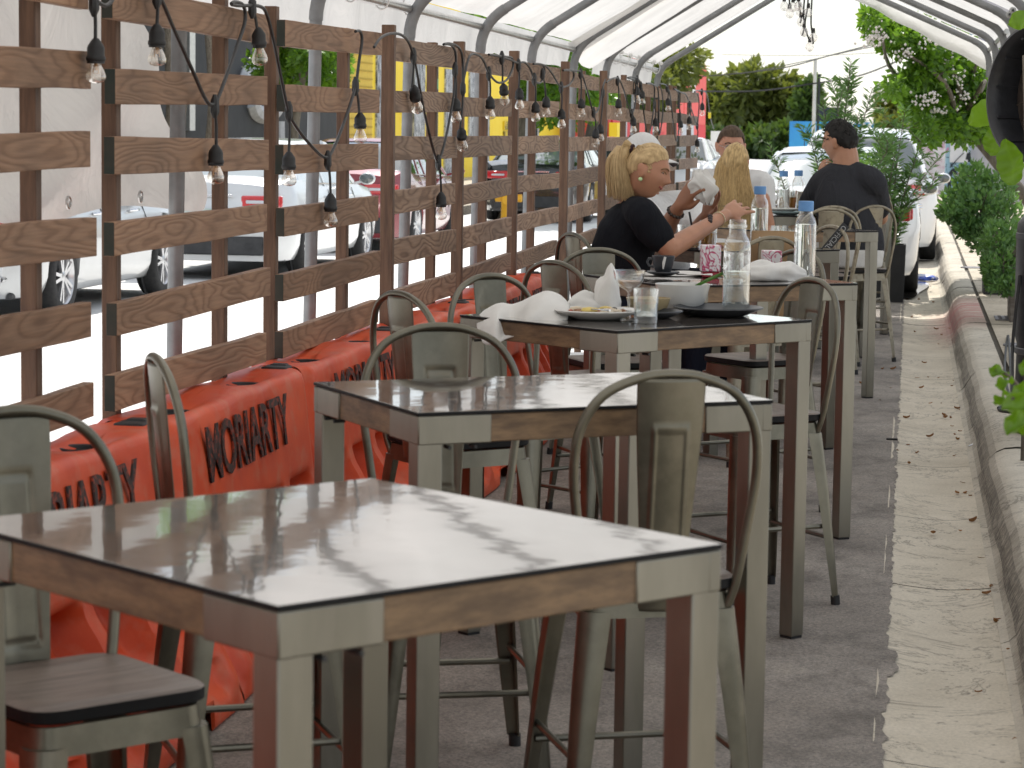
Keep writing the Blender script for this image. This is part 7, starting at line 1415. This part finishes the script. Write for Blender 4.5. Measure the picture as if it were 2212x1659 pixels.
# ------------------------------------------------------------------ buildings, poles, wires beyond
m_blackwall = mat('black painted wall', (0.012, 0.016, 0.022), (0.024, 0.028, 0.034), rough=0.7, scale=3); m_greypaint = mat('pale grey wall paint', (0.42, 0.44, 0.47), (0.55, 0.57, 0.6), rough=0.7, scale=6); m_yellow = mat('bright yellow wall', (0.93, 0.68, 0.03), (0.97, 0.74, 0.06), rough=0.75, scale=2); m_redwall = mat('coral red wall', (0.74, 0.095, 0.085), (0.82, 0.14, 0.12), rough=0.75, scale=2); m_deepred = mat('deep red panel', (0.60, 0.02, 0.03), (0.68, 0.04, 0.05), rough=0.7)
m_mural, _t, _b = _nodes('black and white mural paint'); _v = coords(_t, (0.6, 0.9, 0.35)); _n = noise_n(_t, _v, 2.4, 5, 0.6, 1.8)
_t.links.new(ramp(_t, _n, [(0.36, (0.02, 0.025, 0.03)), (0.44, (0.25, 0.27, 0.3)), (0.50, (0.62, 0.65, 0.68)), (0.56, (0.10, 0.11, 0.13)), (0.66, (0.5, 0.53, 0.56))]), _b.inputs['Base Color']); _b.inputs['Roughness'].default_value = 0.7
XB = -13.0
bw_ = thing('black_building', 'black painted building with a pale grey looping letter on its wall', 'building')
b = MB(); b.box((XB - 3, 34 + 9.0, 3.5), (6, 33, 7.0)); b.build('wall', m_blackwall, bw_)
yq = lambda x, y: atX(x, y, XB + 0.03)
def stroke(pts, w): b.tube(spline([yq(*q_) for q_ in pts], 5), w, 8, flat=1.0)
b = MB(); stroke([(520, 190), (530, 160), (552, 150), (572, 165), (574, 165)], 0.16); stroke([(540, 218), (548, 238), (566, 248), (584, 244), (598, 226), (600, 190), (602, 150)], 0.18); stroke([(596, 262), (596, 290), (597, 330)], 0.19); b.build('painted_letter', m_greypaint, bw_)
b = MB(); p = yq(408, 90); b.box((XB + 0.06, p.y, p.z), (0.08, 0.35, 3.2)); b.build('downpipe', m_pipe, bw_)
yb = thing('yellow_building', 'bright yellow building with black and white murals and yellow shutters', 'building')
Y0 = yq(735, 200).y; Y1 = yq(1212, 300).y
b = MB(); b.box((XB - 3, (Y0 + Y1) / 2, 3.0), (6, Y1 - Y0, 6.0)); b.build('wall', m_yellow, yb)
def panel_px(x0, x1, y0, y1, m, name, off=0.05, X=XB, par=None, nb=None):
    a, c = atX(x0, y0, X), atX(x1, y0, X); e = atX((x0 + x1) / 2, y1, X); zt_ = atX((x0 + x1) / 2, y0, X).z
    b = MB(); b.box((X + off / 2, (a.y + c.y) / 2, (zt_ + e.z) / 2), (off, c.y - a.y, zt_ - e.z)); return b.build(name, m, par or yb)
for x0, x1, y0, y1 in ((812, 842, 40, 330), (892, 916, 110, 470), (922, 944, 120, 345), (1012, 1040, 150, 330), (1040, 1056, 150, 430), (960, 985, 150, 470), (1135, 1160, 120, 420), (1150, 1164, 110, 420)): panel_px(x0, x1, y0, y1, m_mural, 'mural_panel')
for x0, x1, y0, y1 in ((742, 800, 55, 300),):
    s_ = panel_px(x0, x1, y0, y1, mat('yellow roller shutter', (0.70, 0.47, 0.015), (0.78, 0.55, 0.03), rough=0.6), 'shutter', 0.06)
    a = atX(x0, y0, XB); c = atX(x1, y0, XB); b = MB()
    for k in range(26): z = atX((x0 + x1) / 2, y1, XB).z + 0.1 + k * 0.19; b.box((XB + 0.075, (a.y + c.y) / 2, z), (0.02, c.y - a.y - 0.1, 0.03))
    b.build('shutter_slat', mat('yellow slat with painted shade', (0.5, 0.33, 0.01), rough=0.7), s_)  # shade of the ribs put into a darker yellow
panel_px(930, 940, 110, 300, m_blackwall, 'sign_post', 0.1); panel_px(866, 884, 210, 240, m_yellow, 'meter_box', 0.25); panel_px(930, 938, 170, 192, mat('green sign', (0.05, 0.30, 0.12), rough=0.5), 'green_sign', 0.12)
for y0, y1 in ((262, 280), (284, 296), (300, 312), (340, 352), (356, 368)): panel_px(1086, 1100, y0, y1, mat('dark olive wall lettering', (0.16, 0.13, 0.02), (0.80, 0.58, 0.03), rough=0.7, scale=5, lo=0.48, hi=0.52, stretch=(1, 3, 0.4)), 'wall_lettering', 0.06)
panel_px(1225, 1262, 298, 380, m_yellow, 'side_wall', 0.5)
XR = -12.0; rb = thing('red_building', 'coral red building with a white letter T and deep red panels', 'building'); XB2 = -11.2
Ya, Yb_ = atX(1316, 200, XB2).y, atX(1524, 200, XB2).y; zr = atX(1500, 143, XB2).z
b = MB(); b.box((XB2 - 3, (Ya + Yb_) / 2, 2.6), (6, Yb_ - Ya, 5.2)); ym = atX(1478, 200, XB2).y; b.box((XB2 - 2.98, (ym + Yb_) / 2, zr / 2), (6.02, Yb_ - ym, zr)); b.build('wall', m_redwall, rb)
for q_ in ((1320, 1345, 250, 330), (1352, 1372, 262, 330), (1395, 1412, 275, 330), (1420, 1432, 285, 335), (1505, 1522, 270, 345)): panel_px(*q_, m_deepred, 'red_panel', 0.06, XB2, rb)
for q_ in ((1346, 1351, 240, 330), (1470, 1496, 262, 318)): panel_px(*q_, m_greypaint, 'window', 0.08, XB2, rb)
panel_px(1438, 1452, 208, 222, mat('green notice', (0.1, 0.35, 0.15), (0.6, 0.7, 0.6), rough=0.6, scale=3), 'notice', 0.08, XB2, rb)
pT = atX(1497, 178, XB2 + 0.05); wT = atX(1512, 178, XB2).y - atX(1484, 178, XB2).y; hT = atX(1497, 160, XB2).z - atX(1497, 210, XB2).z
b = MB(); b.box((XB2 + 0.06, pT.y, pT.z + hT * 0.30), (0.06, wT, hT * 0.16)); b.box((XB2 + 0.062, pT.y, pT.z - hT * 0.15), (0.06, wT * 0.30, hT * 0.76)); b.build('letter_t', m_white, rb)
panel_px(1316, 1330, 265, 345, m_yellow, 'yellow_edge', 0.3, XB2 + 0.2, rb)
b = MB(); b.box((-6.0 - 6.3, 76, 0.08), (8, 90, 0.16)); o = b.build('far_pavement', m_walk, kind='structure')
# blue building at the end of the road with big white letters
eb = thing('blue_building', 'low bright blue building across the end of the street with white letters', 'building'); Ye = 95
a, c = at(1705, 300, Ye), at(1935, 300, Ye); zt_ = at(1800, 263, Ye).z
b = MB(); b.box(((a.x + c.x) / 2, Ye + 3, zt_ / 2), (c.x - a.x, 6, zt_)); b.build('wall', mat('bright blue wall', (0.03, 0.22, 0.62), (0.06, 0.42, 0.70), rough=0.7, scale=0.35), eb)
lm = at(1855, 274, Ye - 0.05); font_mesh('lettering', 'GOO', 110 * Ye / FPX, 26 * Ye / FPX, m_white, eb, Matrix.Translation(lm) @ Matrix.Rotation(PI / 2, 4, 'X'), 0.02, True, 0.03)
b = MB(); b.box((at(1790, 250, Ye + 1).x, Ye + 2, zt_ + 0.28), (0.9, 0.5, 0.55)); b.build('roof_unit', m_plastic, eb)
# graffiti covered corner building on the right pavement
m_graf, _t, _b = _nodes('graffiti covered pale blue wall'); _v = coords(_t, (1, 1, 1)); _n1 = noise_n(_t, _v, 1.5, 3, 0.5, 0.5); _n2 = noise_n(_t, _v, 3.2, 2, 0.5, 2.2); _n3 = noise_n(_t, coords(_t, (1.3, 1.3, 1.0)), 2.6, 1, 0.4, 1.2)
_c = ramp(_t, _n1, [(0.35, (0.62, 0.66, 0.70)), (0.48, (0.30, 0.50, 0.62)), (0.60, (0.36, 0.56, 0.66)), (0.72, (0.70, 0.60, 0.66))]); _c = mixc(_t, ramp(_t, _n2, [(0.47, (0, 0, 0)), (0.485, (0.9, 0.9, 0.9)), (0.51, (0.9, 0.9, 0.9)), (0.525, (0, 0, 0))]), _c, (0.04, 0.05, 0.07)); _c = mixc(_t, ramp(_t, _n3, [(0.62, (0, 0, 0)), (0.64, (0.8, 0.8, 0.8))]), _c, (0.62, 0.20, 0.36)); _t.links.new(_c, _b.inputs['Base Color']); _b.inputs['Roughness'].default_value = 0.7
gbld = thing('graffiti_building', 'pale blue corner building covered in graffiti tags and a white poster', 'building'); Yg_ = 56
a, c = at(2044, 300, Yg_), at(2098, 300, Yg_); b = MB(); b.box(((a.x + c.x) / 2, Yg_ + 0.6, 2.6), (c.x - a.x, 1.2, 5.2)); b.build('wall', m_graf, gbld)
a2 = at(1992, 300, 64); c2 = at(2046, 300, 64); b = MB(); b.box(((a2.x + c2.x) / 2, 65, 2.2), (c2.x - a2.x, 2, 4.4)); b.build('side_wall', mat('white and pink tagged wall', (0.70, 0.66, 0.70), (0.80, 0.80, 0.82), rough=0.8, scale=3, c3=(0.5, 0.18, 0.34), scale3=3.5, amt3=0.9), gbld)
b = MB(); b.box((c.x + 1.2, Yg_ + 1.5, 2.4), (2.4, 1.8, 4.8)); b.build('shop_front', mat('pale shop front', (0.55, 0.52, 0.55), (0.7, 0.66, 0.62), rough=0.7, scale=2, c3=(0.1, 0.1, 0.3), scale3=2, amt3=0.8), gbld)
p = at(2072, 318, Yg_ - 0.05); b = MB(); b.box((p.x, Yg_ - 0.02, p.z), (38 * Yg_ / FPX, 0.03, 64 * Yg_ / FPX)); b.build('poster', m_paper, gbld)
b = MB()
for pts in ([(2050, 415), (2052, 380), (2060, 368), (2066, 385), (2056, 398)], [(2062, 430), (2068, 412), (2080, 410), (2076, 424), (2064, 436)], [(2078, 380), (2084, 366), (2092, 372), (2088, 386), (2080, 384)], [(2052, 362), (2066, 346), (2082, 330)], [(2048, 410), (2049, 440)], [(2088, 345), (2092, 330), (2095, 350)]): b.tube(spline([at(x, y, Yg_ - 0.03) for x, y in pts], 5), 0.035, 6, flat=0.3)
b.build('graffiti_tag', m_blackwall, gbld)
b = MB(); p = at(2064, 392, Yg_ - 0.02); b.box((p.x, Yg_ - 0.01, p.z), (0.35, 0.02, 0.09)); b.build('blue_tag', m_cap, gbld)
# utility poles, wires, street furniture
m_concpole = mat('pale concrete pole', (0.50, 0.50, 0.48), (0.62, 0.62, 0.6), rough=0.8); m_woodpole = mat('grey wooden pole', (0.20, 0.19, 0.18), (0.34, 0.33, 0.31), rough=0.9, stretch=(5, 5, 0.5))
def upole(label, x, ytop, Y, wpx, m, arms=()):
    t = thing('utility_pole', label, 'utility pole', (0, 0, 0), 0, 'utility poles along the street'); p = at(x, 300, Y); z = at(x, ytop, Y).z; b = MB(); k = wpx * Y / FPX / 2; b.tube([(p.x, Y, 0), (p.x, Y, z)], [k * 1.1, k * 0.9], 12); b.build('shaft', m, t)
    for yy, w in arms: q_ = at(x, yy, Y); b = MB(); b.box((q_.x, Y - k, q_.z), (w * Y / FPX, 0.10, 0.12)); b.build('crossarm', m_woodpole, t)
    return V((p.x, Y, z))
upole('pale concrete utility pole standing behind the man in dark grey', 1757, 128, 74, 8, m_concpole)
upole('shorter dark pole just right of the pale concrete pole', 1766, 160, 78, 6, m_blackwall)
upole('weathered wooden utility pole rising behind the crape myrtle branches', 1961, 40, 50, 8, m_woodpole, ((183, 26), (166, 18)))
upole('thin dark post far off beside the tall shrub', 1738, 300, 70, 2, m_blackwall)
def wire(label, pts, r_):
    b = MB(); b.tube(spline(pts, 8), r_, 5); o = b.build('overhead_wire', m_black if r_ > 0.011 else m_woodpole); tag(o, label, 'overhead wire', 'overhead wires across the street')
wire('thick sagging overhead wire crossing before the large tree', [at(1510, 197, 60), at(1640, 196, 62), at(1760, 180, 64), at(1850, 165, 62), at(1920, 140, 58), at(2010, 100, 54)], 0.020)
wire('pale overhead wire running from the red building toward the right pole', [at(1480, 168, 70), at(1600, 158, 68), at(1700, 145, 66), at(1800, 118, 62), at(1960, 78, 50)], 0.017)
wire('thin overhead wire rising to the right above the pale pole', [at(1600, 160, 70), at(1740, 132, 66), at(1850, 108, 60), at(1960, 88, 50)], 0.012)
wire('highest thin overhead wire near the hanging globe bulbs', [at(1560, 118, 70), at(1760, 120, 66), at(1960, 110, 55)], 0.008)
wire('lowest thin wire beside the blue building', [at(1855, 262, 80), at(1930, 232, 70), at(2000, 205, 60)], 0.010)
fh = thing('fire_hydrant', 'yellow fire hydrant behind the fifth slat panel', 'fire hydrant', (at(1099, 420, 41).x, 41, 0)); m_hyd = mat('hydrant yellow', (0.80, 0.42, 0.02), rough=0.45)
b = MB(); b.lathe([(0, 0), (0.20, 0), (0.20, 0.05), (0.13, 0.07), (0.12, 0.55), (0.17, 0.58), (0.17, 0.63), (0.14, 0.68), (0.08, 0.78), (0.03, 0.80), (0.03, 0.86), (0, 0.86)], 20); b.build('barrel', m_hyd, fh); b = MB(); b.tube([(-0.22, 0, 0.48), (0.22, 0, 0.48)], 0.065, 12); b.tube([(0, 0, 0.45), (0, -0.2, 0.45)], 0.08, 12); b.build('outlet', m_hyd, fh)
sg = thing('street_sign', 'small white street sign on a thin post behind the man in glasses', 'sign', (at(1552, 330, 66).x, 66, 0)); b = MB(); b.tube([(0, 0, 0), (0, 0, 1.55)], 0.03, 8); b.build('post', m_pipe, sg); b = MB(); b.box((0, -0.04, 1.35), (0.42, 0.02, 0.55)); b.build('panel', m_white, sg, bevel=0.004)
wb = thing('white_box', 'small white utility cabinet beside the bushes far behind the bottles', 'cabinet', (at(1699, 340, 66).x, 66, 0)); b = MB(); b.box((0, 0, 0.45), (0.26, 0.26, 0.9)); b.build('box', m_white, wb, bevel=0.02); b = MB(); b.box((0, 0, 0.93), (0.30, 0.30, 0.06)); b.build('lid', m_white, wb, bevel=0.01)
